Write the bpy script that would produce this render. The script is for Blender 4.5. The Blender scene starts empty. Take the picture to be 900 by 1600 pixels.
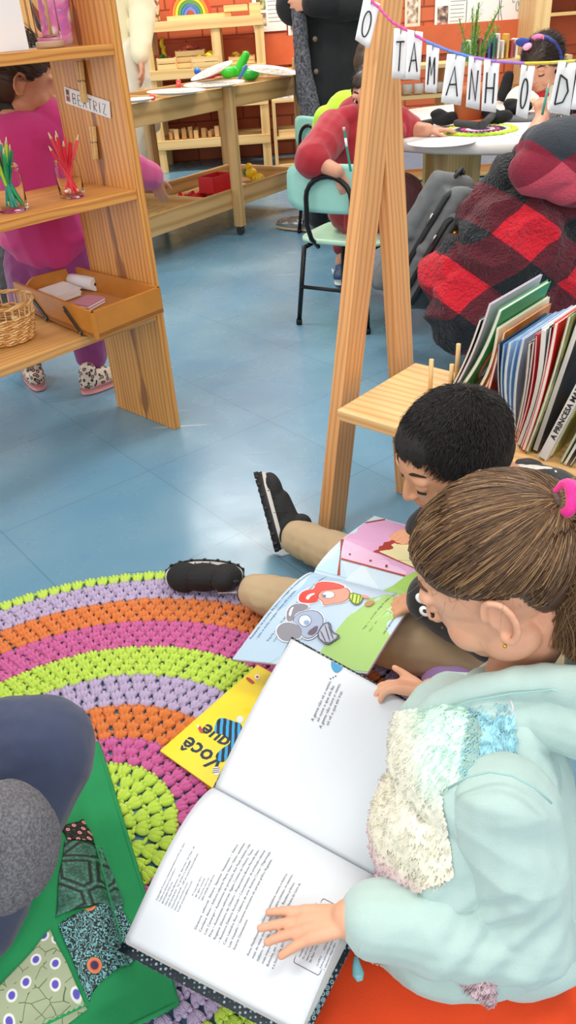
import bpy, math, random
import numpy as np
from mathutils import Vector, Matrix, Euler, noise
C = bpy.context.scene.collection
R = math.radians
V = Vector
# ---------------------------------------------------------------- camera geometry
F_PX, CAM_H, PITCH, ROLL = 1200.0, 0.98, R(33), R(4.09)
def ray(x, y):
    a0, b0 = x-450.0, y-800.0
    cr, sr = math.cos(ROLL), math.sin(ROLL)
    a = a0*cr - b0*sr
    b = a0*sr + b0*cr
    return V((a, F_PX*math.cos(PITCH)-b*math.sin(PITCH), -F_PX*math.sin(PITCH)-b*math.cos(PITCH)))/F_PX
def at(x, y, z=0.0):
    r = ray(x, y); t = (z-CAM_H)/r.z
    return V((0, 0, CAM_H)) + r*t
def aty(x, y, Y):
    r = ray(x, y)
    return V((0, 0, CAM_H)) + r*(Y/r.y)
def atd(x, y, d):
    return V((0, 0, CAM_H)) + ray(x, y)*d
# ---------------------------------------------------------------- materials
def lin(c):
    return c/12.92 if c <= 0.04045 else ((c+0.055)/1.055)**2.4
def hx(h):
    h = h.lstrip('#')
    return tuple(lin(int(h[i:i+2], 16)/255) for i in (0, 2, 4)) + (1,)
def newmat(name):
    m = bpy.data.materials.new(name); m.use_nodes = True
    nt = m.node_tree; b = nt.nodes['Principled BSDF']
    return m, nt, b
def N(nt, t, **kw):
    n = nt.nodes.new(t)
    for k, v in kw.items():
        if k in n.inputs: n.inputs[k].default_value = v
        else: setattr(n, k, v)
    return n
def ramp(nt, stops, interp='LINEAR'):
    r = nt.nodes.new('ShaderNodeValToRGB'); r.color_ramp.interpolation = interp
    e = r.color_ramp.elements
    while len(e) < len(stops): e.new(0.5)
    for i, (p, c) in enumerate(stops):
        e[i].position = p; e[i].color = hx(c) if isinstance(c, str) else c
    return r
MC = {}
def flat(color, rough=0.6, metal=0.0, bump=0.0, bscale=200.0, var=0.0, vscale=30.0, spec=0.5, sheen=0.0, trans=0.0, emit=0.0, alpha=1.0):
    key = (color, rough, metal, bump, bscale, var, vscale, spec, sheen, trans, emit, alpha)
    if key in MC: return MC[key]
    m, nt, b = newmat('m_'+color.strip('#'))
    b.inputs['Base Color'].default_value = hx(color)
    b.inputs['Roughness'].default_value = rough
    b.inputs['Metallic'].default_value = metal
    b.inputs['Specular IOR Level'].default_value = spec
    b.inputs['Transmission Weight'].default_value = trans
    b.inputs['Alpha'].default_value = alpha
    if sheen:
        b.inputs['Sheen Weight'].default_value = sheen
        b.inputs['Sheen Roughness'].default_value = 0.5
    tc = N(nt, 'ShaderNodeTexCoord')
    if var:
        n = N(nt, 'ShaderNodeTexNoise', Scale=vscale, Detail=4.0)
        nt.links.new(tc.outputs['Object'], n.inputs['Vector'])
        c = hx(color)
        lo = tuple(max(0, x*(1-var)) for x in c[:3])+(1,); hi = tuple(min(1, x*(1+var)) for x in c[:3])+(1,)
        r = ramp(nt, [(0.3, lo), (0.7, hi)])
        nt.links.new(n.outputs['Fac'], r.inputs['Fac']); nt.links.new(r.outputs['Color'], b.inputs['Base Color'])
    if bump:
        n = N(nt, 'ShaderNodeTexNoise', Scale=bscale, Detail=3.0)
        nt.links.new(tc.outputs['Object'], n.inputs['Vector'])
        bp = N(nt, 'ShaderNodeBump', Strength=bump, Distance=0.002)
        nt.links.new(n.outputs['Fac'], bp.inputs['Height']); nt.links.new(bp.outputs['Normal'], b.inputs['Normal'])
    MC[key] = m
    return m
def wood(light='#e0a868', dark='#b87838', rough=0.45, su=1.2, sv=26.0, knots=True):
    key = ('wood', light, dark, rough, su, sv, knots)
    if key in MC: return MC[key]
    m, nt, b = newmat('m_wood')
    L = nt.links.new
    uv = N(nt, 'ShaderNodeUVMap')
    mp = N(nt, 'ShaderNodeMapping'); mp.inputs['Scale'].default_value = (su, sv, 1)
    L(uv.outputs['UV'], mp.inputs['Vector'])
    n1 = N(nt, 'ShaderNodeTexNoise', Scale=1.3, Detail=2.0, Distortion=0.6)
    L(mp.outputs['Vector'], n1.inputs['Vector'])
    # growth lines: sharp narrow dark bands following a wobbly coordinate
    n2 = N(nt, 'ShaderNodeTexNoise', Scale=2.2, Detail=2.0)
    mp2 = N(nt, 'ShaderNodeMapping'); mp2.inputs['Scale'].default_value = (0.8, 3.5, 1)
    L(uv.outputs['UV'], mp2.inputs['Vector']); L(mp2.outputs['Vector'], n2.inputs['Vector'])
    sx = N(nt, 'ShaderNodeSeparateXYZ'); L(uv.outputs['UV'], sx.inputs[0])
    ma = N(nt, 'ShaderNodeMath', operation='MULTIPLY_ADD'); ma.inputs[1].default_value = 0.05
    L(n2.outputs['Fac'], ma.inputs[0]); L(sx.outputs['Y'], ma.inputs[2])
    mm = N(nt, 'ShaderNodeMath', operation='MULTIPLY'); mm.inputs[1].default_value = sv*16.0
    L(ma.outputs[0], mm.inputs[0])
    si = N(nt, 'ShaderNodeMath', operation='SINE'); L(mm.outputs[0], si.inputs[0])
    mr = N(nt, 'ShaderNodeMapRange'); mr.inputs['From Min'].default_value = -1; L(si.outputs[0], mr.inputs['Value'])
    pw = N(nt, 'ShaderNodeMath', operation='POWER'); pw.inputs[1].default_value = 2.2; L(mr.outputs[0], pw.inputs[0])
    mx = N(nt, 'ShaderNodeMath', operation='MULTIPLY'); L(pw.outputs[0], mx.inputs[0]); mx.inputs[1].default_value = 0.38
    ad = N(nt, 'ShaderNodeMath', operation='MULTIPLY_ADD'); L(n1.outputs['Fac'], ad.inputs[0]); ad.inputs[1].default_value = 0.55; L(mx.outputs[0], ad.inputs[2])
    out = ad
    if knots:
        vo = N(nt, 'ShaderNodeTexVoronoi', Scale=3.2)
        mp3 = N(nt, 'ShaderNodeMapping'); mp3.inputs['Scale'].default_value = (0.75, 2.4, 1); mp3.inputs['Location'].default_value = (0.37, 0.21, 0)
        L(uv.outputs['UV'], mp3.inputs['Vector']); L(mp3.outputs['Vector'], vo.inputs['Vector'])
        kr = N(nt, 'ShaderNodeMapRange'); kr.inputs['From Min'].default_value = 0.045; kr.inputs['From Max'].default_value = 0.10
        kr.inputs['To Min'].default_value = 0.75; kr.inputs['To Max'].default_value = 0.0
        L(vo.outputs['Distance'], kr.inputs['Value'])
        a2 = N(nt, 'ShaderNodeMath', operation='ADD'); L(ad.outputs[0], a2.inputs[0]); L(kr.outputs[0], a2.inputs[1])
        out = a2
    dk = tuple(x*0.33 for x in hx(dark)[:3])+(1,)
    r = ramp(nt, [(0.15, light), (0.75, dark), (1.25, dk)] if False else [(0.2, hx(light)), (0.78, hx(dark)), (1.0, dk)])
    L(out.outputs[0], r.inputs['Fac']); L(r.outputs['Color'], b.inputs['Base Color'])
    b.inputs['Roughness'].default_value = rough
    bp = N(nt, 'ShaderNodeBump', Strength=0.15, Distance=0.001); L(pw.outputs[0], bp.inputs['Height']); L(bp.outputs['Normal'], b.inputs['Normal'])
    MC[key] = m
    return m
# ---------------------------------------------------------------- mesh collector
class MB:
    def __init__(s): s.v = []; s.f = []; s.uv = []; s.mi = []; s.sm = []
    def face(s, idx, uvs=None, mi=0, smooth=False):
        s.f.append(tuple(idx)); s.uv.append(uvs or [(0, 0)]*len(idx)); s.mi.append(mi); s.sm.append(smooth)
    def box(s, c, X, Y, Z, mi=0):
        """c centre, X Y Z full edge vectors"""
        c, X, Y, Z = V(c), V(X), V(Y), V(Z)
        n = len(s.v)
        for i in (-.5, .5):
            for j in (-.5, .5):
                for k in (-.5, .5): s.v.append(c+X*i+Y*j+Z*k)
        L = [X.length, Y.length, Z.length]
        order = sorted(range(3), key=lambda a: -L[a]); ua = order[0]
        off = random.random()*3
        for q, ax in (((0, 1, 3, 2), 0), ((4, 6, 7, 5), 0), ((0, 4, 5, 1), 1), ((2, 3, 7, 6), 1), ((0, 2, 6, 4), 2), ((1, 5, 7, 3), 2)):
            oth = [a for a in range(3) if a != ax]
            if oth[0] != ua and oth[1] == ua: oth = oth[::-1]
            uvs = []
            for w in q:
                co = ((w >> 2) & 1, (w >> 1) & 1, w & 1)
                uvs.append((co[oth[0]]*L[oth[0]]+off, co[oth[1]]*L[oth[1]]+off*0.7+ax*0.13))
            s.face([n+w for w in q], uvs, mi)
        return s
    def bx(s, x0, x1, y0, y1, z0, z1, mi=0):
        return s.box(((x0+x1)/2, (y0+y1)/2, (z0+z1)/2), (x1-x0, 0, 0), (0, y1-y0, 0), (0, 0, z1-z0), mi)
    def tube(s, pts, r, n=8, mi=0, cap=True, closed=False, smooth=True, ell=1.0, upv=None):
        pts = [V(p) for p in pts]; m = len(pts)
        rs = [r]*m if not hasattr(r, '__len__') else list(r)
        base = len(s.v); up = V(upv) if upv else None; acc = 0
        for i, p in enumerate(pts):
            if closed: t = pts[(i+1) % m]-pts[i-1]
            else: t = pts[min(i+1, m-1)]-pts[max(i-1, 0)]
            if t.length < 1e-9: t = V((0, 0, 1))
            t.normalize()
            if up is None: up = V((0, 0, 1)) if abs(t.z) < .9 else V((1, 0, 0))
            x = up.cross(t)
            if x.length < 1e-5: x = V((1, 0, 0)).cross(t)
            x.normalize(); y = t.cross(x); up = y if upv is None else V(upv)
            for k in range(n):
                a = 2*math.pi*k/n
                s.v.append(p+(x*math.cos(a)+y*math.sin(a)*ell)*rs[i])
        for i in range(m if closed else m-1):
            j = (i+1) % m
            for k in range(n):
                k2 = (k+1) % n
                s.face((base+i*n+k, base+i*n+k2, base+j*n+k2, base+j*n+k), [(i*.01, k/n), (i*.01, (k+1)/n), (i*.01+.01, (k+1)/n), (i*.01+.01, k/n)], mi, smooth)
        if cap and not closed:
            s.face([base+k for k in range(n)][::-1], None, mi); s.face([base+(m-1)*n+k for k in range(n)], None, mi)
        return s
    def lathe(s, prof, o=(0, 0, 0), n=24, mi=0, axis=(0, 0, 1), smooth=True, cap=True):
        """prof list of (r,h)"""
        o = V(o); ax = V(axis).normalized(); x = ax.orthogonal().normalized(); y = ax.cross(x)
        base = len(s.v)
        for (r, h) in prof:
            for k in range(n):
                a = 2*math.pi*k/n; s.v.append(o+ax*h+(x*math.cos(a)+y*math.sin(a))*r)
        for i in range(len(prof)-1):
            for k in range(n):
                k2 = (k+1) % n
                s.face((base+i*n+k, base+i*n+k2, base+(i+1)*n+k2, base+(i+1)*n+k), [(k/n, prof[i][1]), ((k+1)/n, prof[i][1]), ((k+1)/n, prof[i+1][1]), (k/n, prof[i+1][1])], mi, smooth)
        if cap:
            s.face([base+k for k in range(n)][::-1], None, mi); s.face([base+(len(prof)-1)*n+k for k in range(n)], None, mi)
        return s
    def ball(s, c, r, n=10, m=7, mi=0, M=None):
        c = V(c); rr = V(r) if hasattr(r, '__len__') else V((r, r, r)); base = len(s.v)
        def q(v):
            v = V((v[0]*rr.x, v[1]*rr.y, v[2]*rr.z)); return c+(M @ v if M else v)
        s.v.append(q((0, 0, 1)))
        for i in range(1, m):
            th = math.pi*i/m
            for k in range(n):
                a = 2*math.pi*k/n; s.v.append(q((math.sin(th)*math.cos(a), math.sin(th)*math.sin(a), math.cos(th))))
        s.v.append(q((0, 0, -1))); last = len(s.v)-1
        for k in range(n):
            k2 = (k+1) % n
            s.face((base, base+1+k, base+1+k2), None, mi, True)
            s.face((last, base+1+(m-2)*n+k2, base+1+(m-2)*n+k), None, mi, True)
        for i in range(m-2):
            for k in range(n):
                k2 = (k+1) % n
                s.face((base+1+i*n+k, base+1+(i+1)*n+k, base+1+(i+1)*n+k2, base+1+i*n+k2), None, mi, True)
        return s
    def grid(s, fn, nu, nv, mi=0, smooth=True, mifn=None, flip=False):
        base = len(s.v)
        for i in range(nu+1):
            for j in range(nv+1): s.v.append(V(fn(i/nu, j/nv)))
        w = nv+1
        for i in range(nu):
            for j in range(nv):
                q = (base+i*w+j, base+(i+1)*w+j, base+(i+1)*w+j+1, base+i*w+j+1)
                u = [(i/nu, j/nv), ((i+1)/nu, j/nv), ((i+1)/nu, (j+1)/nv), (i/nu, (j+1)/nv)]
                if flip: q = q[::-1]; u = u[::-1]
                s.face(q, u, mifn((i+.5)/nu, (j+.5)/nv) if mifn else mi, smooth)
        return s
    def poly(s, pts, mi=0, uvs=None, thick=None):
        base = len(s.v); s.v += [V(p) for p in pts]
        s.face(range(base, base+len(pts)), uvs, mi)
        if thick is not None:
            t = V(thick); n = len(pts); s.v += [V(p)-t for p in pts]
            s.face(list(range(base+n, base+2*n))[::-1], uvs[::-1] if uvs else None, mi)
            for i in range(n):
                j = (i+1) % n; s.face((base+i, base+n+i, base+n+j, base+j), None, mi)
        return s
    def build(s, name, mats, parent=None, bevel=0.0, sub=0, solid=0.0, autosm=False, world=False):
        me = bpy.data.meshes.new(name)
        me.from_pydata([tuple(v) for v in s.v], [], s.f)
        if not hasattr(mats, '__len__'): mats = [mats]
        for m in mats: me.materials.append(m)
        me.polygons.foreach_set('material_index', s.mi)
        me.polygons.foreach_set('use_smooth', s.sm)
        ul = me.uv_layers.new(name='UVMap')
        flatuv = []
        for poly, u in zip(me.polygons, s.uv):
            for w in u: flatuv += [w[0], w[1]]
        ul.data.foreach_set('uv', flatuv)
        me.validate(); me.update()
        return link(name, me, parent, bevel, sub, solid)
def link(name, me, parent=None, bevel=0, sub=0, solid=0):
    o = bpy.data.objects.new(name, me); C.objects.link(o)
    if parent is not None:
        o.parent = parent; o.matrix_parent_inverse = MW(parent).inverted()
    if solid:
        md = o.modifiers.new('solid', 'SOLIDIFY'); md.thickness = solid; md.offset = -1
    if bevel:
        md = o.modifiers.new('bevel', 'BEVEL'); md.width = bevel; md.segments = 2; md.limit_method = 'ANGLE'; md.angle_limit = R(40)
    if sub:
        md = o.modifiers.new('sub', 'SUBSURF'); md.levels = sub; md.render_levels = sub
    return o
def MW(o):
    m = o.matrix_basis.copy()
    p = o
    while p.parent is not None:
        m = p.parent.matrix_basis @ p.matrix_parent_inverse @ m if False else MW(p.parent) @ p.matrix_parent_inverse @ m
        break
    return m
def tag(o, label=None, cat=None, group=None, kind=None):
    if label: o['label'] = label
    if cat: o['category'] = cat
    if group: o['group'] = group
    if kind: o['kind'] = kind
    return o
def empty(name, loc, label, cat, group=None):
    o = bpy.data.objects.new(name, None); C.objects.link(o); o.location = V(loc); o.empty_display_size = .05
    return tag(o, label, cat, group)
def copy_tree(o, delta, rz=0.0, label=None):
    """copy of a thing with its parts and their sub-parts, moved by delta"""
    def kids(p): return [c for c in list(C.objects) if c.parent == p]
    c = o.copy(); C.objects.link(c)
    c.location = o.location + V(delta); c.rotation_euler.z += rz
    if label: c['label'] = label
    for k in kids(o):
        a = k.copy(); C.objects.link(a); a.parent = c
        for g in kids(k):
            b = g.copy(); C.objects.link(b); b.parent = a
    return c
# ---------------------------------------------------------------- text
def text_geo(txt, size=1.0, align='LEFT', shear=0.0, bold=0.0, extrude=0.0):
    cu = bpy.data.curves.new('txt', 'FONT'); cu.body = txt; cu.size = size; cu.align_x = align; cu.shear = shear; cu.offset = bold; cu.extrude = extrude
    cu.resolution_u = 2
    ob = bpy.data.objects.new('txt', cu); C.objects.link(ob)
    bpy.context.view_layer.update()
    me = bpy.data.meshes.new_from_object(ob.evaluated_get(bpy.context.evaluated_depsgraph_get()))
    vs = [v.co.copy() for v in me.vertices]; fs = [tuple(p.vertices) for p in me.polygons]
    bpy.data.objects.remove(ob); bpy.data.curves.remove(cu); bpy.data.meshes.remove(me)
    return vs, fs
def add_text(mb, txt, size, fn, align='LEFT', mi=0, shear=0.0, bold=0.0):
    """fn maps text plane (x,y) to a point in space"""
    vs, fs = text_geo(txt, size, align, shear, bold); b = len(mb.v)
    for v in vs: mb.v.append(V(fn(v.x, v.y)))
    for f in fs: mb.face([b+i for i in f], None, mi)
# ---------------------------------------------------------------- organic surfaces: union of rounded limbs, voxel-fused into one skin
def blob(name, prims, vox, mats, parent=None, smooth=4, wr=None, keep=False):
    mb = MB()
    for p in prims:
        if p[0] == 'c':            # tapered capsule p0,r0,p1,r1
            _, p0, r0, p1, r1 = p; p0, p1 = V(p0), V(p1)
            L = (p1-p0).length; n = 14
            if L < 1e-5: mb.ball(p0, max(r0, r1), 14, 9); continue
            d = (p1-p0)/L; prof = []
            for k in range(6):
                a = math.pi/2*(k/5); prof.append((max(r0*math.sin(a), 1e-5), -r0*math.cos(a)))
            for k in range(6):
                a = math.pi/2*(k/5); prof.append((max(r1*math.cos(a), 1e-5), L+r1*math.sin(a)))
            mb.lathe(prof, p0, n, 0, d, True, True)
        elif p[0] == 'e':
            _, c, r, M = p; mb.ball(c, r, 20, 12, 0, M)
        elif p[0] == 'b':
            _, c, X, Y, Z = p; mb.box(c, X, Y, Z)
    me = bpy.data.meshes.new(name); me.from_pydata([tuple(v) for v in mb.v], [], mb.f)
    o = bpy.data.objects.new(name, me); C.objects.link(o)
    m = o.modifiers.new('r', 'REMESH'); m.mode = 'VOXEL'; m.voxel_size = vox; m.use_smooth_shade = True
    if smooth:
        s = o.modifiers.new('s', 'SMOOTH'); s.iterations = smooth; s.factor = .5
    bpy.context.view_layer.update()
    me2 = bpy.data.meshes.new_from_object(o.evaluated_get(bpy.context.evaluated_depsgraph_get()))
    bpy.data.objects.remove(o); bpy.data.meshes.remove(me); me2.name = name
    if not hasattr(mats, '__len__'): mats = [mats]
    me2.materials.clear()
    for q in mats: me2.materials.append(q)
    if wr:
        me2.update(); data = [(v.co.copy(), v.normal.copy()) for v in me2.vertices]; out = []
        for co, n_ in data:
            d = wr(co, n_)
            co = co+d if isinstance(d, Vector) else co+n_*(d or 0)
            out += [co.x, co.y, co.z]
        me2.vertices.foreach_set('co', out)
    me2.polygons.foreach_set('use_smooth', [True]*len(me2.polygons)); me2.update()
    if keep: return me2
    return link(name, me2, parent)
def wrinkle(amp, sc, dirv=(1, 1, 1)):
    d = V(dirv)
    def f(co, n):
        q = V((co.x*d.x, co.y*d.y, co.z*d.z))*sc
        a = noise.noise(q); b = noise.noise(q*2.3+V((3, 1, 7)))
        return amp*((1-2*abs(a))*0.6+b*.35)
    return f
def cap(p0, r0, p1, r1): return ('c', V(p0), r0, V(p1), r1)
def ell(c, r, M=None): return ('e', V(c), V(r), M)
def chain(pts, rs): return [cap(pts[i], rs[i], pts[i+1], rs[i+1]) for i in range(len(pts)-1)]
def frame(f, up):
    """3x3 with columns right, forward, up"""
    f = V(f).normalized(); r = f.cross(V(up)).normalized(); u = r.cross(f).normalized()
    M = Matrix((r, f, u)).transposed(); return M
# ---------------------------------------------------------------- heads and hands
def head_prims(c, M, s, ears=True):
    """c: head centre, M: right/forward/up frame, s: chin to crown"""
    c = V(c)
    def q(x, y, z): return c + M @ V((x, y, z))*s
    P = []
    def E(x, y, z, a, b_, d): P.append(ell(q(x, y, z), (a*s, b_*s, d*s), M))
    E(0, -.07, .13, .375, .45, .37)
    E(0, .02, .06, .36, .40, .36)
    E(0, .10, -.10, .315, .31, .35)
    E(0, .17, -.33, .20, .20, .155)
    E(0, .25, -.40, .10, .10, .075)
    for sx in (-1, 1):
        E(sx*.17, .21, -.19, .135, .14, .14)
        E(sx*.19, .04, -.30, .12, .17, .13)
        E(sx*.14, .335, .075, .12, .07, .05)
    P.append(cap(q(0, .385, .02), .035*s, q(0, .455, -.125), .045*s))
    E(0, .455, -.145, .058, .05, .042)
    for sx in (-1, 1): E(sx*.05, .425, -.15, .035, .04, .03)
    E(0, .365, -.245, .10, .055, .028); E(0, .36, -.285, .085, .055, .03)
    if ears:
        for sx in (-1, 1):
            pts = []
            for k in range(10):
                a = R(60+k*26)
                pts.append(q(sx*(.385+.03*math.sin(a*.5)), -.035-.055*math.cos(a-1.2)-.0, -.065+.115*math.sin(a-1.2+math.pi/2)))
            ctr = q(sx*.365, -.035, -.07)
            loop = [q(sx*(.385+.028*(1 if math.cos(t) < 0 else .3)), -.04+.075*math.cos(t), -.06+.125*math.sin(t)*(1 if math.sin(t) > 0 else 1.0)) for t in [R(-70-k*25) for k in range(12)]]
            for i in range(len(loop)-1): P.append(cap(loop[i], .020*s, loop[i+1], .020*s))
            P.append(ell(ctr, (.018*s, .065*s, .11*s), M))
            P.append(cap(q(sx*.38, -.01, -.165), .026*s, q(sx*.37, 0, -.19), .022*s))
            P.append(cap(q(sx*.375, .012, -.09), .016*s, q(sx*.375, .012, -.05), .016*s))
    return P
def head_details(parent, c, M, s, closed=True, eye='#2a1a12', brow='#2c2018', lip='#c47a70', skin=None):
    c = V(c)
    def q(x, y, z): return c + M @ V((x, y, z))*s
    for sx in (-1, 1):
        mb = MB()
        if closed:
            mb.ball(q(sx*.145, .345, .0), (.075*s, .055*s, .05*s), 14, 9, 0, M)
            o = mb.build('eyelid', skin, parent)
            m2 = MB(); pts = [q(sx*(.145+.085*math.cos(t)), .395-.035*abs(math.cos(t)), -.02-.028*math.sin(t)) for t in [math.pi*k/8 for k in range(9)]]
            m2.tube(pts, [.006*s]+[.011*s]*7+[.006*s], 6, 0); m2.build('eyelash', flat(eye, .7), parent)
        else:
            mb.ball(q(sx*.145, .335, .0), (.07*s, .06*s, .05*s), 14, 9, 0, M); mb.build('eye', flat('#f2eeea', .2), parent)
            m2 = MB(); m2.ball(q(sx*.145, .377, .0), (.034*s, .022*s, .036*s), 12, 8, 0, M); m2.build('iris', flat(eye, .15), parent)
            m3 = MB(); pts = [q(sx*(.145+.085*math.cos(t)), .385-.035*abs(math.cos(t)), .005+.042*math.sin(t)) for t in [math.pi*k/8 for k in range(9)]]
            m3.tube(pts, .009*s, 6); m3.build('eyelash', flat(eye, .7), parent)
        m4 = MB(); pts = [q(sx*(.06+.18*t), .385-.075*t*t, .115+.03*math.sin(t*2.6)) for t in [k/7 for k in range(8)]]
        m4.tube(pts, [.008*s, .014*s, .016*s, .016*s, .014*s, .012*s, .009*s, .004*s], 6, 0); m4.build('eyebrow', flat(brow, .8), parent)
    m5 = MB()
    pts = [q(.09*t, .405-.03*t*t, -.262+.006*abs(t)) for t in [k/4-1 for k in range(9)]]
    m5.tube(pts, [.004*s]+[.014*s]*7+[.004*s], 6); m5.build('lips', flat(lip, .45), parent)
def hand_prims(w, d, up, L, curls=(.3, .3, .3, .35), spread=(.16, .04, -.08, -.22), side=1, thumb=.8, thumb_curl=.3, thumbdrop=0.25, lens=(.44, .49, .455, .36)):
    """w wrist, d pointing direction, up = back-of-hand normal, L total length, side=+1 thumb on +right side"""
    w = V(w); M = frame(d, up)
    def q(x, y, z): return w + M @ V((x*L, y*L, z*L))
    P = []
    rr = .052*L
    bx_ = [.155, .052, -.052, -.15]
    P += [cap(q(0, -.05, 0), .115*L, q(0, .03, 0), .12*L)]
    for i, b in enumerate(bx_):
        base = q(side*b, .50-.035*abs(i-1), 0)
        P.append(cap(q(side*b*.55, .06, -.005), .085*L, base, .072*L))
        l = lens[i]*L; a = spread[i]*side; cu = curls[i]
        dirv = V((math.sin(a), math.cos(a), 0)); p = base; ang = 0
        for k, (fr, cc) in enumerate(((.45, cu*.5), (.30, cu), (.25, cu*.8))):
            ang += cc
            dv = M @ (dirv*math.cos(ang)+V((0, 0, -1))*math.sin(ang))
            p2 = p+dv*l*fr*.9
            P.append(cap(p, rr*(1.14-.1*k), p2, rr*(1.04-.1*k))); p = p2
    tb = q(side*.11, .10, -.03)
    a = thumb*side
    d1 = V((math.sin(a), math.cos(a), -thumbdrop)).normalized()
    p1 = tb+M @ d1*L*.24
    P.append(cap(tb, .085*L, p1, .066*L))
    a2 = (thumb-thumb_curl)*side; d2 = V((math.sin(a2), math.cos(a2), -thumbdrop)).normalized()
    p2 = p1+M @ d2*L*.17; P.append(cap(p1, .06*L, p2, .054*L))
    a3 = (thumb-thumb_curl*1.8)*side; d3 = V((math.sin(a3), math.cos(a3), -thumbdrop)).normalized()
    P.append(cap(p2, .055*L, p2+M @ d3*L*.13, .045*L))
    return P
def skin(c='#d9a184'):
    key = ('skin', c)
    if key in MC: return MC[key]
    m, nt, b = newmat('m_skin'); L = nt.links.new
    tc = N(nt, 'ShaderNodeTexCoord')
    n = N(nt, 'ShaderNodeTexNoise', Scale=22.0, Detail=3.0); L(tc.outputs['Object'], n.inputs['Vector'])
    h = hx(c); r = ramp(nt, [(0.3, (h[0]*.93, h[1]*.85, h[2]*.82, 1)), (0.7, (min(1, h[0]*1.03), h[1]*1.05, h[2]*1.06, 1))])
    L(n.outputs['Fac'], r.inputs['Fac']); L(r.outputs['Color'], b.inputs['Base Color'])
    b.inputs['Roughness'].default_value = .5
    b.inputs['Subsurface Weight'].default_value = .15; b.inputs['Subsurface Radius'].default_value = (.008, .003, .0015)
    MC[key] = m; return m
def hairmat(c1, c2, rough=.45):
    key = ('hair', c1, c2)
    if key in MC: return MC[key]
    m, nt, b = newmat('m_hair'); L = nt.links.new
    uv = N(nt, 'ShaderNodeUVMap')
    n = N(nt, 'ShaderNodeTexNoise', Scale=9.0, Detail=2.0); L(uv.outputs['UV'], n.inputs['Vector'])
    r = ramp(nt, [(0.3, c1), (0.7, c2)]); L(n.outputs['Fac'], r.inputs['Fac']); L(r.outputs['Color'], b.inputs['Base Color'])
    b.inputs['Roughness'].default_value = rough
    MC[key] = m; return m
def strands(name, paths, r, mats, parent, seed=1):
    """each path a list of points: a thin three-sided hair"""
    rnd = random.Random(seed); vs = []; fs = []; uvs = []
    for pts in paths:
        u0 = rnd.random()*40; m = len(pts); b = len(vs)
        for i, p in enumerate(pts):
            t = pts[min(i+1, m-1)]-pts[max(i-1, 0)]
            if t.length < 1e-9: t = V((0, 0, 1))
            t.normalize(); x = t.orthogonal().normalized(); y = t.cross(x)
            rad = r*(1-.75*(i/(m-1))**2)
            for k in range(3):
                a = k*2.0944; vs.append(p+(x*math.cos(a)+y*math.sin(a))*rad)
        for i in range(m-1):
            for k in range(3):
                k2 = (k+1) % 3
                fs.append((b+i*3+k, b+i*3+k2, b+i*3+3+k2, b+i*3+3+k)); uvs += [u0, i*.03]*4
    me = bpy.data.meshes.new(name); me.from_pydata([tuple(v) for v in vs], [], fs)
    if not hasattr(mats, '__len__'): mats = [mats]
    for q in mats: me.materials.append(q)
    ul = me.uv_layers.new(name='UVMap'); ul.data.foreach_set('uv', uvs)
    me.polygons.foreach_set('use_smooth', [True]*len(fs)); me.update()
    return link(name, me, parent)

def toscreen(co):
    d = co-V((0, 0, CAM_H)); X, Y_, Z_ = d; dep = Y_*math.cos(PITCH)-Z_*math.sin(PITCH); b_ = (-Y_*math.sin(PITCH)-Z_*math.cos(PITCH))/dep*F_PX; a_ = X/dep*F_PX
    return a_*math.cos(ROLL)+b_*math.sin(ROLL)+450, -a_*math.sin(ROLL)+b_*math.cos(ROLL)+800
def inv(fn, px, py, u=.5, v=.5):
    """page coordinates whose printed spot shows at a photo pixel"""
    for _ in range(14):
        x, y = toscreen(fn(u, v)); e = 1e-3
        xu, yu = toscreen(fn(u+e, v)); xv, yv = toscreen(fn(u, v+e))
        a, b, c, d = (xu-x)/e, (xv-x)/e, (yu-y)/e, (yv-y)/e; det = a*d-b*c
        if abs(det) < 1e-6: break
        du, dv = (d*(px-x)-b*(py-y))/det, (-c*(px-x)+a*(py-y))/det
        u = max(-.1, min(1.05, u+max(-.2, min(.2, du)))); v = max(0.0, min(1.05, v+max(-.2, min(.2, dv))))
    return u, v
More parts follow.
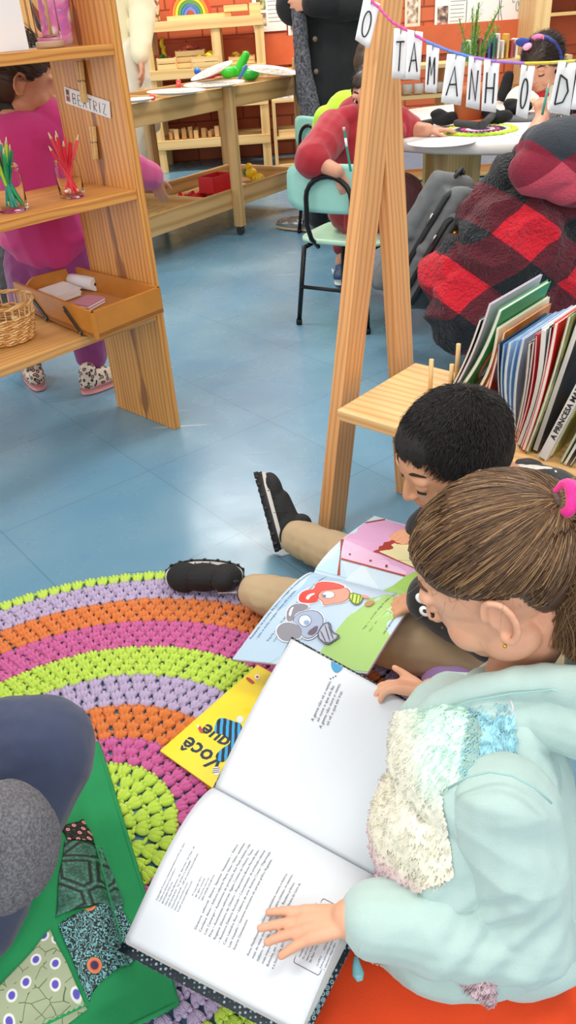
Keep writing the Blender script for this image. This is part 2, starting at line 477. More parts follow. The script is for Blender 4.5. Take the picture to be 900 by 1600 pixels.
# ================================================================= the setting
def floor_mat():
    m, nt, b = newmat('m_floor'); L = nt.links.new
    tc = N(nt, 'ShaderNodeTexCoord')
    n = N(nt, 'ShaderNodeTexNoise', Scale=1.3, Detail=7.0, Roughness=.6); L(tc.outputs['Object'], n.inputs['Vector'])
    r = ramp(nt, [(.30, '#5f92b2'), (.55, '#779fb6'), (.78, '#93b0bd')]); L(n.outputs['Fac'], r.inputs['Fac'])
    # white scuffs
    mp = N(nt, 'ShaderNodeMapping'); mp.inputs['Rotation'].default_value = (0, 0, R(38)); mp.inputs['Scale'].default_value = (2.2, 60, 1)
    L(tc.outputs['Object'], mp.inputs['Vector'])
    n2 = N(nt, 'ShaderNodeTexNoise', Scale=1.0, Detail=1.0); L(mp.outputs['Vector'], n2.inputs['Vector'])
    mr = N(nt, 'ShaderNodeMapRange'); mr.inputs['From Min'].default_value = .775; mr.inputs['From Max'].default_value = .80; L(n2.outputs['Fac'], mr.inputs['Value'])
    mx = N(nt, 'ShaderNodeMix', data_type='RGBA'); L(mr.outputs[0], mx.inputs['Factor']); L(r.outputs['Color'], mx.inputs['A']); mx.inputs['B'].default_value = hx('#cfe0e6')
    mpb = N(nt, 'ShaderNodeMapping'); mpb.inputs['Rotation'].default_value = (0, 0, R(-22)); mpb.inputs['Scale'].default_value = (3, 90, 1); mpb.inputs['Location'].default_value = (5, 3, 0)
    L(tc.outputs['Object'], mpb.inputs['Vector'])
    n3 = N(nt, 'ShaderNodeTexNoise', Scale=1.0, Detail=1.0); L(mpb.outputs['Vector'], n3.inputs['Vector'])
    mr3 = N(nt, 'ShaderNodeMapRange'); mr3.inputs['From Min'].default_value = .77; mr3.inputs['From Max'].default_value = .80; L(n3.outputs['Fac'], mr3.inputs['Value'])
    mx2 = N(nt, 'ShaderNodeMix', data_type='RGBA'); L(mr3.outputs[0], mx2.inputs['Factor']); L(mx.outputs['Result'], mx2.inputs['A']); mx2.inputs['B'].default_value = hx('#4a7f9f')
    # tile joints
    br = N(nt, 'ShaderNodeTexBrick', Scale=1.0); br.offset = 0.0
    br.inputs['Color1'].default_value = (1, 1, 1, 1); br.inputs['Color2'].default_value = (.95, .95, .95, 1); br.inputs['Mortar'].default_value = (.72, .72, .74, 1)
    br.inputs['Mortar Size'].default_value = .0015; br.inputs['Brick Width'].default_value = .40; br.inputs['Row Height'].default_value = .40
    mp4 = N(nt, 'ShaderNodeMapping'); mp4.inputs['Rotation'].default_value = (0, 0, R(-38)); L(tc.outputs['Object'], mp4.inputs['Vector']); L(mp4.outputs['Vector'], br.inputs['Vector'])
    mu = N(nt, 'ShaderNodeMix', data_type='RGBA', blend_type='MULTIPLY'); mu.inputs['Factor'].default_value = 1
    L(mx2.outputs['Result'], mu.inputs['A']); L(br.outputs['Color'], mu.inputs['B'])
    L(mu.outputs['Result'], b.inputs['Base Color'])
    n5 = N(nt, 'ShaderNodeTexNoise', Scale=9.0, Detail=5.0); L(tc.outputs['Object'], n5.inputs['Vector'])
    rr = N(nt, 'ShaderNodeMapRange'); rr.inputs['To Min'].default_value = .16; rr.inputs['To Max'].default_value = .36; L(n5.outputs['Fac'], rr.inputs['Value']); L(rr.outputs[0], b.inputs['Roughness'])
    bp = N(nt, 'ShaderNodeBump', Strength=.08, Distance=.01); L(n5.outputs['Fac'], bp.inputs['Height']); L(bp.outputs['Normal'], b.inputs['Normal'])
    return m
mb = MB(); mb.bx(-4, 5, -2.2, 7.0, -.05, 0)
tag(mb.build('floor', floor_mat()), kind='structure')
def brick_mat():
    m, nt, b = newmat('m_brick'); L = nt.links.new
    tc = N(nt, 'ShaderNodeTexCoord'); mp = N(nt, 'ShaderNodeMapping'); mp.inputs['Rotation'].default_value = (R(90), 0, 0); L(tc.outputs['Object'], mp.inputs['Vector'])
    br = N(nt, 'ShaderNodeTexBrick', Scale=1.0)
    br.inputs['Color1'].default_value = hx('#cf6a40'); br.inputs['Color2'].default_value = hx('#c25e36'); br.inputs['Mortar'].default_value = hx('#964222')
    br.inputs['Mortar Size'].default_value = .007; br.inputs['Mortar Smooth'].default_value = .3; br.inputs['Brick Width'].default_value = .26; br.inputs['Row Height'].default_value = .095
    L(mp.outputs['Vector'], br.inputs['Vector']); L(br.outputs['Color'], b.inputs['Base Color'])
    bp = N(nt, 'ShaderNodeBump', Strength=.6, Distance=.006); bp.invert = True; L(br.outputs['Fac'], bp.inputs['Height']); L(bp.outputs['Normal'], b.inputs['Normal'])
    b.inputs['Roughness'].default_value = .5
    return m
mb = MB(); mb.bx(-4, 5, 6.92, 7.1, 0, 2.9)
tag(mb.build('wall_back', brick_mat()), kind='structure')
mb = MB(); mb.bx(-1.35, 5, 6.88, 6.93, .64, .83)
tag(mb.build('trim_1', flat('#d06438', .5, var=.08, vscale=6)), kind='structure')
wall = flat('#ede6da', .8)
mb = MB(); mb.bx(-4.1, -4, -2.2, 7.1, 0, 2.9); tag(mb.build('wall_left', wall), kind='structure')
mb = MB(); mb.bx(5, 5.1, -2.2, 7.1, 0, 2.9); tag(mb.build('wall_right', wall), kind='structure')
mb = MB(); mb.bx(-4.1, 5.1, -2.2, 7.1, 2.9, 3.0); tag(mb.build('ceiling', flat('#f4f2ec', .8)), kind='structure')
# lamps of the classroom (long ceiling panels), side window, plus an added rear fill
def lamp(x, y, z, sx, sy, p, col=(1, .96, .90), rot=(0, 0, 0), name='ceiling_light'):
    l = bpy.data.lights.new(name, 'AREA'); l.shape = 'RECTANGLE'; l.size = sx; l.size_y = sy; l.energy = p; l.color = col
    o = bpy.data.objects.new(name, l); C.objects.link(o); o.location = (x, y, z); o.rotation_euler = rot; return o
for (x, y, e) in ((-1.3, .6, 32), (1.3, .6, 32), (-1.1, 3.2, 32), (1.5, 3.2, 32), (-.5, 5.6, 62), (2.2, 5.6, 55)):
    lamp(x, y, 2.86, 1.3, .5, e)
lamp(-3.9, 2.5, 1.7, 4.5, 1.6, 45, (.93, .97, 1), (0, R(-90), 0), 'window_light_left')
lamp(0, -2.1, 1.8, 5.0, 1.6, 62, (1, .98, .96), (R(90), 0, 0), 'rear_fill_light')  # unseen fill lamp added behind the camera to lift the foreground
w = bpy.data.worlds.new('world'); bpy.context.scene.world = w; w.use_nodes = True
w.node_tree.nodes['Background'].inputs[0].default_value = (.95, .97, 1, 1); w.node_tree.nodes['Background'].inputs[1].default_value = .6
# camera
cd = bpy.data.cameras.new('camera'); cam = bpy.data.objects.new('camera', cd); C.objects.link(cam)
cd.sensor_fit = 'VERTICAL'; cd.sensor_height = 36; cd.lens = F_PX/1600*36; cd.clip_start = .02; cd.clip_end = 60
cam.matrix_world = Matrix.Translation((0, 0, CAM_H)) @ Matrix.Rotation(R(90)-PITCH, 4, 'X') @ Matrix.Rotation(-ROLL, 4, 'Z')
bpy.context.scene.camera = cam
vs = bpy.context.scene.view_settings; vs.view_transform = 'Standard'; vs.look = 'None'; vs.exposure = 0.12; vs.gamma = 1.0; vs.use_curve_mapping = False
# ================================================================= the open shelf at the left, its panel and boards
W1 = wood('#e0a052', '#b06c2c')
W1b = wood('#dca766', '#b98346')
PF = V((-.290, 1.995, 0)); ED = V((-.714, .70, 0)); SD = V((-.70, -.714, 0)); UP = V((0, 0, 1))
def streaked(base, e0, dark='#70361a'):
    m = base.copy(); nt = m.node_tree; L = nt.links.new; b = nt.nodes['Principled BSDF']
    src = b.inputs['Base Color'].links[0].from_socket
    tc = N(nt, 'ShaderNodeTexCoord'); dp = N(nt, 'ShaderNodeVectorMath', operation='DOT_PRODUCT'); L(tc.outputs['Object'], dp.inputs[0]); dp.inputs[1].default_value = tuple(ED)
    n = N(nt, 'ShaderNodeTexNoise', Scale=3.0, Detail=3.0); L(tc.outputs['Object'], n.inputs['Vector'])
    a = N(nt, 'ShaderNodeMath', operation='MULTIPLY_ADD'); L(n.outputs['Fac'], a.inputs[0]); a.inputs[1].default_value = .06; L(dp.outputs['Value'], a.inputs[2])
    s_ = N(nt, 'ShaderNodeMath', operation='SUBTRACT'); L(a.outputs[0], s_.inputs[0]); s_.inputs[1].default_value = PF.dot(ED)+e0+.03
    ab_ = N(nt, 'ShaderNodeMath', operation='ABSOLUTE'); L(s_.outputs[0], ab_.inputs[0])
    n2 = N(nt, 'ShaderNodeTexNoise', Scale=5.0, Detail=1.0); mp = N(nt, 'ShaderNodeMapping'); mp.inputs['Scale'].default_value = (.1, .1, 1.6); L(tc.outputs['Object'], mp.inputs['Vector']); L(mp.outputs['Vector'], n2.inputs['Vector'])
    mr = N(nt, 'ShaderNodeMapRange'); mr.inputs['From Min'].default_value = .42; mr.inputs['From Max'].default_value = .7; mr.inputs['To Min'].default_value = .004; mr.inputs['To Max'].default_value = .022; L(n2.outputs['Fac'], mr.inputs['Value'])
    dv = N(nt, 'ShaderNodeMath', operation='DIVIDE'); L(ab_.outputs[0], dv.inputs[0]); L(mr.outputs[0], dv.inputs[1])
    m2 = N(nt, 'ShaderNodeMapRange'); m2.inputs['From Min'].default_value = .5; m2.inputs['From Max'].default_value = 1.2; m2.inputs['To Min'].default_value = .75; m2.inputs['To Max'].default_value = 0; L(dv.outputs[0], m2.inputs['Value'])
    mx = N(nt, 'ShaderNodeMix', data_type='RGBA'); L(m2.outputs[0], mx.inputs['Factor']); L(src, mx.inputs['A']); mx.inputs['B'].default_value = hx(dark); L(mx.outputs['Result'], b.inputs['Base Color'])
    return m
sh = empty('shelf_unit', PF+SD*.6, 'open pine shelf unit with leaning-grain side panel, holding pencil jars and basket', 'shelf')
sh['label'] = 'open pine shelf unit at the left holding pencil jars, a basket and a tray'
def slab(mb, o, a, la, b, lb, c, lc, mi=0):
    o, a, b, c = V(o), V(a).normalized(), V(b).normalized(), V(c).normalized()
    return mb.box(o+a*la/2+b*lb/2+c*lc/2, a*la, b*lb, c*lc, mi)
for k, off in ((0, 0.0), (1, 1.22)):
    mb = MB(); slab(mb, PF+SD*off, SD, -.022 if False else .022, ED, .27, UP, 1.32)
    for i in range(8): mb.v[-8+i] = mb.v[-8+i]
    mb.build('side_panel', streaked(W1, .125), sh, bevel=.002)
for z in (.345, .645, .945, 1.25):
    mb = MB(); slab(mb, PF+SD*.022+UP*(z-.022)-ED*(-.004), SD, 1.198, ED, .262, UP, .022)
    mb.build('shelf', W1 if z != .345 else W1b, sh, bevel=.0015)
def shp(a, b, z): return PF+SD*a+ED*b+UP*z      # a along the boards from the panel, b from the front edge
# ---- things on the top board
paper = flat('#f3f1f2', .7, bump=.1, bscale=40)
mb = MB()
b0 = shp(.26, .10, .946)
mb.box(b0+UP*.10, SD*.17, ED*.006, UP*.20); o = mb.build('paper_sheet', paper); o.rotation_euler = (0, 0, 0)
tag(o, 'large blank white paper propped upright on the top shelf board', 'paper')
t = empty('wood_slice', shp(.125, .09, .946), 'round slice of wood under the glass jar on the top board', 'coaster')
mb = MB(); mb.lathe([(.030, 0), (.031, .004), (.031, .010), (.030, .012)], shp(.125, .09, .946), 20, 1); mb.build('bark_ring', [flat('#a58a70', .8, bump=.5, bscale=150), flat('#b89a7c', .8)], t)
mb = MB(); mb.lathe([(.0285, 0), (.0285, .0125)], shp(.125, .09, .946), 20); mb.build('cut_face', flat('#d9bb95', .7), t)
def glass_mat():
    m, nt, b = newmat('m_glass'); b.inputs['Base Color'].default_value = (1, 1, 1, 1); b.inputs['Roughness'].default_value = .02
    b.inputs['Transmission Weight'].default_value = 1; b.inputs['IOR'].default_value = 1.12; b.inputs['Specular IOR Level'].default_value = .8
    return m
GL = glass_mat()
def jar(name, base, r, h, label, rim=True, lab_cat='jar', group=None):
    mb = MB()
    prof = [(r*.2, 0), (r*.9, 0), (r, .004), (r, h*.78), (r*.86, h*.84), (r*.86, h*.88), (r*.92, h*.89), (r*.92, h*.91), (r*.86, h*.92), (r*.92, h*.94), (r*.92, h*.96), (r*.87, h*.97), (r*.87, h), (r*.80, h), (r*.80, h*.85), (r*.93, h*.77), (r*.93, .008), (r*.2, .006)]
    mb.lathe(prof, base, 28, 0)
    o = mb.build(name, GL); tag(o, label, lab_cat, group); return o
jar('glass_jar', shp(.125, .09, .9585), .026, .16, 'clear glass jar on the wooden slice on the top board')
mb = MB(); mb.tube([shp(.125, .08, .967), shp(.117, .09, 1.11)], .0035, 8); tag(mb.build('craft_stick', flat('#c9a06a', .6)), 'wooden stick standing inside the glass jar on the top board', 'stick')
# pink marbled picture leaning on the panel
def marble():
    m, nt, b = newmat('m_marble'); L = nt.links.new
    tc = N(nt, 'ShaderNodeTexCoord'); n = N(nt, 'ShaderNodeTexNoise', Scale=14.0, Detail=3.0, Distortion=2.2); L(tc.outputs['Object'], n.inputs['Vector'])
    r = ramp(nt, [(.30, '#f6eef4'), (.42, '#efa6d2'), (.52, '#e77fc4'), (.60, '#c77ccf'), (.68, '#f0d9a0'), (.8, '#f4d6ec')]); L(n.outputs['Fac'], r.inputs['Fac']); L(r.outputs['Color'], b.inputs['Base Color'])
    b.inputs['Roughness'].default_value = .25; return m
mb = MB()
def pk(u, v): return shp(.020+.083*(1-u), .15+.004*math.sin(u*7)-.02*v, .947+.16*v)+ SD*(-.012*v*(1-v)*4*u if False else 0)
mb.grid(pk, 10, 10); o = mb.build('painted_sheet', marble(), solid=.002); tag(o, 'pink and purple marbled painting standing on the top board', 'painting')
# ---- clothes pegs and name card on the panel inner face (a = .022)
PEG = flat('#e3bd7c', .6, var=.1, vscale=90); STEEL = flat('#9a9a98', .3, 1.0)
def peg(name, c, d, side, nrm, L, label, group=None):
    """c centre, d long direction, side, nrm"""
    c = V(c); d, side, nrm = V(d).normalized(), V(side).normalized(), V(nrm).normalized()
    t = empty(name, c, label, 'clothes peg', group)
    for s_ in (-1, 1):
        mb = MB()
        ax = (d+nrm*.0+side*.03*s_).normalized()
        mb.box(c+side*s_*L*.055+nrm*L*.06, ax*L, side*L*.085, nrm*L*.13)
        mb.build('jaw', PEG, t, bevel=L*.02)
    mb = MB(); mb.tube([c+side*L*.12*math.cos(a)+nrm*(L*.06+L*.09*math.sin(a))+d*L*(.03+.02*math.sin(a*3)) for a in [k*.7 for k in range(14)]], L*.013, 6)
    mb.build('spring', STEEL, t)
    return t
pf = lambda e_, z, off=0.0: PF+SD*(.0225+off)+ED*e_+UP*z
CARD = flat('#f1f1f2', .75)
def panel_card():
    t = empty('name_card', pf(.12, .86), 'white name card reading BEATRIZ pegged on the shelf panel', 'name card')
    # card axes on the panel plane: reading runs from the back edge to the front edge, dipping slightly
    rx = (-ED*.985-UP*.17).normalized(); ry = (UP*.985-ED*.17).normalized(); nn = SD
    c0 = pf(.222, .862, .002)
    W_, H_ = .175, .036
    mb = MB(); mb.box(c0+rx*W_/2-ry*H_/2, rx*W_, ry*H_, nn*.0008); mb.build('card', CARD, t)
    mb = MB()
    S = {'B': [[(0, 0), (0, 1)], [(0, 1), (.6, .95), (.55, .6), (0, .52)], [(0, .52), (.65, .45), (.6, .05), (0, 0)]], 'E': [[(.6, 1), (0, 1), (0, 0), (.6, 0)], [(0, .5), (.5, .5)]],
         'A': [[(0, 0), (.35, 1), (.7, 0)], [(.12, .4), (.6, .4)]], 'T': [[(.35, 0), (.35, 1)], [(0, 1), (.75, 1)]], 'R': [[(0, 0), (0, 1), (.6, .9), (.55, .55), (0, .5), (.6, 0)]], 'I': [[(.1, 0), (.1, 1)]], 'Z': [[(0, .95), (.6, 1), (.05, .05), (.7, .0)]]}
    x = .032
    for ch in 'BEATRIZ':
        for st in S[ch]: mb.tube([c0+rx*(x+px*.0175)+ry*(-.031+py*.022)+nn*.0008 for px, py in st], .0007, 5)
        x += .0205 if ch != 'I' else .014
    mb.build('handwriting', flat('#33333a', .6), t)
    mb = MB(); mb.box(c0+rx*.013-ry*.017+nn*.0006, rx*.016, ry*.028, nn*.0008)
    mb.box(c0+rx*.013-ry*.010+nn*.001, rx*.010, ry*.010, nn*.0008, 1); mb.box(c0+rx*.013-ry*.024+nn*.001, rx*.012, ry*.010, nn*.0008, 2)
    mb.build('portrait_photo', [flat('#c9b6a4', .6), flat('#5a3b34', .6), flat('#a04a4a', .6)], t)
panel_card()
peg('clothes_peg', pf(.135, .872, .004), UP*1-ED*.10, ED, SD, .085, 'wooden clothes peg clipping the BEATRIZ name card to the panel')
peg('clothes_peg', pf(.135, .742, .001), UP*1-ED*.14, ED, SD, .075, 'empty wooden clothes peg on the panel below the name card')
# ---- pencil jars on the middle board
def pencil_jar(base, r, h, cols, label, plabel, grp, seed, tipup=.7, L=.14, n=9):
    rnd = random.Random(seed)
    jar('glass_jar', base, r, h, label)
    for k in range(n):
        a = 2*math.pi*k/n+rnd.random()*.5; a2 = a+math.pi+rnd.uniform(-.7, .7)
        r0 = r*.72*rnd.uniform(.35, 1); p0 = base+V((math.cos(a2)*r0, math.sin(a2)*r0, .0095))
        rim = base+V((math.cos(a), math.sin(a), 0))*r*.66*rnd.uniform(.4, 1)+UP*h
        d = (rim-p0).normalized(); Lk = L*rnd.uniform(.78, 1.04)
        col = rnd.choice(cols); up = rnd.random() < tipup
        t = empty('pencil', p0, plabel, 'pencil', grp)
        mb = MB(); lo, hi = (.0, Lk*.9) if up else (Lk*.1, Lk)
        mb.tube([p0+d*lo, p0+d*hi], .0034, 6, smooth=False); mb.build('barrel', flat(col, .35), t)
        mb = MB()
        if up: mb.tube([p0+d*hi, p0+d*(Lk-.004), p0+d*(Lk-.0035), p0+d*Lk], [.0034, .0013, .0013, .0003], 6)
        else: mb.tube([p0+d*Lk*.1, p0+d*.004, p0], [.0034, .0013, .0005], 6)
        mb.build('sharpened_tip', flat('#ecd3a8', .7), t)
pencil_jar(shp(.155, .075, .6455), .029, .084, ['#e0243a', '#d81f34', '#e8404e'], 'small glass jar full of red pencils on the middle board', 'red pencil standing in the glass jar nearer the panel', 'red pencils in the jar', 5, n=9, L=.138)
pencil_jar(shp(.312, .075, .6455), .033, .095, ['#14a05a', '#0f7a50', '#3cc05a', '#1a8f7a', '#b8d23a'], 'glass jar full of green pencils at the left end of the middle board', 'green pencil standing in the jar at the left edge', 'green pencils in the jar', 8, n=18, L=.145)
for k, (da, db) in enumerate(((.014, .0), (-.005, -.014), (.002, .012))):
    mb = MB(); mb.ball(shp(.155+da, .075+db, .6605), (.005, .005, .004), 10, 7); tag(mb.build('eraser_cap', flat('#f5f3ee', .6)), 'white eraser lying at the bottom of the red pencil jar', 'eraser', 'white erasers in the red pencil jar')
# ---- amber wooden tray on the lowest board
TW = flat('#c07c2c', .4, var=.10, vscale=14); 
t0 = empty('sewing_tray', at(140, 490, .36), 'amber varnished wooden sewing box tray with black metal hinge arms', 'tray')
zt, zb = .418, .352
cA, cB, cC, cD = at(20, 441, zt), at(128, 411, zt), at(254, 447, zt), at(143, 489, zt)
def ab(p):
    d = p-PF; return max(d.x*SD.x+d.y*SD.y, .027), d.x*ED.x+d.y*ED.y
cA, cB, cC, cD = [shp(*ab(p), zt) for p in (cA, cB, cC, cD)]
def zz(p, z): return V((p.x, p.y, z))
def wallseg(name, p, q, dip=0.0, par=t0, m=TW):
    p, q = V(p), V(q); d = (q-p); n = V((-d.y, d.x, 0)).normalized()*.008
    c = (cA+cC)/2
    if (c-p).dot(n) < 0: n = -n
    mb = MB(); K = 16 if dip else 1
    for i in range(K):
        def top(t):
            s = max(0, min(1, (t-.10)/.22)); s = s*s*(3-2*s)
            e = max(0, min(1, (t-.62)/.2)) if False else 0
            return zt-dip*(1-s) if dip else zt
        a, b = p+d*(i/K), p+d*((i+1)/K); ta, tb = top(i/K), top((i+1)/K)
        base = len(mb.v)
        mb.v += [zz(a, zb), zz(b, zb), zz(b, tb), zz(a, ta), zz(a+n, zb), zz(b+n, zb), zz(b+n, tb), zz(a+n, ta)]
        for f in ((0, 1, 2, 3), (7, 6, 5, 4), (3, 2, 6, 7), (1, 0, 4, 5)): mb.face([base+j for j in f], [(0, 0), (.1, 0), (.1, .1), (0, .1)])
        if i == 0: mb.face([base+j for j in (0, 3, 7, 4)])
        if i == K-1: mb.face([base+j for j in (1, 5, 6, 2)])
    mb.build(name, m, par)
wallseg('tray_side', cA, cD); wallseg('tray_side', cD, cC); wallseg('tray_side', cC, cB); wallseg('tray_side', cA, cB, .022)
mb = MB(); mb.poly([zz(cA, zb+.012), zz(cD, zb+.012), zz(cC, zb+.012), zz(cB, zb+.012)], 0, None, (0, 0, .010)); mb.build('tray_bottom', flat('#c98a4c', .4, var=.08, vscale=12), t0)
ns = V(((cD-cA).y, -(cD-cA).x, 0)).normalized(); ns = ns if ns.dot(cC-cD) < 0 else -ns
for (pa, pb) in (((100, 480), (130, 522)), ((50, 465), (76, 500))):
    dd = (cD-cA); 
    def onside(px, py):
        r = ray(px, py); o_ = V((0, 0, CAM_H)); tt = (cA-o_).dot(ns)/r.dot(ns); return o_+r*tt+ns*.003
    a, b = onside(*pa), onside(*pb); ax = (b-a).normalized(); sd_ = ax.cross(ns)
    mb = MB(); mb.box((a+b)/2, (b-a), sd_*.013, ns*.003); oo = mb.build('hinge_arm', flat('#2a2826', .4), t0, bevel=.002)
    for e in (a, b):
        mb = MB(); mb.ball(e+(ax*.006 if e == a else -ax*.006)+ns*.002, .0025, 8, 5); mb.build('rivet', STEEL, oo)
cm = (cA+cB+cC+cD)/4
def stack(c, a, la, b, lb, n, cols, name, label):
    mb = MB()
    for k in range(n): mb.box(c+UP*(.0035*k)+V((random.uniform(-.002, .002), random.uniform(-.002, .002), 0)), a*la, b*lb, UP*.003, k % len(cols))
    tag(mb.build(name, [flat(q, .6) for q in cols]), label, 'paper')
ta = (cC-cD).normalized(); tb_ = (cA-cD).normalized()
random.seed(4)
stack(zz(at(92, 452, .385), .368), ta, .085, tb_, .10, 6, ['#efe9ea', '#f6f4f4'], 'paper_stack', 'stack of blank white cards in the amber tray')
stack(zz(at(136, 466, .385), .368), (ta+tb_*.3).normalized(), .075, (tb_-ta*.3).normalized(), .06, 4, ['#f3eef0', '#c98aa0'], 'card_stack', 'small stack of cards with pink top beside the white cards')
t = empty('paper_roll', at(130, 435, .39), 'white paper roll lying in the amber tray', 'paper roll')
c1, c2 = zz(at(110, 431, .395), .384), zz(at(148, 438, .395), .384); ax = (c2-c1).normalized()
mb = MB(); mb.lathe([(.018, 0), (.0182, .0005), (.0182, (c2-c1).length), (.018, (c2-c1).length)], c1, 28, 0, ax); mb.build('paper_wrap', flat('#f4f4f8', .6), t)
mb = MB(); mb.lathe([(.0048, -.0003), (.0048, .0004)], c2, 16, 0, ax); mb.build('roll_core', flat('#18181a', .6), t)
# ---- wicker basket
bc = at(12, 530, .345); bc.z = .3455
WK = [flat('#e2b06c', .55), flat('#c98d4a', .55), flat('#eac48a', .55)]
t = empty('wicker_basket', bc, 'round woven wicker basket of wooden pieces beside the amber tray', 'basket')
mb = MB(); mb.lathe([(.062, 0), (.064, .003), (.001, .004)], bc, 30); mb.build('basket_base', WK[1], t)
for k in range(11):
    h = .006+.0058*k; r = .065+.016*(h/.09)
    for strand_ in range(2):
        mb = MB() if strand_ == 0 else mb
        pts = []
        for i in range(96):
            a = 2*math.pi*i/96; w_ = math.sin(a*14+math.pi*strand_+k*1.57)
            pts.append(bc+V(((r+.0026*w_)*math.cos(a), (r+.0026*w_)*math.sin(a), h+.0015*math.cos(a*14+k))))
        mb.tube(pts, .0024, 6, (k+strand_) % 3, closed=True)
    if k == 10: pass
    mb.build('woven_band', WK, t)
for i in range(28):
    a = 2*math.pi*i/28
    mb = MB(); mb.tube([bc+V(((.064+.016*h/.09)*math.cos(a), (.064+.016*h/.09)*math.sin(a), h)) for h in (.004, .03, .06, .078, .094)], .0014, 6)
    mb.build('upright_cane', WK[2], t)
mb = MB()
for ph in (0, 2.1, 4.2): mb.tube([bc+V(((.082+.0025*math.cos(a*9+ph))*math.cos(a), (.082+.0025*math.cos(a*9+ph))*math.sin(a), .094+.0028*math.sin(a*9+ph))) for a in [2*math.pi*i/90 for i in range(90)]], .0024, 6, int(ph) % 3, closed=True)
mb.build('braided_rim', WK, t)
random.seed(12)
for k in range(10):
    a = random.random()*6.28; r = .040*math.sqrt(random.random()); L_ = random.uniform(.016, .030)
    mb = MB(); M = Euler((random.uniform(-.5, .5), random.uniform(-.5, .5), random.random()*3)).to_matrix()
    c_ = bc+V((r*math.cos(a), r*math.sin(a), .022+.008*(k % 4)))
    mb.box(c_, M @ V((L_, 0, 0)), M @ V((0, .016, 0)), M @ V((0, 0, .007)))
    tag(mb.build('wooden_piece', flat(['#e6c08a', '#d9a868', '#efd3a6'][k % 3], .6), bevel=.001), 'small flat wooden piece lying in the wicker basket', 'wood piece', 'wooden pieces in the basket')
# ================================================================= sensory play table in the middle distance
PW = wood('#d6ae76', '#a87f4a', rough=.5, sv=7, knots=False)
PP = wood('#ecc98c', '#d6aa68', rough=.5, sv=7, knots=False)
PK = wood('#e8c88f', '#d2a76a', rough=.5, sv=7, knots=False)
TL, TR = V((-.62, 3.62, 0)), V((.215, 4.80, 0))       # line of the long front edge
tu = (TR-TL).normalized(); tn = V((-tu.y, tu.x, 0))  # tn points to the back
TLen, TW_ = (TR-TL).length, .52
tb = empty('play_table', (TL+TR)/2, 'long two-level wooden sensory play table on castors with raised rims', 'table')
def tp(a, b, z): return TL+tu*a+tn*b+UP*z
def trough(z0, z1, zd):
    for nm2, (a0, a1, b0_, b1_) in (('front_rail', (0, TLen, 0, .022)), ('back_rail', (0, TLen, TW_-.022, TW_)), ('end_rail', (0, .022, 0, TW_)), ('end_rail', (TLen-.022, TLen, 0, TW_)), ('divider', (.60, .612, .022, TW_-.022))):
        mb = MB(); slab(mb, tp(a0, b0_, z0), tu, a1-a0, tn, b1_-b0_, UP, (z1-z0) if nm2 != 'divider' else (z1-z0)*.9); mb.build(nm2, PW, tb, bevel=.002)
    mb = MB(); slab(mb, tp(.022, .022, zd-.012), tu, TLen-.044, tn, TW_-.044, UP, .012); mb.build('tray_bottom', PW, tb)
trough(.598, .688, .665); trough(.135, .228, .160)
a_leg = (at(350, 366, .0)-TL).dot(tu)
for (a, b, zt_) in ((a_leg, -.045, .695), (TLen, -.02, .77), (a_leg+.02, TW_, .69), (TLen, TW_, .69), (-.04, TW_, .60), (-.045, -.02, .695)):
    mb = MB(); slab(mb, tp(a, b, .045), tu, .045, tn, .045, UP, zt_-.045); mb.build('leg', PW, tb, bevel=.002)
    mb = MB(); c = tp(a+.022, b+.022, .021); mb.lathe([(.021, -.009), (.021, .009)], c, 18, 0, tu); mb.box(c+UP*.016, tu*.026, tn*.03, UP*.014)
    mb.build('castor', flat('#2b2b2e', .4), tb)
# paper plates with grey scribbles
def plate_mat():
    m, nt, b = newmat('m_plate'); L = nt.links.new
    tc = N(nt, 'ShaderNodeTexCoord'); n = N(nt, 'ShaderNodeTexNoise', Scale=38.0, Detail=5.0, Distortion=3.0); L(tc.outputs['Object'], n.inputs['Vector'])
    r = ramp(nt, [(.40, '#8f8a80'), (.50, '#bdb7ab'), (.58, '#ece8e0')]); L(n.outputs['Fac'], r.inputs['Fac']); L(r.outputs['Color'], b.inputs['Base Color']); return m
PLM = plate_mat(); PLR = flat('#f1eee8', .6)
for (px, py, z, r, tilt, lab) in ((276, 146, .70, .135, (.0, .03), 'scribbled paper plate on the near left rim of the play table'), (335, 134, .70, .150, (.03, .0), 'scribbled paper plate lying flat behind the nearest plate'),
                             (214, 159, .695, .075, (0, 0), 'small part-hidden paper plate at the left end of the play table'), (332, 114, .745, .115, (.10, -.30), 'paper plate tilted up against the green toys'), (427, 113, .715, .135, (.10, .16), 'large scribbled paper plate at the right end of the play table')):
    c = at(px, py, z)
    t = empty('paper_plate', c, lab, 'plate', None)
    M = Euler((tilt[0], tilt[1], 0)).to_matrix(); ax = M @ UP
    mb = MB(); mb.lathe([(r*.70, 0), (r*.78, .004), (r, .010), (r*1.0, .012), (r*.76, .007), (r*.70, .003)], c, 40, 0, ax); mb.build('rim', PLR, t)
    mb = MB(); mb.lathe([(r*.001, .0035), (r*.76, .0045), (r*.93, .0105)], c, 40, 0, ax, True, False); mb.build('drawn_face', PLM, t)
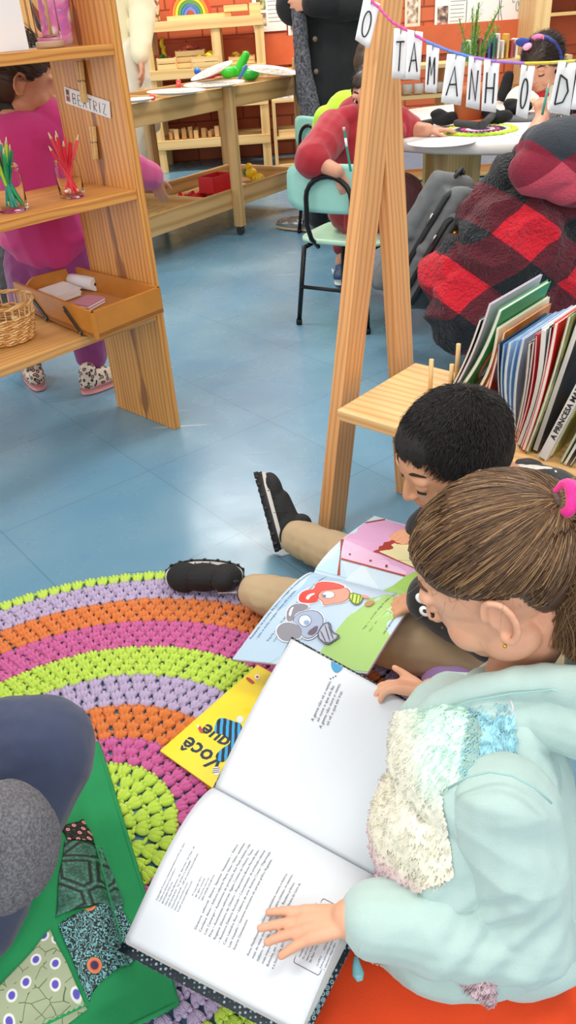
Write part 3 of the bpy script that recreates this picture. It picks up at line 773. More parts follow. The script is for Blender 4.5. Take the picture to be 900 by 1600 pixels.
# toys in the upper tray: a bright green animal-shaped watering can, red and blue pieces
def toy(name, c, prims, col, label, cat, group=None):
    c = V(c); P = []
    for p in prims:
        if p[0] == 'c': P.append(cap(c+V(p[1]), p[2], c+V(p[3]), p[4]))
        else: P.append(ell(c+V(p[1]), p[2]))
    o = blob(name, P, .004, flat(col, .3), None, 2); tag(o, label, cat, group); return o
g = at(372, 122, .68)
toy('green_toy', g, [('e', (-.04, 0, .03), (.055, .04, .035)), ('c', (0, 0, .03), .03, (.055, 0, .11), .022), ('e', (-.085, -.01, .045), (.03, .02, .02))], '#35c72c', 'bright green plastic toy handle sticking up from the play table', 'toy')
toy('green_toy', at(392, 126, .67), [('e', (0, 0, .03), (.05, .035, .03)), ('e', (.035, 0, .05), (.02, .02, .02)), ('e', (-.03, 0, .055), (.018, .02, .022))], '#1fae3a', 'darker green lumpy toy beside the upright green one', 'toy')
toy('red_toy', at(338, 124, .67), [('c', (-.05, 0, .02), .022, (.06, .02, .02), .018), ('e', (.02, 0, .03), (.03, .03, .02))], '#dc2a2e', 'red plastic toy lying behind the paper plates', 'toy')
toy('blue_toy', at(309, 117, .69), [('e', (0, 0, .02), (.022, .02, .02)), ('c', (0, 0, .01), .012, (.03, 0, .0), .01)], '#3d7fe0', 'small blue toy piece at the back of the play table', 'toy')
toy('blue_toy', at(380, 128, .69), [('c', (-.03, 0, .0), .008, (.02, 0, .07), .009)], '#4b79d8', 'thin blue stick toy leaning between the green toys', 'toy')
for i, (px, py) in enumerate(((279, 128), (279, 133), (238, 152))):
    mb = MB(); mb.ball(at(px, py, .70), .014, 12, 8); tag(mb.build('red_ball', flat('#e4524e', .4)), 'small coral red ball at the left of the play table', 'ball', 'coral red balls on the play table')
mb = MB(); mb.tube([tp(.05, TW_-.03, .66)+tu*(.11+.035*math.cos(a))+UP*(.0+.010*math.sin(a)) for a in [k*.4 for k in range(16)]], .005, 6, closed=True)
tag(mb.build('orange_ring', flat('#f08a28', .4)), 'orange ring against the far left rail of the play table', 'ring')
# toys in the lower tray
random.seed(3)
for i in range(11):
    c = at(262+i*7, 318-i*2+random.uniform(-3, 3), .175); M = Euler((random.random(), random.random(), random.random()*3)).to_matrix(); L_ = random.uniform(.05, .09)
    mb = MB(); mb.tube([c-M @ V((L_/2, 0, 0)), c, c+M @ V((L_/2, .01, 0))], [.010, .014, .009], 8)
    tag(mb.build('red_block', flat('#d3202c', .35)), 'red plastic piece in the heap in the lower left tray', 'toy piece', 'heap of red pieces in the lower tray')
t = empty('red_crate', at(335, 298, .162), 'red plastic toy crate behind the red pieces in the lower tray', 'toy crate')
c = at(338, 296, .200)
for nm, o_, s_ in (('crate_side', tn*-.05, (.16, .008, .08)), ('crate_side', tn*.05, (.16, .008, .08)), ('crate_end', tu*-.08, (.008, .10, .08)), ('crate_end', tu*.08, (.008, .10, .08)), ('crate_floor', UP*-.036, (.15, .09, .006))):
    mb = MB(); mb.box(c+o_+UP*.035, tu*s_[0], tn*s_[1], UP*s_[2]); mb.build(nm, flat('#c71f2a', .35), t, bevel=.002)
toy('white_toy', at(378, 291, .18), [('c', (-.015, 0, .0), .022, (-.03, .0, .12), .018), ('c', (0, 0, .0), .014, (.09, .0, -.0), .012)], '#f2f2f2', 'white L-shaped plastic toy in the lower right tray', 'toy')
toy('yellow_toy', at(393, 276, .19), [('e', (0, 0, .02), (.035, .03, .03)), ('e', (-.01, 0, .055), (.022, .022, .02)), ('e', (.02, -.01, -.01), (.02, .02, .02))], '#efc21e', 'yellow rounded toy in the lower right tray', 'toy')
toy('yellow_toy', at(406, 281, .18), [('e', (0, 0, .01), (.028, .025, .025)), ('e', (.02, 0, -.0), (.018, .018, .018))], '#f0c92a', 'small yellow toy right of the larger yellow one', 'toy')
toy('green_toy', at(384, 272, .20), [('e', (0, 0, .01), (.018, .018, .022)), ('c', (.01, 0, 0), .012, (.05, 0, -.035), .012)], '#2f8a3c', 'dark green small toy beside the yellow toys', 'toy')
toy('red_toy', at(418, 284, .175), [('c', (0, 0, 0), .013, (.05, .01, 0), .013)], '#c9443c', 'red stub toy beside the yellow toys in the lower tray', 'toy')
for i, (px, py, col, q) in enumerate(((240, 336, '#e8c52e', 'yellow'), (257, 331, '#e8c52e', 'yellow'), (428, 280, '#e8a52e', 'amber'))):
    mb = MB(); c = at(px, py, .167); mb.box(c, tu*.05, tn*.02, UP*.014); tag(mb.build('toy_brick', flat(col, .4), bevel=.003), ('flat %s toy brick in the lower tray ' % q)+['at the far left end', 'beside the red heap', 'at the right end'][i], 'toy brick')

# ================================================================= open shelving against the brick wall
def post(par, p, w_, d_, h, m=PP, name='post'):
    mb = MB(); mb.box(V(p)+UP*h/2, V((w_, 0, 0)), V((0, d_, 0)), UP*h); mb.build(name, m, par, bevel=.003)
bs = empty('shelving_frame', (-.36, 6.6, 0), 'tall pale pine shelving frame with toy crates against the brick wall', 'shelving')
X0, X1, XM = -.76, .04, -.22
for x in (X0, XM-.05, X1):
    for y in (6.42, 6.82):
        post(bs, (x, y, 0), .065, .05, .975)
for z in (.20, .46, .66, .955):
    mb = MB(); mb.bx(X0-.03, X1+.03, 6.39, 6.85, z-.015, z+.02); mb.build('shelf_board', PP, bs, bevel=.003)
    mb = MB(); mb.bx(X0-.03, X1+.03, 6.385, 6.41, z-.04, z+.022); mb.build('front_rail', PP, bs, bevel=.002)
def crate(x, y, z, w_, d_, h, label, fill, n=8, seed=0):
    t = empty('wooden_crate', (x, y, z), label, 'crate')
    for k in range(3 if h > .08 else 2):
        hh = h/(3 if h > .08 else 2)
        for yy in (y-d_/2, y+d_/2):
            mb = MB(); mb.box((x, yy, z+hh*(k+.5)), (w_, 0, 0), (0, .010, 0), (0, 0, hh*.88)); mb.build('slat', PP, t)
    for xx in (x-w_/2, x+w_/2):
        mb = MB(); mb.box((xx, y, z+h/2), (.012, 0, 0), (0, d_, 0), (0, 0, h)); mb.build('crate_end', PP, t)
    mb = MB(); mb.box((x, y, z+.006), (w_, 0, 0), (0, d_, 0), (0, 0, .010)); mb.build('crate_floor', PP, t)
    r = random.Random(seed)
    for k in range(n):
        col, nm = fill[k % len(fill)]
        c = V((x+r.uniform(-.4, .4)*w_, y+r.uniform(-.35, .35)*d_, z+h*.95+r.uniform(-.02, .015)))
        M = Euler((r.uniform(-.4, .4), r.uniform(-.4, .4), r.random()*3)).to_matrix()
        mb = MB(); L_ = r.uniform(.05, .10); mb.tube([c-M @ V((L_/2, 0, 0)), c+V((0, 0, .008)), c+M @ V((L_/2, 0, 0))], [.010, .014, .010], 8)
        tag(mb.build('toy_piece', flat(col, .4)), nm+' toy piece on top of the '+label.split(' with')[0].replace('wooden crate ', 'crate '), 'toy piece', nm+' pieces '+label[:30])
crate(-.64, 6.50, .682, .13, .17, .075, 'wooden crate with green and red toys, leftmost on the shelving', [('#3a8a3a', 'green'), ('#c84a4a', 'red')], 6, 1)
crate(-.47, 6.56, .682, .20, .20, .11, 'wooden crate with red toys, tallest of three on the shelving', [('#c8555a', 'rose'), ('#d96a4a', 'rust')], 8, 2)
crate(-.36, 6.46, .682, .19, .14, .07, 'wooden crate with yellow toys, rightmost of three on the shelving', [('#e8cf2e', 'yellow')], 9, 3)
crate(-.10, 6.56, .682, .18, .2, .05, 'shallow wooden crate with yellow toys right of the middle post', [('#e0c040', 'ochre')], 4, 4)
# rainbow on the top
t = empty('wooden_rainbow', (-.44, 6.6, .975), 'stacking wooden rainbow arch toy on top of the shelving', 'rainbow toy')
for k, col in enumerate(('#d8432e', '#ec8a2a', '#efc93a', '#4f9a4a', '#3f78b8', '#6a7fc8')):
    r = .150-.021*k
    mb = MB(); pts = []
    def arc(u, v, r=r):
        a = math.pi*u; q = [(r-.018, 0), (r, 0), (r, .06), (r-.018, .06), (r-.018, 0)][int(round(v*4))]
        return (-.44+q[0]*math.cos(a), 6.55+q[1], 1.005+q[0]*math.sin(a))
    mb.grid(arc, 24, 4, smooth=False); mb.build('rainbow_arch', flat(col, .5), t)
mb = MB(); mb.bx(-.61, -.15, 6.52, 6.68, .976, 1.004); tag(mb.build('wooden_plank', PP, bevel=.003), 'long wooden plank under the wooden rainbow', 'plank')
mb = MB(); mb.bx(-.20, -.03, 6.5, 6.66, 1.006, 1.045); mb.bx(-.03, .06, 6.5, 6.66, .976, 1.045) if False else None; tag(mb.build('wooden_box', PP, bevel=.003), 'flat pale wooden box beside the wooden rainbow', 'box')
mb = MB(); mb.bx(-.02, .06, 6.5, 6.64, .976, 1.05); tag(mb.build('wooden_box', PP, bevel=.003), 'small square wooden box at the right end of the shelving top', 'box')
def birch():
    m, nt, b = newmat('m_birch'); L = nt.links.new
    tc = N(nt, 'ShaderNodeTexCoord'); n = N(nt, 'ShaderNodeTexNoise', Scale=30.0, Detail=3.0); L(tc.outputs['Object'], n.inputs['Vector'])
    r = ramp(nt, [(.50, '#ead9bf'), (.60, '#8a5c3c')]); L(n.outputs['Fac'], r.inputs['Fac']); L(r.outputs['Color'], b.inputs['Base Color']); return m
BI = birch()
for i, x in enumerate((-.80, -.745, -.69)):
    mb = MB(); mb.tube([(x, 6.62, .98), (x+.01, 6.62, 1.12), (x, 6.62, 1.28)], .023, 10); tag(mb.build('birch_log', BI), 'upright speckled birch stick left of the wooden rainbow', 'log', 'birch sticks beside the rainbow')
# wooden unit blocks in the lower bay
random.seed(9)
for i in range(26):
    x = -.68+.05*(i % 10)+random.uniform(-.01, .01); row = i//10; z = .222+.045*row*(1 if i % 3 else 0)
    mb = MB(); h_ = random.uniform(.04, .075); y = 6.46+.07*row
    if i % 3 == 0: mb.lathe([(.016, 0), (.016, h_)], (x, y, .222), 14, 0, (0, 0, 1))
    else: mb.box((x, y, .222+h_/2), (.034, 0, 0), (0, .04, 0), (0, 0, h_))
    tag(mb.build('wooden_block', flat(['#c99a62', '#dab07a', '#b98850'][i % 3], .6), bevel=.002), 'plain wooden building block in the lowest bay of the shelving', 'block', 'wooden building blocks on the shelving')
# low unit
def low_unit(x0, x1, y, h, zs, label):
    t = empty('low_shelf', ((x0+x1)/2, y, 0), label, 'shelf')
    for x in (x0, x1-.022): mb = MB(); mb.bx(x, x+.022, y, y+.33, 0, h); mb.build('side_panel', PK, t)
    for z in zs: mb = MB(); mb.bx(x0+.022, x1-.022, y, y+.33, z-.018, z); mb.build('shelf_board', PP, t)
    mb = MB(); mb.bx(x0, x1, y, y+.33, h, h+.018); mb.build('top_board', PP, t); return t
low_unit(.095, .62, 6.2, .44, (.03, .22), 'low pale pine shelf unit with two bays behind the woman in black')
mb = MB(); mb.bx(.13, .33, 6.24, 6.5, .458, .50); tag(mb.build('clear_box', flat('#c9cfd2', .3, var=.3, vscale=40), bevel=.004), 'small grey box of odds and ends on the low shelf unit', 'box')
t = empty('wooden_tray', (.22, 6.3, .22), 'shallow wooden tray inside the low pine shelf unit', 'tray')
for a in ((.13, .32, 6.22, 6.235), (.13, .32, 6.45, 6.465)): mb = MB(); mb.bx(a[0], a[1], a[2], a[3], .221, .262); mb.build('tray_side', PK, t)
mb = MB(); mb.bx(.13, .32, 6.235, 6.45, .221, .228); mb.build('tray_floor', PK, t)
# taller board with yellow booklets in front of the beam
t = empty('wall_ledge', (.3, 6.8, .6), 'narrow pine ledge below the orange beam holding yellow booklets', 'ledge')
mb = MB(); mb.bx(.05, .95, 6.62, 6.87, .585, .605); mb.build('ledge_board', PP, t)
mb = MB(); mb.bx(.05, .95, 6.60, 6.62, .56, .605); mb.build('ledge_lip', PK, t)
for x in (.06, .90): mb = MB(); mb.bx(x, x+.02, 6.62, 6.87, .46, .585); mb.build('bracket', PK, t)
for k in range(3):
    mb = MB(); mb.box((.20+.05*k, 6.72, .610+.006*k), (.26, .03*k, 0), (-.02*k, .17, 0), (0, 0, .006)); tag(mb.build('booklet', flat(['#e9a93a', '#f0b848', '#e3992c'][k], .5)), 'orange-yellow booklet %s on the ledge under the posters' % ['lowest', 'in the middle', 'topmost'][k], 'booklet')
# wall cupboard door at the left
t = empty('wall_cupboard', (-1.25, 6.75, .78), 'brown plywood wall cupboard above the yellow fruit toys', 'cupboard')
mb = MB(); mb.bx(-2.4, -.83, 6.68, 6.92, .70, 2.2); mb.build('cabinet_body', wood('#d9a766', '#bd8545', knots=False), t)
for x in (-1.62, -1.225, -.83): mb = MB(); mb.bx(x-.385, x-.005, 6.662, 6.68, .72, 2.2); mb.build('door', wood('#dba868', '#c08848', knots=False), t)
mb = MB(); mb.bx(-1.0, -.90, 6.655, 6.662, 1.06, 1.10); o=mb.build('name_card', CARD); tag(o, 'white card label pegged on the cupboard door', 'card')
peg('clothes_peg', (-.95, 6.652, 1.10), (0, 0, 1), (1, 0, 0), (0, -1, 0), .06, 'clothes peg holding the white card on the cupboard door')
mb = MB(); mb.bx(-1.9, -.83, 6.5, 6.9, .0, .44); tag(mb.build('low_cabinet', wood('#c79a62', '#a87840', knots=False), bevel=.004), 'closed low wooden cabinet behind the legs in cream trousers', 'cabinet')
for i, (px, py) in enumerate(((238, 75), (240, 90), (236, 93), (262, 68), (265, 80), (246, 84))):
    c = aty(px, py, 6.6)
    mb = MB(); mb.tube([c+V((.045*math.cos(a), 0, .045*math.sin(a))) for a in [2.2+k*.25 for k in range(9)]], [.004, .011, .014, .015, .015, .015, .014, .010, .004], 8)
    tag(mb.build('toy_banana', flat('#e8cf2a', .4)), 'yellow toy banana hanging under the wall cupboard', 'toy fruit', 'toy bananas under the cupboard')

# ================================================================= posters on the brick wall
def photo_mat(c1, c2, c3, sc, seed):
    m, nt, b = newmat('m_photo'); L = nt.links.new
    tc = N(nt, 'ShaderNodeTexCoord'); mp = N(nt, 'ShaderNodeMapping'); mp.inputs['Location'].default_value = (seed, seed*2, 0); L(tc.outputs['Object'], mp.inputs['Vector'])
    n = N(nt, 'ShaderNodeTexNoise', Scale=sc, Detail=3.0); L(mp.outputs['Vector'], n.inputs['Vector'])
    r = ramp(nt, [(.38, c1), (.5, c2), (.62, c3)]); L(n.outputs['Fac'], r.inputs['Fac']); L(r.outputs['Color'], b.inputs['Base Color']); return m
PH = [photo_mat('#6b5a3a', '#8fa05a', '#d9c9a0', 28, 1), photo_mat('#8a6a52', '#c9b49a', '#efe3d2', 24, 5), photo_mat('#5a4a48', '#a88a78', '#e0d0c0', 24, 9)]
INK = flat('#8a8a88', .7)
def poster(px0, px1, ytop, ybot, label, photos, lines, mat='#f2efe8', dy=0.0):
    """pixel extents on the wall plane"""
    Y = 6.912 if ybot > 100 else 6.912
    a = aty(px0, ybot, Y); b = aty(px1, ybot, Y); z0 = (a.z+b.z)/2; z1 = aty((px0+px1)/2, ytop, Y).z
    Y -= dy
    t = empty('poster', ((a.x+b.x)/2, Y, z0), label, 'poster')
    mb = MB(); mb.bx(a.x, b.x, Y-.003, Y, z0, z1); mb.build('sheet', flat(mat, .7), t)
    W_, H_ = b.x-a.x, z1-z0
    for (u0, u1, v0, v1, k) in photos:
        mb = MB(); mb.bx(a.x+u0*W_, a.x+u1*W_, Y-.0045, Y-.003, z0+v0*H_, z0+v1*H_); mb.build('photograph', PH[k], t)
    if lines:
        mb = MB()
        for (u0, u1, v0, v1, n) in lines:
            for k in range(n):
                v = v1-(v1-v0)*(k+.5)/n; e = u1-(u1-u0)*random.Random(k).choice([0, .1, .4, .2, .05])
                mb.bx(a.x+u0*W_, a.x+e*W_, Y-.0040, Y-.003, z0+v*H_, z0+(v+.30*(v1-v0)/n*.5)*H_)
        mb.build('text_lines', INK, t)
    return t, a, W_, H_, z0, Y
poster(397, 448, -70, 49, 'printed poster with two photos and text lines, leftmost on the brick wall', [(.10, .40, .52, .96, 0), (.12, .40, .08, .26, 1), (.12, .40, .30, .5, 0)], [(.46, .92, .10, .98, 16)])
poster(451, 500, -70, 60, 'poster of photo pairs half hidden by the woman in black', [(.08, .40, .04, .36, 2), (.08, .40, .40, .72, 1), (.50, .86, .42, .76, 2), (.50, .86, .04, .36, 0)], [])
poster(632, 656, -40, 46, 'narrow cream drawing beside the wooden frame top', [(.15, .85, .12, .6, 1)], [], '#efdcc0')
poster(678, 727, -80, 56, 'poster with bowl photo and text, right of the wooden frame', [(.10, .90, .62, .98, 1), (.08, .42, .06, .36, 2)], [(.48, .95, .10, .52, 9)])
t_, a_, W_, H_, z0_, Y_ = poster(726, 777, -80, 56, 'white sheet with a row of small drawn figures above scribbled writing', [], [(.05, .6, .45, .66, 4)], '#f0eeea')
mb = MB()
for k in range(4): mb.tube([(a_.x+W_*(.2+.15*k)+.010*math.cos(q), Y_-.004, z0_+H_*.74+.015*math.sin(q)) for q in [i*.6 for i in range(11)]], .0025, 5, closed=False)
mb.build('pencil_drawing', flat('#4a4a4c', .7), t_)
t_, a_, W_, H_, z0_, Y_ = poster(776, 828, -80, 56, 'white sheet with a big pencil circle drawn on it', [(.15, .5, .90, 1.0, 2)], [], '#f0eeea')
mb = MB(); mb.tube([(a_.x+W_*(.42+.36*math.cos(q)*(1+.1*math.sin(q*2))), Y_-.004, z0_+H_*(.42+.34*math.sin(q))) for q in [i*.2 for i in range(32)]], .0022, 5, closed=True)
for k in range(3): mb.tube([(a_.x+W_*(.3+.12*k+.04*math.cos(q)), Y_-.004, z0_+H_*(.55-.1*k+.06*math.sin(q))) for q in [i*.7 for i in range(9)]], .002, 5)
mb.build('pencil_drawing', flat('#5a5a5c', .7), t_)
# tall cupboard frame top right and small shelf unit behind the round table
t = empty('corner_shelf', (2.35, 6.7, 0), 'pine corner shelving seen behind the girl with the blue headband', 'shelving')
mb = MB(); mb.bx(2.02, 2.14, 6.5, 6.9, 0, 1.9); mb.build('side_panel', PK, t)
for z in (.45, .86, 1.02): mb = MB(); mb.bx(2.14, 3.2, 6.5, 6.9, z-.02, z); mb.build('shelf_board', PP, t)
mb = MB(); mb.bx(3.2, 3.3, 6.5, 6.9, 0, 1.9); mb.build('side_panel', PK, t)
t = empty('low_shelf', (1.2, 5.5, 0), 'low pine shelf with books behind the round white table', 'shelf')
for x in (.78, 1.15, 1.9): mb = MB(); mb.bx(x, x+(.10 if x == 1.15 else .022), 5.35, 5.65, 0, .66); mb.build('side_panel', PK, t)
for z in (.03, .28, .50, .66): mb = MB(); mb.bx(.80, 1.9, 5.35, 5.65, z-.02, z); mb.build('shelf_board', PP, t)
random.seed(21)
for k in range(12):
    x = 1.28+.028*k; h_ = random.uniform(.09, .14); 
    mb = MB(); mb.box((x, 5.45, .665+h_/2), (.012, 0, .003), (0, .12, 0), (0, 0, h_)); tag(mb.build('small_book', flat(random.choice(['#b84a5a', '#4a5aa8', '#d8b04a', '#e8e4dc', '#7a4a8a', '#3a7a6a']), .5)), 'small book in the row on the low shelf behind the round table', 'book', 'small books behind the round table')
for k in range(5):
    mb = MB(); mb.lathe([(.03, 0), (.032, .05), (.03, .055)], (.86+.07*k, 5.42, .506), 14); tag(mb.build('small_pot', flat(['#f0efe8', '#d9d0c4', '#e8e8e8'][k % 3], .5)), 'small pale pot on the low shelf behind the round table', 'pot', 'small pots behind the round table')
# ================================================================= people: body, clothes, hair as children of one empty
def hair_cap(parent, c, M, s, mat, low=-.25, fringe=.16, thick=1.0, extra=(), vox=.0035, name='hair', wr=None):
    """solid hair over skull, above the hairline; c M s as in head_prims"""
    c = V(c); q = lambda x, y, z: c+M @ V((x, y, z))*s
    P = [ell(q(0, -.09, .155), (.405*thick*s, .465*thick*s, .385*thick*s), M), ell(q(0, -.20, -.02), (.375*s*thick, .36*s*thick, .36*s*thick), M), ell(q(0, .12, .25), (.31*s, .27*s, .22*s), M)]
    for e in extra: P.append(e)
    me = blob('hair_tmp', P, vox, mat, None, 3, wr, True)
    # cut away what lies in front of and below the hairline
    import bmesh
    bm = bmesh.new(); bm.from_mesh(me); kill = []
    Mi = M.inverted()
    for v in bm.verts:
        l = Mi @ (v.co-c)/s
        lim = fringe if abs(l.x) < .24 else fringe-(abs(l.x)-.24)*2.0
        if l.y > .02 and l.z < lim+ .05*math.sin(l.x*40) and l.y > .02: kill.append(v)
        elif l.y > -.10 and l.z < -.02+.03*math.sin(l.y*60) : kill.append(v)
        elif l.z < low: kill.append(v)
    if not extra: bmesh.ops.delete(bm, geom=kill, context='VERTS')
    bm.to_mesh(me); bm.free(); me.name = name
    return link(name, me, parent)
def short_strands(parent, c, M, s, mat, n, L, r, seed, dirf, zmin=-.2, fringe=.16, name='hair_strands', scale=1.0):
    c = V(c); rnd = random.Random(seed); paths = []
    while len(paths) < n:
        v = V((rnd.gauss(0, 1), rnd.gauss(0, 1), rnd.gauss(0, 1))).normalized()
        l = V((v.x*.40, -.09+v.y*.46, .145+v.z*.385))*scale
        if l.y > .05 and l.z < fringe-(max(0, abs(l.x)-.22)*1.6): continue
        if l.z < zmin or (l.y > -.08 and l.z < .0): continue
        nrm = V((v.x/.40, v.y/.46, v.z/.385)).normalized()
        d = V(dirf(l)); d = (d-nrm*d.dot(nrm)).normalized()
        LL = L*rnd.uniform(.7, 1.2); p = c+M @ l*s; pts = [p]; wob = V((rnd.gauss(0, .25), rnd.gauss(0, .25), rnd.gauss(0, .2)))
        for k in range(4):
            up = .55-.33*k
            dd = M @ ((d+wob*.8+nrm*max(up, -.25)).normalized())
            pts.append(pts[-1]+dd*LL/4)
        paths.append(pts)
    return strands(name, paths, r, mat, parent, seed)
def shoe(parent, heel, toe, up=(0, 0, 1), w=.036, h=.05, upper='#1d1d20', sole='#e9e6e0', name='shoe', accent=None, vox=.003, mat=None, ribs=False):
    heel, toe, up = V(heel), V(toe), V(up).normalized(); f = (toe-heel); L = f.length; f.normalize(); r = f.cross(up).normalized(); up = r.cross(f)
    M = Matrix((r, f, up)).transposed(); q = lambda x, y, z: heel+f*y*L+r*x+up*z
    P = [ell(q(0, .20, h*.42), (w*.88, L*.22, h*.50), M), ell(q(0, .50, h*.38), (w*.95, L*.32, h*.42), M), ell(q(0, .76, h*.32), (w*1.02, L*.24, h*.36), M), cap(q(0, .20, h*.5), w*.80, q(0, .22, h*.95), w*.78), cap(q(0, .30, h*.6), w*.75, q(0, .60, h*.45), w*.8)]
    o = blob(name, P, vox, mat or flat(upper, .55, bump=.3, bscale=300), parent, 4)
    mb = MB(); nn = 40
    def out(a, e=0.0):
        y = .5+.52*math.sin(a); wd = w*(.86+.16*(y-.2))*abs(math.cos(a))**.75*(1 if math.cos(a) > 0 else -1)
        return (wd*(1+e), y)
    top = [q(out(2*math.pi*k/nn, .06)[0], out(2*math.pi*k/nn)[1], h*.20+h*.10*max(0, (out(2*math.pi*k/nn)[1]-.7))) for k in range(nn)]
    bot = [q(out(2*math.pi*k/nn, .0)[0], out(2*math.pi*k/nn)[1], -h*.14+h*.25*max(0, (out(2*math.pi*k/nn)[1]-.8))) for k in range(nn)]
    b = len(mb.v); mb.v += top+bot
    for k in range(nn): mb.face((b+k, b+(k+1) % nn, b+nn+(k+1) % nn, b+nn+k), None, 0, True)
    mb.face(list(range(nn))); mb.face(list(range(nn, 2*nn))[::-1])
    so = mb.build('sole', flat(sole, .5), o)
    if ribs:
        for k in range(18):
            a = 2*math.pi*k/18; x, y = out(a, .10); mb = MB(); mb.box(q(x*.93, y, -h*.10), f*L*.04, r*w*.28, up*h*.16); mb.build('tread_block', flat('#101012', .6), o, bevel=.001)
    return o
def dress(parent, name, prims, color, vox=.004, wamp=.004, wsc=14, mat=None, rough=.85):
    return blob(name, prims, vox, mat or flat(color or '#ffffff', rough, bump=.25, bscale=500, sheen=.25), parent, 5, wrinkle(wamp, wsc) if wamp else None)

# ---- child in magenta, standing behind the shelf with her back to us
pk = empty('person', at(100, 612, 0), 'child in magenta sweatshirt and plum trousers standing behind the shelf unit', 'person')
SK1, SK2 = skin('#c98f6e'), skin('#d8a184')
hp = V((-.62, 2.28, .47)); ch = V((-.645, 2.26, .75)); hd = aty(34, 122, 2.27)
Mh = frame((.95, .30, -.30), UP)
b_prims = head_prims(hd, Mh, .19)+chain([hd+V((.0, -.01, -.07)), ch], [.042, .05])+[cap(hp, .09, ch, .085)]
lA, rA = at(52, 592, .0), at(152, 600, .0)
for s_, ank in ((-1, lA), (1, rA)):
    b_prims += chain([hp+V((.055*s_, 0, -.02)), V((ank.x*.5+hp.x*.5+.02*s_, ank.y, .27)), V((ank.x, ank.y, .07))], [.07, .05, .035])
sr = V((-.545, 2.27, .77)); er = V((-.42, 2.40, .64)); wr_ = aty(243, 278, 2.62)
b_prims += chain([sr, er, wr_], [.04, .035, .024])+hand_prims(wr_, V((.1, .3, -1)), V((0, -1, -.2)), .095, side=-1)
sl = V((-.77, 2.27, .77)); el = V((-.84, 2.40, .62)); wl = V((-.72, 2.60, .60))
b_prims += chain([sl, el, wl], [.04, .035, .025])+hand_prims(wl, V((.2, 1, -.1)), UP, .09)
blob('body', b_prims, .0035, SK1, pk, 3)
dress(pk, 'sweatshirt', [cap(hp+V((0, 0, .03)), .125, ch+V((0, 0, -.04)), .115), ell(ch+V((0, .0, .0)), (.15, .10, .07)), cap(sr, .062, er, .055), cap(er, .055, wr_+(er-wr_).normalized()*.035, .04), cap(sl, .062, el, .055), cap(el, .055, wl, .04), ell(hp+V((0, 0, .02)), (.142, .12, .05))], '#c8307c', .005, .006, 9)
dress(pk, 'trousers', [cap(hp+V((0, 0, .02)), .105, hp+V((0, 0, -.06)), .10)]+sum([chain([hp+V((.06*s_, 0, -.06)), V((a_.x*.6+hp.x*.4+.02*s_, a_.y, .27)), V((a_.x, a_.y, .10))], [.085, .068, .050]) for s_, a_ in ((-1, lA), (1, rA))], []), '#8a3572', .005, .005, 16)
dress(pk, 'neck_scarf', [cap(ch+V((-.05, 0, .05)), .062, hd+V((-.02, -.01, -.085)), .05), ell(ch+V((-.05, 0, .04)), (.10, .075, .03))], '#2b2624', .004, .004, 20)
HB = hairmat('#2a1c14', '#4d3524')
hair_cap(pk, hd, Mh, .19, HB, low=-.42, thick=1.03)
short_strands(pk, hd, Mh, .19, HB, 1200, .05, .0008, 3, lambda l: (0, -1, .1), zmin=-.35)
def leopard():
    m, nt, b = newmat('m_leopard'); L = nt.links.new
    tc = N(nt, 'ShaderNodeTexCoord'); vo = N(nt, 'ShaderNodeTexVoronoi', Scale=75.0); L(tc.outputs['Object'], vo.inputs['Vector'])
    r = ramp(nt, [(.0, '#b08a72'), (.22, '#b08a72'), (.28, '#2b2322'), (.42, '#2b2322'), (.50, '#dcc7b6')]); L(vo.outputs['Distance'], r.inputs['Fac']); L(r.outputs['Color'], b.inputs['Base Color']); return m
LEO = leopard()
shoe(pk, at(62, 606, .012), at(37, 585, .012)+V((-.0, .07, 0)), w=.036, h=.062, sole='#dd8f8c', mat=LEO, vox=.003)
shoe(pk, at(130, 612, .012), at(185, 590, .012)+V((.0, .01, 0)), w=.036, h=.062, sole='#dd8f8c', mat=LEO, vox=.003)
# ---- child in teal top and black trousers further left
tl = empty('person', (-1.12, 3.2, 0), 'child in teal top and black trousers mostly hidden behind the child in magenta', 'person')
bx0 = V((-.88, 3.15, 0))
hd2 = bx0+V((.0, 0, 1.0)); Mh2 = frame((1, .2, -.1), UP)
hip2, ch2 = bx0+V((0, 0, .52)), bx0+V((0, 0, .80))
f1, f2 = at(22, 570, 0), at(2, 545, 0)
Pb = head_prims(hd2, Mh2, .185)+chain([hd2, ch2], [.045, .05])+[cap(hip2, .08, ch2, .08)]
for f_, s_ in ((f1, 1), (f2, -1)): Pb += chain([hip2+V((.05*s_, 0, -.02)), V((f_.x, (f_.y+hip2.y)/2, .28)), V((f_.x, f_.y, .07))], [.06, .045, .034])
sh2 = ch2+V((.11, 0, .0)); eb2 = V((-.66, 3.2, .66)); wb2 = V((-.62, 3.4, .58))
sh3 = ch2+V((-.11, 0, .0)); eb3 = ch2+V((-.17, .05, -.17)); wb3 = ch2+V((-.1, .18, -.22))
Pb += chain([sh2, eb2, wb2], [.04, .034, .024])+hand_prims(wb2, V((.2, 1, -.2)), UP, .09)+chain([sh3, eb3, wb3], [.04, .034, .024])+hand_prims(wb3, V((.3, 1, 0)), UP, .09)
blob('body', Pb, .005, SK1, tl, 3)
dress(tl, 'top', [cap(hip2, .10, ch2, .105), ell(ch2, (.15, .10, .08)), cap(sh2, .06, eb2, .05), cap(eb2, .05, wb2, .036), cap(sh3, .06, eb3, .05), cap(eb3, .05, wb3, .036)], '#2aa6a0', .006, .005, 12)
dress(tl, 'trousers', sum([chain([hip2+V((.045*s_, 0, -.02)), V((f_.x, (f_.y+hip2.y)/2, .28)), V((f_.x, f_.y, .09))], [.085, .065, .05]) for f_, s_ in ((f1, 1), (f2, -1))], []), '#15161c', .006, .005, 16)
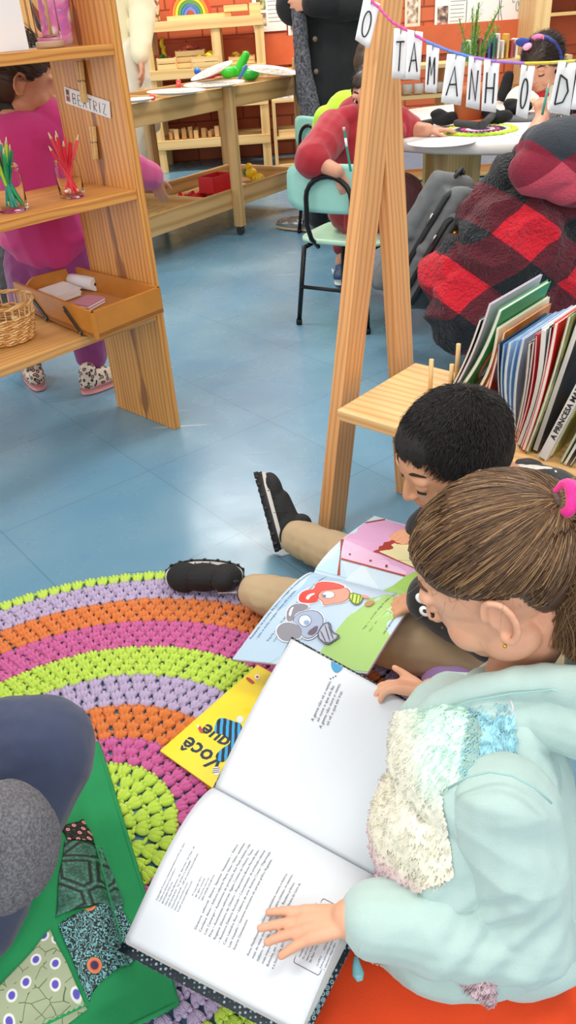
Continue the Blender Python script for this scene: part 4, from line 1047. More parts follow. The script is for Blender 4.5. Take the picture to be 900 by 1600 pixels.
for f_ in (f1, f2): shoe(tl, f_+V((-.02, -.02, .012)), f_+V((.06, .11, .012)), upper='#17171a', sole='#222222', vox=.004)
hair_cap(tl, hd2, Mh2, .185, HB, low=-.4, thick=1.03, vox=.005)
# ---- adult in cream knit and off-white cargo trousers
ad = empty('person', aty(222, 330, 4.9)*1, 'adult in cream knit and off-white cargo trousers standing behind the play table', 'person')
fx = V((-.80, 4.88, 0)); ad.location = fx
hipA = fx+V((0, .05, .86)); chA = fx+V((-.01, .05, 1.28)); hdA = fx+V((0, .05, 1.55)); MA = frame((.3, -1, -.2), UP)
Pa = head_prims(hdA, MA, .225)+chain([hdA, chA], [.055, .07])+[cap(hipA, .13, chA, .13)]
arms = []
for s_ in (-1, 1):
    sA = chA+V((.17*s_, 0, .03)); eA = sA+V((.06*s_, -.03, -.27)); wA = eA+V((-.03*s_, -.12, -.20))
    arms.append((sA, eA, wA)); Pa += chain([sA, eA, wA], [.055, .045, .03])+hand_prims(wA, V((0, -.2, -1)), V((s_, 0, 0)), .17, side=-s_)
    Pa += chain([hipA+V((.09*s_, 0, -.04)), fx+V((.08*s_, 0, .47)), fx+V((.08*s_, .02, .08))], [.09, .06, .045])
blob('body', Pa, .007, SK2, ad, 3)
dress(ad, 'knit_sweater', [cap(hipA+V((0, 0, -.02)), .155, chA, .15), ell(hipA+V((0, 0, -.03)), (.17, .15, .07)), ell(chA, (.18, .13, .1))]+sum([[cap(a[0], .08, a[1], .07), cap(a[1], .07, a[2], .05)] for a in arms], []), '#ece4c4', .008, .008, 9)
dress(ad, 'cargo_trousers', sum([chain([hipA+V((.08*s_, 0, -.04)), fx+V((.09*s_, 0, .47)), fx+V((.09*s_, .02, .09))], [.135, .11, .10]) for s_ in (-1, 1)], [])+[cap(fx+V((.19, -.03, .60)), .05, fx+V((.19, -.03, .50)), .05)], '#e6e0cf', .008, .008, 9)
for s_ in (-1, 1): shoe(ad, fx+V((.085*s_, .08, .02)), fx+V((.10*s_, -.17, .02)), w=.05, h=.075, upper='#e8e4dc', vox=.006)
hair_cap(ad, hdA, MA, .225, HB, low=-.4, vox=.006)

# ---- woman in the long black coat
wm = empty('person', (.41, 4.62, 0), 'adult in a long black coat and grey scarf standing with folded arms', 'person')
o_ = wm.location.copy()
hipW, chW, hdW = o_+V((0, 0, .88)), o_+V((0, 0, 1.25)), o_+V((0, 0, 1.53)); MWm = frame((-.2, -1, -.3), UP)
Pw = head_prims(hdW, MWm, .225)+chain([hdW, chW], [.055, .07])+[cap(hipW, .13, chW, .12)]
SL, SR = chW+V((-.17, 0, .03)), chW+V((.17, 0, .03)); EL, ER = V((.20, 4.58, 1.0)), V((.64, 4.58, 1.0)); HL, HR = V((.50, 4.42, .985)), V((.30, 4.40, 1.01))
Pw += chain([SL, EL, HL], [.055, .045, .03])+chain([SR, ER, HR], [.055, .045, .03])+hand_prims(HL, V((1, .3, 0)), V((0, -1, 0)), .15)+hand_prims(HR, V((-1, .3, 0)), V((0, -1, 0)), .15)
for s_ in (-1, 1): Pw += chain([hipW+V((.09*s_, 0, -.03)), o_+V((.08*s_, 0, .46)), o_+V((.08*s_, .02, .07))], [.09, .06, .042])
blob('body', Pw, .007, SK2, wm, 3)
COAT = flat('#1a1b20', .9, bump=.3, bscale=300, sheen=.05)
dress(wm, 'coat', [cap(o_+V((-.03, 0, .60)), .165, chW, .165), cap(o_+V((.05, 0, .60)), .165, chW, .165), ell(chW, (.22, .14, .1)), cap(o_+V((-.05, .0, .62)), .16, o_+V((-.03, 0, 1.0)), .15), cap(o_+V((.08, 0, .62)), .16, o_+V((.06, 0, 1.0)), .15), cap(SL, .085, EL, .08), cap(EL, .08, HL, .06), cap(SR, .085, ER, .08), cap(ER, .08, HR, .06)], '#1a1b20', .008, .006, 7, COAT)
dress(wm, 'trousers', sum([chain([o_+V((.08*s_, 0, .72)), o_+V((.08*s_, 0, .46)), o_+V((.08*s_, .02, .09))], [.11, .085, .065]) for s_ in (-1, 1)], []), '#17171b', .008, .004, 9)
def tweed(c1, c2, sc=160):
    m, nt, b = newmat('m_tweed'); L = nt.links.new
    tc = N(nt, 'ShaderNodeTexCoord'); n = N(nt, 'ShaderNodeTexNoise', Scale=sc, Detail=2.0); L(tc.outputs['Object'], n.inputs['Vector'])
    r = ramp(nt, [(.36, c1), (.66, c2)]); L(n.outputs['Fac'], r.inputs['Fac']); L(r.outputs['Color'], b.inputs['Base Color']); b.inputs['Roughness'].default_value = .95
    bp = N(nt, 'ShaderNodeBump', Strength=.5, Distance=.002); L(n.outputs['Fac'], bp.inputs['Height']); L(bp.outputs['Normal'], b.inputs['Normal']); return m
dress(wm, 'scarf', chain([V((.25, 4.50, 1.25)), V((.225, 4.46, 1.0)), V((.235, 4.47, .75)), V((.265, 4.48, .54)), V((.275, 4.48, .44))], [.03, .035, .04, .055, .05])+chain([chW+V((-.12, -.12, .12)), chW+V((0, -.16, .10)), chW+V((.12, -.10, .12))], [.045, .05, .045]), '#4a4a52', .007, .004, 18, tweed('#3c3c44', '#74747e', 90))
for s_ in (-1, 1):
    shoe(wm, o_+V((.08*s_, .08, .02)), o_+V((.09*s_, -.16, .02)), w=.045, h=.07, upper='#202024', vox=.006)
for k in range(2):
    mb = MB(); mb.ball((.30, 4.445, .86-.14*k), (.013, .006, .013), 10, 6); mb.build('button', flat('#6a5a48', .4), wm)
hair_cap(wm, hdW, MWm, .225, HB, low=-.45, vox=.006)

# ================================================================= chairs
MINT = flat('#9fdccf', .4, var=.03, vscale=20); MINT2 = flat('#b7e2c8', .4); BLK = flat('#17181b', .35, .3)
def school_chair(org, rz, label, h=.30):
    t = empty('school_chair', org, label, 'chair', None); o = V(org); Rz = Matrix.Rotation(rz, 3, 'Z')
    q = lambda x, y, z: o+Rz @ V((x, y, z))       # back of chair at y=0, seat extends +y
    W_ = .155
    def back(u, v):
        x = (u-.5)*2; z = .40+.19*v
        r_ = 1-.10*max(0, abs(v-.5)*2-.65)**1.0
        return q(x*.175*r_, .012+.018*(1-x*x)*-1+.006*(v-.5)+.01, z)
    # rounded back panel
    mb = MB(); pts = []
    def sup(k, n=36):
        a = 2*math.pi*k/n; c, s_ = math.cos(a), math.sin(a)
        return (abs(c)**.45*(1 if c > 0 else -1), abs(s_)**.45*(1 if s_ > 0 else -1))
    n = 36; rings = [1.0, .8, .55, .3, .02]
    for rr in rings:
        for k in range(n):
            a, b = sup(k); x = a*rr; z = b*rr
            mb.v.append(q(x*.175, -.022+.018*(x*x)-.01, .478+z*.078))
    for i in range(len(rings)-1):
        for k in range(n): mb.face((i*n+k, i*n+(k+1) % n, (i+1)*n+(k+1) % n, (i+1)*n+k), None, 0, True)
    mb.face([(len(rings)-1)*n+k for k in range(n)])
    mb.build('backrest', MINT, t, solid=.010)
    mb = MB()
    for rr in rings:
        for k in range(n):
            a, b = sup(k); x = a*rr; y = b*rr
            mb.v.append(q(x*.165, .155+y*.155, h-.006*(1-rr*rr)))
    for i in range(len(rings)-1):
        for k in range(n): mb.face((i*n+k, i*n+(k+1) % n, (i+1)*n+(k+1) % n, (i+1)*n+k), None, 0, True)
    mb.face([(len(rings)-1)*n+k for k in range(n)])
    mb.build('seat', MINT2, t, solid=.012)
    # arch tube behind the back, running down to the seat frame
    arch = [q(-.085, .03, h-.03), q(-.085, -.02, h+.01), q(-.085, -.045, h+.06)]
    arch += [q(-.085, -.045, .43)]+[q(-.085*math.cos(math.pi*k/10), -.045, .45+.07*math.sin(math.pi*k/10)) for k in range(11)]+[q(.085, -.045, .44), q(.085, -.045, h+.06), q(.085, -.02, h+.01), q(.085, .03, h-.03)]
    mb = MB(); mb.tube(arch, .0085, 10); mb.build('back_tube', BLK, t)
    for sx in (-1, 1):
        mb = MB(); mb.tube([q(sx*.12, .0, h-.025), q(sx*.13, .31, h-.025)], .008, 8); mb.build('seat_tube', BLK, t)
        for y0, y1 in ((-.01, -.04), (.30, .33)):
            mb = MB(); mb.tube([q(sx*.12, y0, h-.02), q(sx*.14, y1, .012)], .0085, 8); lg = mb.build('leg', BLK, t)
            mb = MB(); mb.tube([q(sx*.14, y1, .02), q(sx*.14, y1, 0)], .011, 8); mb.build('rubber_foot', flat('#0e0e10', .7), lg)
    mb = MB(); mb.tube([q(-.13, -.03, .14), q(.13, -.03, .14)], .007, 8); mb.build('stretcher', BLK, t)
    return t
ch_o = (at(484, 503, 0)+at(575, 520, 0))/2
school_chair(ch_o+V((-.0, .02, 0)), R(-32), 'mint green school chair in front of the boy in dark red, back towards us')
school_chair(V((.27, 4.1, 0)), R(-60), 'second mint green school chair just behind the boy in dark red')
# ================================================================= round white table and what is on it
RC, RR = V((.98, 3.30, 0)), .62
t = empty('round_table', RC, 'round white laminate table with rounded edge and pale legs', 'table')
mb = MB(); mb.lathe([(.01, .545), (RR-.01, .545), (RR, .552), (RR, .578), (RR-.008, .585), (.01, .585)], RC, 72); mb.build('tabletop', flat('#f1f0ec', .3), t)
for a in (35, 130, 215, 320):
    p = RC+V((math.cos(R(a)), math.sin(R(a)), 0))*.40
    mb = MB(); mb.box(p+UP*.273, (.05, 0, 0), (0, .05, 0), (0, 0, .545)); mb.build('leg', PK, t, bevel=.003)
mb = MB(); mb.box(RC+V((-.18, .05, .27)), (.03, 0, 0), (0, .5, 0), (0, 0, .54)); mb.build('panel_support', PK, t)
ZT = .5853
def ont(px, py, dz=0): p = at(px, py, ZT); p.z = ZT+dz; return p
# crochet mat
mc = ont(750, 205)
t = empty('crochet_mat', mc, 'round crochet mat with lime green edge under the flower pot', 'mat')
for k, (r, col) in enumerate(((.025, '#8a4a9a'), (.043, '#e8e4e0'), (.061, '#c84a8a'), (.079, '#3a3a44'), (.097, '#d8d0c8'), (.118, '#c8e83a'))):
    mb = MB(); mb.tube([mc+V((math.cos(a)*r, math.sin(a)*r, .004+.002*math.sin(a*30))) for a in [2*math.pi*i/120 for i in range(120)]], .0095 if k < 5 else .013, 6, closed=True, ell=.4, upv=(0, 0, 1)); mb.build('crochet_round', flat(col, .9, bump=.6, bscale=300), t)
pc = ont(732, 196, .0105)
t = empty('plant_pot', pc, 'terracotta flower pot with a feathery green plant in the middle of the table', 'potted plant')
TC = flat('#d0784a', .75, var=.06, vscale=20)
mb = MB(); mb.lathe([(.04, 0), (.062, .0), (.066, .012), (.06, .012)], pc, 32); mb.build('saucer', TC, t)
mb = MB(); mb.lathe([(.03, .008), (.050, .008), (.064, .095), (.070, .095), (.072, .125), (.064, .125), (.060, .11), (.001, .108)], pc, 36); mb.build('pot', TC, t)
mb = MB(); mb.lathe([(.001, .112), (.060, .111)], pc, 24, cap=False); mb.build('soil', flat('#3c2a20', .95, bump=.8, bscale=150), t)
random.seed(31)
GR = [flat('#6fa83a', .6), flat('#8cc04a', .6), flat('#5a8f35', .6)]
for k in range(13):
    a = random.random()*6.28; sp = random.uniform(.04, .17); hh = random.uniform(.14, .27)
    st = [pc+V((math.cos(a)*sp*u**1.5, math.sin(a)*sp*u**1.5, .11+hh*u)) for u in [i/8 for i in range(9)]]
    mb = MB(); mb.tube(st, .0022, 5, 2)
    for i in range(3, 9):
        for j in range(14):
            p = st[i-1].lerp(st[i], j/14); d = V((random.gauss(0, 1), random.gauss(0, 1), random.gauss(.4, .6))).normalized(); s_ = d.cross(V((.3, .2, 1))).normalized()*.0016
            L_ = random.uniform(.018, .034); mb.poly([p-s_, p+s_, p+d*L_], random.randint(0, 2))
    mb.build('frond', GR, t)
FOAM = flat('#2b2b2e', .8)
def roll(a, b, r, label, name='foam_roll', cat='foam roll', col='#3a3b3e'):
    mb = MB(); mb.tube([a, b], r, 14); tag(mb.build(name, flat(col, .8)), label, cat)
roll(ont(638, 203, .012), ont(675, 196, .012), .012, 'dark grey foam roll lying at the left side of the table')
roll(ont(712, 209, .034), ont(748, 214, .034), .012, 'dark grey foam roll lying across the front edge of the crochet mat')
roll(ont(753, 214, .036), ont(768, 198, .036), .013, 'dark foam roll pointing away on the crochet mat, right of the pot')
for px, py, lab in ((693, 198, 'crumpled black cloth left of the flower pot'), (774, 196, 'black felt piece right of the flower pot'), (786, 160, 'black upright cloth on the far side of the table'), (806, 180, 'small black pouch by the hand of the girl with the blue headband')):
    c = ont(px, py, .0)
    P = [ell(c+V((0, 0, .026)), (.045, .04, .022)), ell(c+V((-.02, .01, .042)), (.03, .03, .018)), ell(c+V((.03, -.01, .03)), (.028, .03, .02))]
    if py in (160,): P = [cap(c+V((0, 0, .03)), .028, c+V((.015, 0, .10)), .022)]
    o = blob('black_cloth', P, .005, flat('#141416', .9, bump=.3, bscale=120), None, 3, wrinkle(.003, 30)); tag(o, lab, 'cloth')
mb = MB(); mb.lathe([(.001, .001), (.115, .001), (.115, .0018), (.001, .0018)], ont(690, 222), 48); tag(mb.build('round_paper', paper), 'round white paper under the hand of the boy in dark red', 'paper')
mb = MB(); mb.box(ont(825, 205, .0012), (.19, .02, 0), (-.02, .15, 0), (0, 0, .001)); tag(mb.build('paper_sheet', paper), 'white drawing sheet on the right of the round table', 'paper')
mb = MB(); mb.lathe([(.001, .001), (.13, .001), (.13, .006), (.001, .006)], ont(818, 184), 40); tag(mb.build('grey_plate', flat('#5a5a5e', .6)), 'flat dark grey round plate on the far side of the table', 'plate')

# ---- boy in dark red on the mint chair, turned and looking back at us
rb = empty('person', (.33, 2.9, 0), 'boy in dark red hooded sweatshirt twisted round on a mint chair, holding a pencil', 'person')
hR = V((.36, 2.93, .37)); cR = V((.36, 2.96, .60)); dR = aty(584, 148, 2.95); MR_ = frame((-.55, -.80, -.18), UP)
ls, le, lw = V((.25, 2.90, .635)), aty(488, 250, 2.76), aty(527, 268, 2.70)
rs_, re, rw = V((.47, 3.0, .63)), V((.53, 3.03, .60)), ont(668, 214, .022)
P_ = head_prims(dR, MR_, .19)+chain([dR+V((0, 0, -.06)), cR+V((0, 0, .04))], [.042, .048])+[cap(hR, .09, cR, .085)]
P_ += chain([ls, le, lw], [.036, .03, .023])+hand_prims(lw, V((.35, -.1, -.7)), V((-.1, -1, .1)), .115, (.5, .6, .7, .8), side=-1, thumb=.7)
P_ += chain([rs_, re, rw], [.04, .032, .022])+hand_prims(rw, V((1, .05, -.05)), UP, .11, (.15, .15, .2, .2), side=1)
kn1, kn2 = V((.40, 3.22, .36)), V((.54, 3.18, .36)); an1, an2 = V((.31, 3.30, .08)), V((.55, 3.35, .08))
P_ += chain([hR+V((-.05, 0, 0)), kn1, an1], [.07, .05, .035])+chain([hR+V((.05, 0, 0)), kn2, an2], [.07, .05, .035])
blob('body', P_, .004, SK2, rb, 3)
head_details(rb, dR, MR_, .19, closed=False, skin=SK2)
dress(rb, 'hooded_sweatshirt', [cap(hR, .12, cR, .115), ell(cR+V((0, 0, .01)), (.145, .11, .065)), cap(ls, .062, le, .058), cap(le, .058, le.lerp(lw, .15), .05), cap(rs_, .06, re, .052), ell(cR+V((.0, .03, .085)), (.085, .07, .04)), ell(cR+V((-.06, -.05, .07)), (.05, .045, .035))], '#a81e2e', .005, .007, 14)
dress(rb, 'trousers', chain([hR+V((-.05, 0, 0)), kn1, an1+V((0, 0, .07))], [.09, .07, .045])+chain([hR+V((.05, 0, 0)), kn2, an2], [.09, .075, .05]), '#8a1c2c', .005, .004, 18)
NB = shoe(rb, an1+V((.0, .04, -.06)), an1+V((-.02, -.11, -.06)), w=.036, h=.065, upper='#27486e', sole='#f2f0ea', vox=.003)
a_, b_ = at(522, 404, .05), at(538, 420, .05)
mb = MB(); n0 = an1+V((-.047, -.035, -.030)); mb.tube([n0+V((-.004, .012, -.010)), n0+V((-.003, .007, .010)), n0+V((.0, -.005, -.008)), n0+V((.003, -.010, .010))], .0028, 6); mb.build('white_letter_mark', flat('#f2f2f0', .5), rb)
shoe(rb, an2+V((0, .03, -.06)), an2+V((0, -.12, -.06)), w=.036, h=.06, upper='#27486e', sole='#f2f0ea', vox=.004)
hair_cap(rb, dR, MR_, .19, hairmat('#1c1614', '#3a2c24'), low=-.2, fringe=.18, vox=.004)
short_strands(rb, dR, MR_, .19, hairmat('#1c1614', '#3a2c24'), 1500, .018, .0008, 9, lambda l: (l.x, .3, -.6))
mb = MB(); pa_, pb_ = aty(548, 268, 2.64), aty(538, 205, 2.66); mb.tube([pa_, pb_], .0042, 6, smooth=False)
t = empty('pencil', pa_, 'green pencil with white band held by the boy in dark red', 'pencil'); mb.build('barrel', flat('#1f8f78', .4), t)
mb = MB(); d_ = (pb_-pa_).normalized(); mb.tube([pb_-d_*.045, pb_-d_*.02], .0046, 6); mb.build('white_band', flat('#f2f2f2', .5), t)
mb = MB(); mb.tube([pb_, pb_+d_*.012], .0044, 8); mb.build('eraser', flat('#d9b0a8', .6), t)
# ---- child in lime shirt with silver shoes behind him
lg = empty('person', (.36, 3.9, 0), 'child in lime green top and silver shoes seated behind the boy in dark red', 'person')
hL = V((.42, 3.85, .38)); cL = aty(545, 185, 3.85); dL = cL+V((.12, .06, .20)); ML = frame((.6, .7, -.4), UP)
sh_p = at(462, 356, .03)
P_ = head_prims(dL, ML, .19)+chain([dL, cL], [.045, .05])+[cap(hL, .09, cL, .08)]+chain([hL, V((.33, 4.05, .36)), V((sh_p.x+.12, sh_p.y-.02, .09))], [.07, .05, .035])+chain([hL, V((.50, 4.1, .36)), V((.42, 4.12, .08))], [.07, .05, .035])
aL1, aL2, aL3 = cL+V((-.10, 0, 0)), cL+V((-.13, .05, -.16)), cL+V((.0, .18, -.14)); aR1, aR2, aR3 = cL+V((.12, 0, 0)), cL+V((.17, .08, -.14)), cL+V((.10, .22, -.12))
P_ += chain([aL1, aL2, aL3], [.04, .034, .024])+hand_prims(aL3, V((.2, 1, 0)), UP, .10)+chain([aR1, aR2, aR3], [.04, .034, .024])+hand_prims(aR3, V((-.1, 1, 0)), UP, .10)
blob('body', P_, .006, SK2, lg, 3)
dress(lg, 'top', [cap(hL, .12, cL, .115), ell(cL, (.14, .10, .07)), cap(aL1, .06, aL2, .05), cap(aL2, .05, aL3, .036), cap(aR1, .06, aR2, .05), cap(aR2, .05, aR3, .036)], '#b5e61e', .006, .006, 11)
dress(lg, 'trousers', chain([hL, V((.33, 4.05, .36)), V((sh_p.x+.12, sh_p.y-.02, .08))], [.09, .075, .055])+chain([hL, V((.50, 4.1, .36)), V((.42, 4.12, .09))], [.09, .075, .055]), '#18181b', .006, .004, 16)
shoe(lg, at(497, 358, .015), at(434, 352, .015), w=.04, h=.062, sole='#b8a58a', mat=flat('#b9bcc0', .22, .85, bump=.5, bscale=60), vox=.004)
shoe(lg, V((.43, 4.16, .02)), V((.36, 4.05, .02)), w=.04, h=.06, sole='#b8a58a', mat=flat('#b9bcc0', .22, .85, bump=.5, bscale=60), vox=.005)
hair_cap(lg, dL, ML, .19, HB, low=-.3, vox=.006)
# ---- girl with the blue headband
gh = empty('person', (1.35, 3.85, 0), 'girl in cream fleece with a blue headband and pink bow working at the table', 'person')
dG = aty(846, 100, 3.80); MG = frame((-.62, -.70, -.42), UP)
cG = dG+V((.03, .07, -.20)); hG = cG+V((.02, .04, -.24))
shG, elG, wrG = cG+V((-.12, -.04, -.01)), aty(812, 150, 3.72)+V((0, 0, -.02)), aty(835, 165, 3.52)
shH, elH, wrH = cG+V((.13, -.03, 0)), cG+V((.18, -.16, -.15)), aty(862, 185, 3.50)
P_ = head_prims(dG, MG, .20)+chain([dG+V((0, .02, -.06)), cG+V((0, 0, .03))], [.045, .05])+[cap(hG, .09, cG, .085)]+chain([shG, elG, wrG], [.04, .034, .024])+hand_prims(wrG, V((-.6, -.4, -.35)), UP, .115, (.6, .6, .7, .7))+chain([shH, elH, wrH], [.04, .034, .024])+hand_prims(wrH, V((-1, -.2, -.2)), UP, .115, (.6, .6, .7, .7), side=-1)
P_ += chain([hG+V((-.06, 0, 0)), hG+V((-.08, -.28, .0)), hG+V((-.08, -.26, -.30))], [.07, .05, .035])+chain([hG+V((.06, 0, 0)), hG+V((.08, -.28, .0)), hG+V((.08, -.26, -.30))], [.07, .05, .035])
blob('body', P_, .0045, SK2, gh, 3)
head_details(gh, dG, MG, .20, closed=True, skin=SK2, lip='#c9706a')
FL = flat('#e6dccb', .95, bump=1.0, bscale=90, sheen=.3)
dress(gh, 'fleece', [cap(hG, .12, cG, .12), ell(cG, (.15, .11, .075)), cap(shG, .065, elG, .058), cap(elG, .058, elG.lerp(wrG, .7), .042), cap(shH, .065, elH, .058), cap(elH, .058, elH.lerp(wrH, .8), .042)], '', .005, .008, 12, FL)
dress(gh, 'red_collar', [ell(cG+V((-.03, -.05, .075)), (.065, .055, .03))], '#c8202c', .004, .002, 20)
dress(gh, 'trousers', chain([hG+V((-.06, 0, 0)), hG+V((-.08, -.28, .0)), hG+V((-.08, -.26, -.30))], [.09, .07, .05])+chain([hG+V((.06, 0, 0)), hG+V((.08, -.28, .0)), hG+V((.08, -.26, -.30))], [.09, .07, .05]), '#2b3a5a', .006, .004, 16)
DH = hairmat('#1c120e', '#40291c')
hair_cap(gh, dG, MG, .20, DH, low=-.45, fringe=.17, thick=1.0, vox=.004)
short_strands(gh, dG, MG, .20, DH, 2600, .045, .0009, 14, lambda l: (l.x*.6, -1.0, -.35), zmin=-.4, fringe=.19)
gq = lambda x, y, z: dG+MG @ V((x, y, z))*.20
mb = MB(); mb.tube([gq(.425*math.cos(a), -.02+.0*a, .08+.47*math.sin(a)) for a in [R(-8+k*196/20) for k in range(21)]], .010, 8, 0); mb.build('headband', flat('#2a3f96', .5), gh)
bo = gq(.18, .06, .50)
for sx, col in ((-1, '#f07ab0'), (1, '#2a3f96')):
    mb = MB(); mb.ball(bo+MG @ V((sx*.03, .012*sx, .006)), (.032, .013, .018), 12, 8, 0, MG); mb.build('bow_loop', flat(col, .6), gh)
mb = MB(); mb.ball(bo+MG @ V((.0, .03, -.004)), (.02, .022, .012), 12, 8, 0, MG); mb.build('bow_knot', flat('#f3a0c4', .6), gh)
mb = MB(); a_, b_ = aty(808, 178, 3.5), aty(826, 163, 3.52); mb.tube([a_, b_], .006, 8); tag(mb.build('black_pen', flat('#18181a', .4)), 'black marker held by the girl with the blue headband', 'pen')
# ================================================================= pine book rack on an A-frame
WF = wood('#e6ad70', '#c88650', rough=.45, sv=30)
WB = wood('#eec48a', '#d39c5a', rough=.4, sv=18)
Q0 = V((.108, 1.352, .33)); BU = V((.735, -.678, 0)).normalized(); BV = V((.678, .735, 0)).normalized()
rk = empty('book_rack', V((.35, 1.3, 0)), 'pine A-frame book rack with peg board shelf at the right', 'book rack')
rk['label'] = 'pine A-frame book rack with dowel pegs holding picture books'
def beam(name, a, b, wdir, w, t, m=WF, par=rk):
    a, b = V(a), V(b); d = (b-a); n = d.normalized(); wd = V(wdir); wd = (wd-n*wd.dot(n)).normalized(); td = n.cross(wd)
    mb = MB(); mb.box((a+b)/2, d, wd*w, td*t); return mb.build(name, m, par, bevel=.002)
fa = at(517, 831, 0); ft = aty(604, 0, 1.60)
ft = fa+(ft-fa)*1.13
beam('front_leg', fa+UP*.0, ft, BV, .062, .030)
rb0 = V((.292, 1.575, 0)); rt = aty(603, 140, 1.60); 
beam('rear_leg', rb0, rb0+(rt-rb0)*1.08, BV, .060, .028)
for k in (0, 1):
    off = BU*1.05
    if k: beam('front_leg', fa+off, ft+off, BV, .062, .030); beam('rear_leg', rb0+off, rb0+off+(rt-rb0)*1.08, BV, .060, .028)
mb = MB(); mb.box(Q0+BU*.55+BV*.14-UP*.011, BU*1.10, BV*.28, UP*.022); mb.build('shelf_plank', WB, rk, bevel=.003)
PEGM = flat('#e9c488', .6)
for px, py, h in ((672, 612, .068), (713, 592, .075), (704, 606, .05), (735, 604, .04), (767, 618, .045), (868, 668, .075), (800, 690, .0), (782, 700, .0), (930, 690, .07), (906, 640, .07)):
    if h: 
        p = at(px, py, .33); mb = MB(); mb.tube([p-UP*.002, p+UP*h], .0045, 10); mb.build('dowel_peg', PEGM, rk)
# ---- books leaning on the rack
def art_mat(cols, sc, seed, rough=.35):
    m, nt, b = newmat('m_art'); L = nt.links.new
    tc = N(nt, 'ShaderNodeTexCoord'); mp = N(nt, 'ShaderNodeMapping'); mp.inputs['Location'].default_value = (seed, seed*1.7, seed*.6); L(tc.outputs['Object'], mp.inputs['Vector'])
    n = N(nt, 'ShaderNodeTexNoise', Scale=sc, Detail=2.0, Distortion=1.0); L(mp.outputs['Vector'], n.inputs['Vector'])
    k = len(cols); r = ramp(nt, [(.3+.4*i/(k-1), c) for i, c in enumerate(cols)], 'CONSTANT' if seed % 2 else 'LINEAR'); L(n.outputs['Fac'], r.inputs['Fac']); L(r.outputs['Color'], b.inputs['Base Color']); b.inputs['Roughness'].default_value = rough; return m
PAGES = flat('#e9e4da', .7)
def book(pb, pt, cover, label, D=.19, th=.007, front=.345, pages=PAGES, curve=.0, H=None, group=None):
    Bp = at(pb[0], pb[1], front); O_ = V((0, 0, CAM_H)); r = ray(*pt); T = O_+r*((Bp-O_).dot(BV)/r.dot(BV))
    hv = T-Bp
    if H: hv = hv.normalized()*H
    nrm = hv.cross(BV).normalized()
    if nrm.dot(BU) < 0: nrm = -nrm
    lift = max(0, th*abs(nrm.z)); Bp = Bp+UP*0
    Bp.z = .3315+ (th*max(0, -nrm.z)); 
    t = empty('book', Bp, label, 'book', group)
    def sheet(nm, o0, tk, m, inset=0.0):
        mb = MB(); K = 8
        for i in range(K+1):
            u = i/K; c = Bp+hv*(inset*.5+u*(1-inset))+nrm*(o0+curve*math.sin(math.pi*u))
            b0 = len(mb.v); mb.v += [c+BV*inset*.02, c+BV*(D-inset*.05), c+BV*(D-inset*.05)+nrm*tk, c+BV*inset*.02+nrm*tk]
            if i:
                for a in range(4):
                    a2 = (a+1) % 4; mb.face((b0-4+a, b0-4+a2, b0+a2, b0+a), None, 0)
            else: mb.face((b0+3, b0+2, b0+1, b0))
        mb.face((b0, b0+1, b0+2, b0+3)); return mb.build(nm, m, t)
    c_ = .0011
    sheet('back_cover', th-c_, c_, cover); sheet('front_cover', 0, c_, cover); sheet('page_block', c_, th-2*c_, pages, .03)
    return t, Bp, hv, nrm
C_ = lambda h: flat(h, .3)
BK = [((702, 600), (749, 489), C_('#16171c'), 'black thin book, leftmost on the rack', .10, .006, .004),
      ((707, 602), (765, 464), C_('#d5ccdc'), 'pale lavender booklet behind the green book', .21, .004, .006),
      ((713, 604), (780, 473), art_mat(['#1f7a48', '#2c9a5c', '#2c9a5c', '#35a566'], 8, 2), 'tall green picture book leaning right, near the left of the rack', .20, .008, .008),
      ((738, 612), (777, 502), C_('#f1e9c8'), 'cream booklet between the green and orange books', .21, .005, .010),
      ((748, 614), (787, 508), art_mat(['#c8641c', '#e08a2e', '#d8782a'], 9, 4), 'orange picture book right of the cream booklet', .19, .005, .006),
      ((756, 622), (778, 534), C_('#c23a2a'), 'short red book below the orange one', .20, .006, .0),
      ((783, 637), (779, 525), C_('#33445c'), 'dark blue edged magazine at the start of the upright blue booklets', .19, .004, -.004),
      ((788, 641), (787, 526), C_('#5a8cc0'), 'mid blue booklet, second of the upright blue group', .19, .004, -.006),
      ((794, 646), (796, 524), art_mat(['#a8c6e6', '#cfe2f2', '#8ab0d8'], 12, 6), 'pale sky-blue booklet with clouds, third of the blue group', .19, .005, -.008),
      ((799, 651), (808, 520), C_('#7fb2e2'), 'bright light blue booklet, fourth of the blue group', .19, .004, -.008),
      ((803, 657), (817, 517), C_('#c4d4ee'), 'very pale blue booklet at the right of the blue group', .20, .005, -.006),
      ((805, 664), (826, 524), art_mat(['#5a4a42', '#8a7a70', '#3a3a3e'], 20, 3), 'brown and grey magazine beside the pale blue booklet', .17, .006, .004),
      ((806, 674), (833, 520), C_('#4a3a48'), 'dark plum booklet before the red folded one', .17, .005, .004),
      ((806, 680), (838, 510), C_('#b3141e'), 'dark red booklet with a curved cover', .17, .004, .008),
      ((808, 686), (848, 500), C_('#efefef'), 'white magazine with curved pages next to the dark red booklet', .17, .008, .010),
      ((812, 690), (860, 497), C_('#1a1a1c'), 'black glossy booklet in front of the bright red book', .16, .005, .008),
      ((815, 694), (868, 490), C_('#e2312e'), 'bright red tall book in the middle of the rack', .20, .007, .006),
      ((821, 697), (890, 479), art_mat(['#3a3a30', '#7a7a48', '#a8a868', '#2a2a28'], 14, 8), 'olive and black photo magazine right of the bright red book', .19, .005, .004),
      ((832, 695), (903, 486), art_mat(['#2a2a2e', '#3a3a40', '#1e1e22', '#2c3034'], 10, 10), 'charcoal book with white title, right of the olive magazine', .20, .010, .0)]
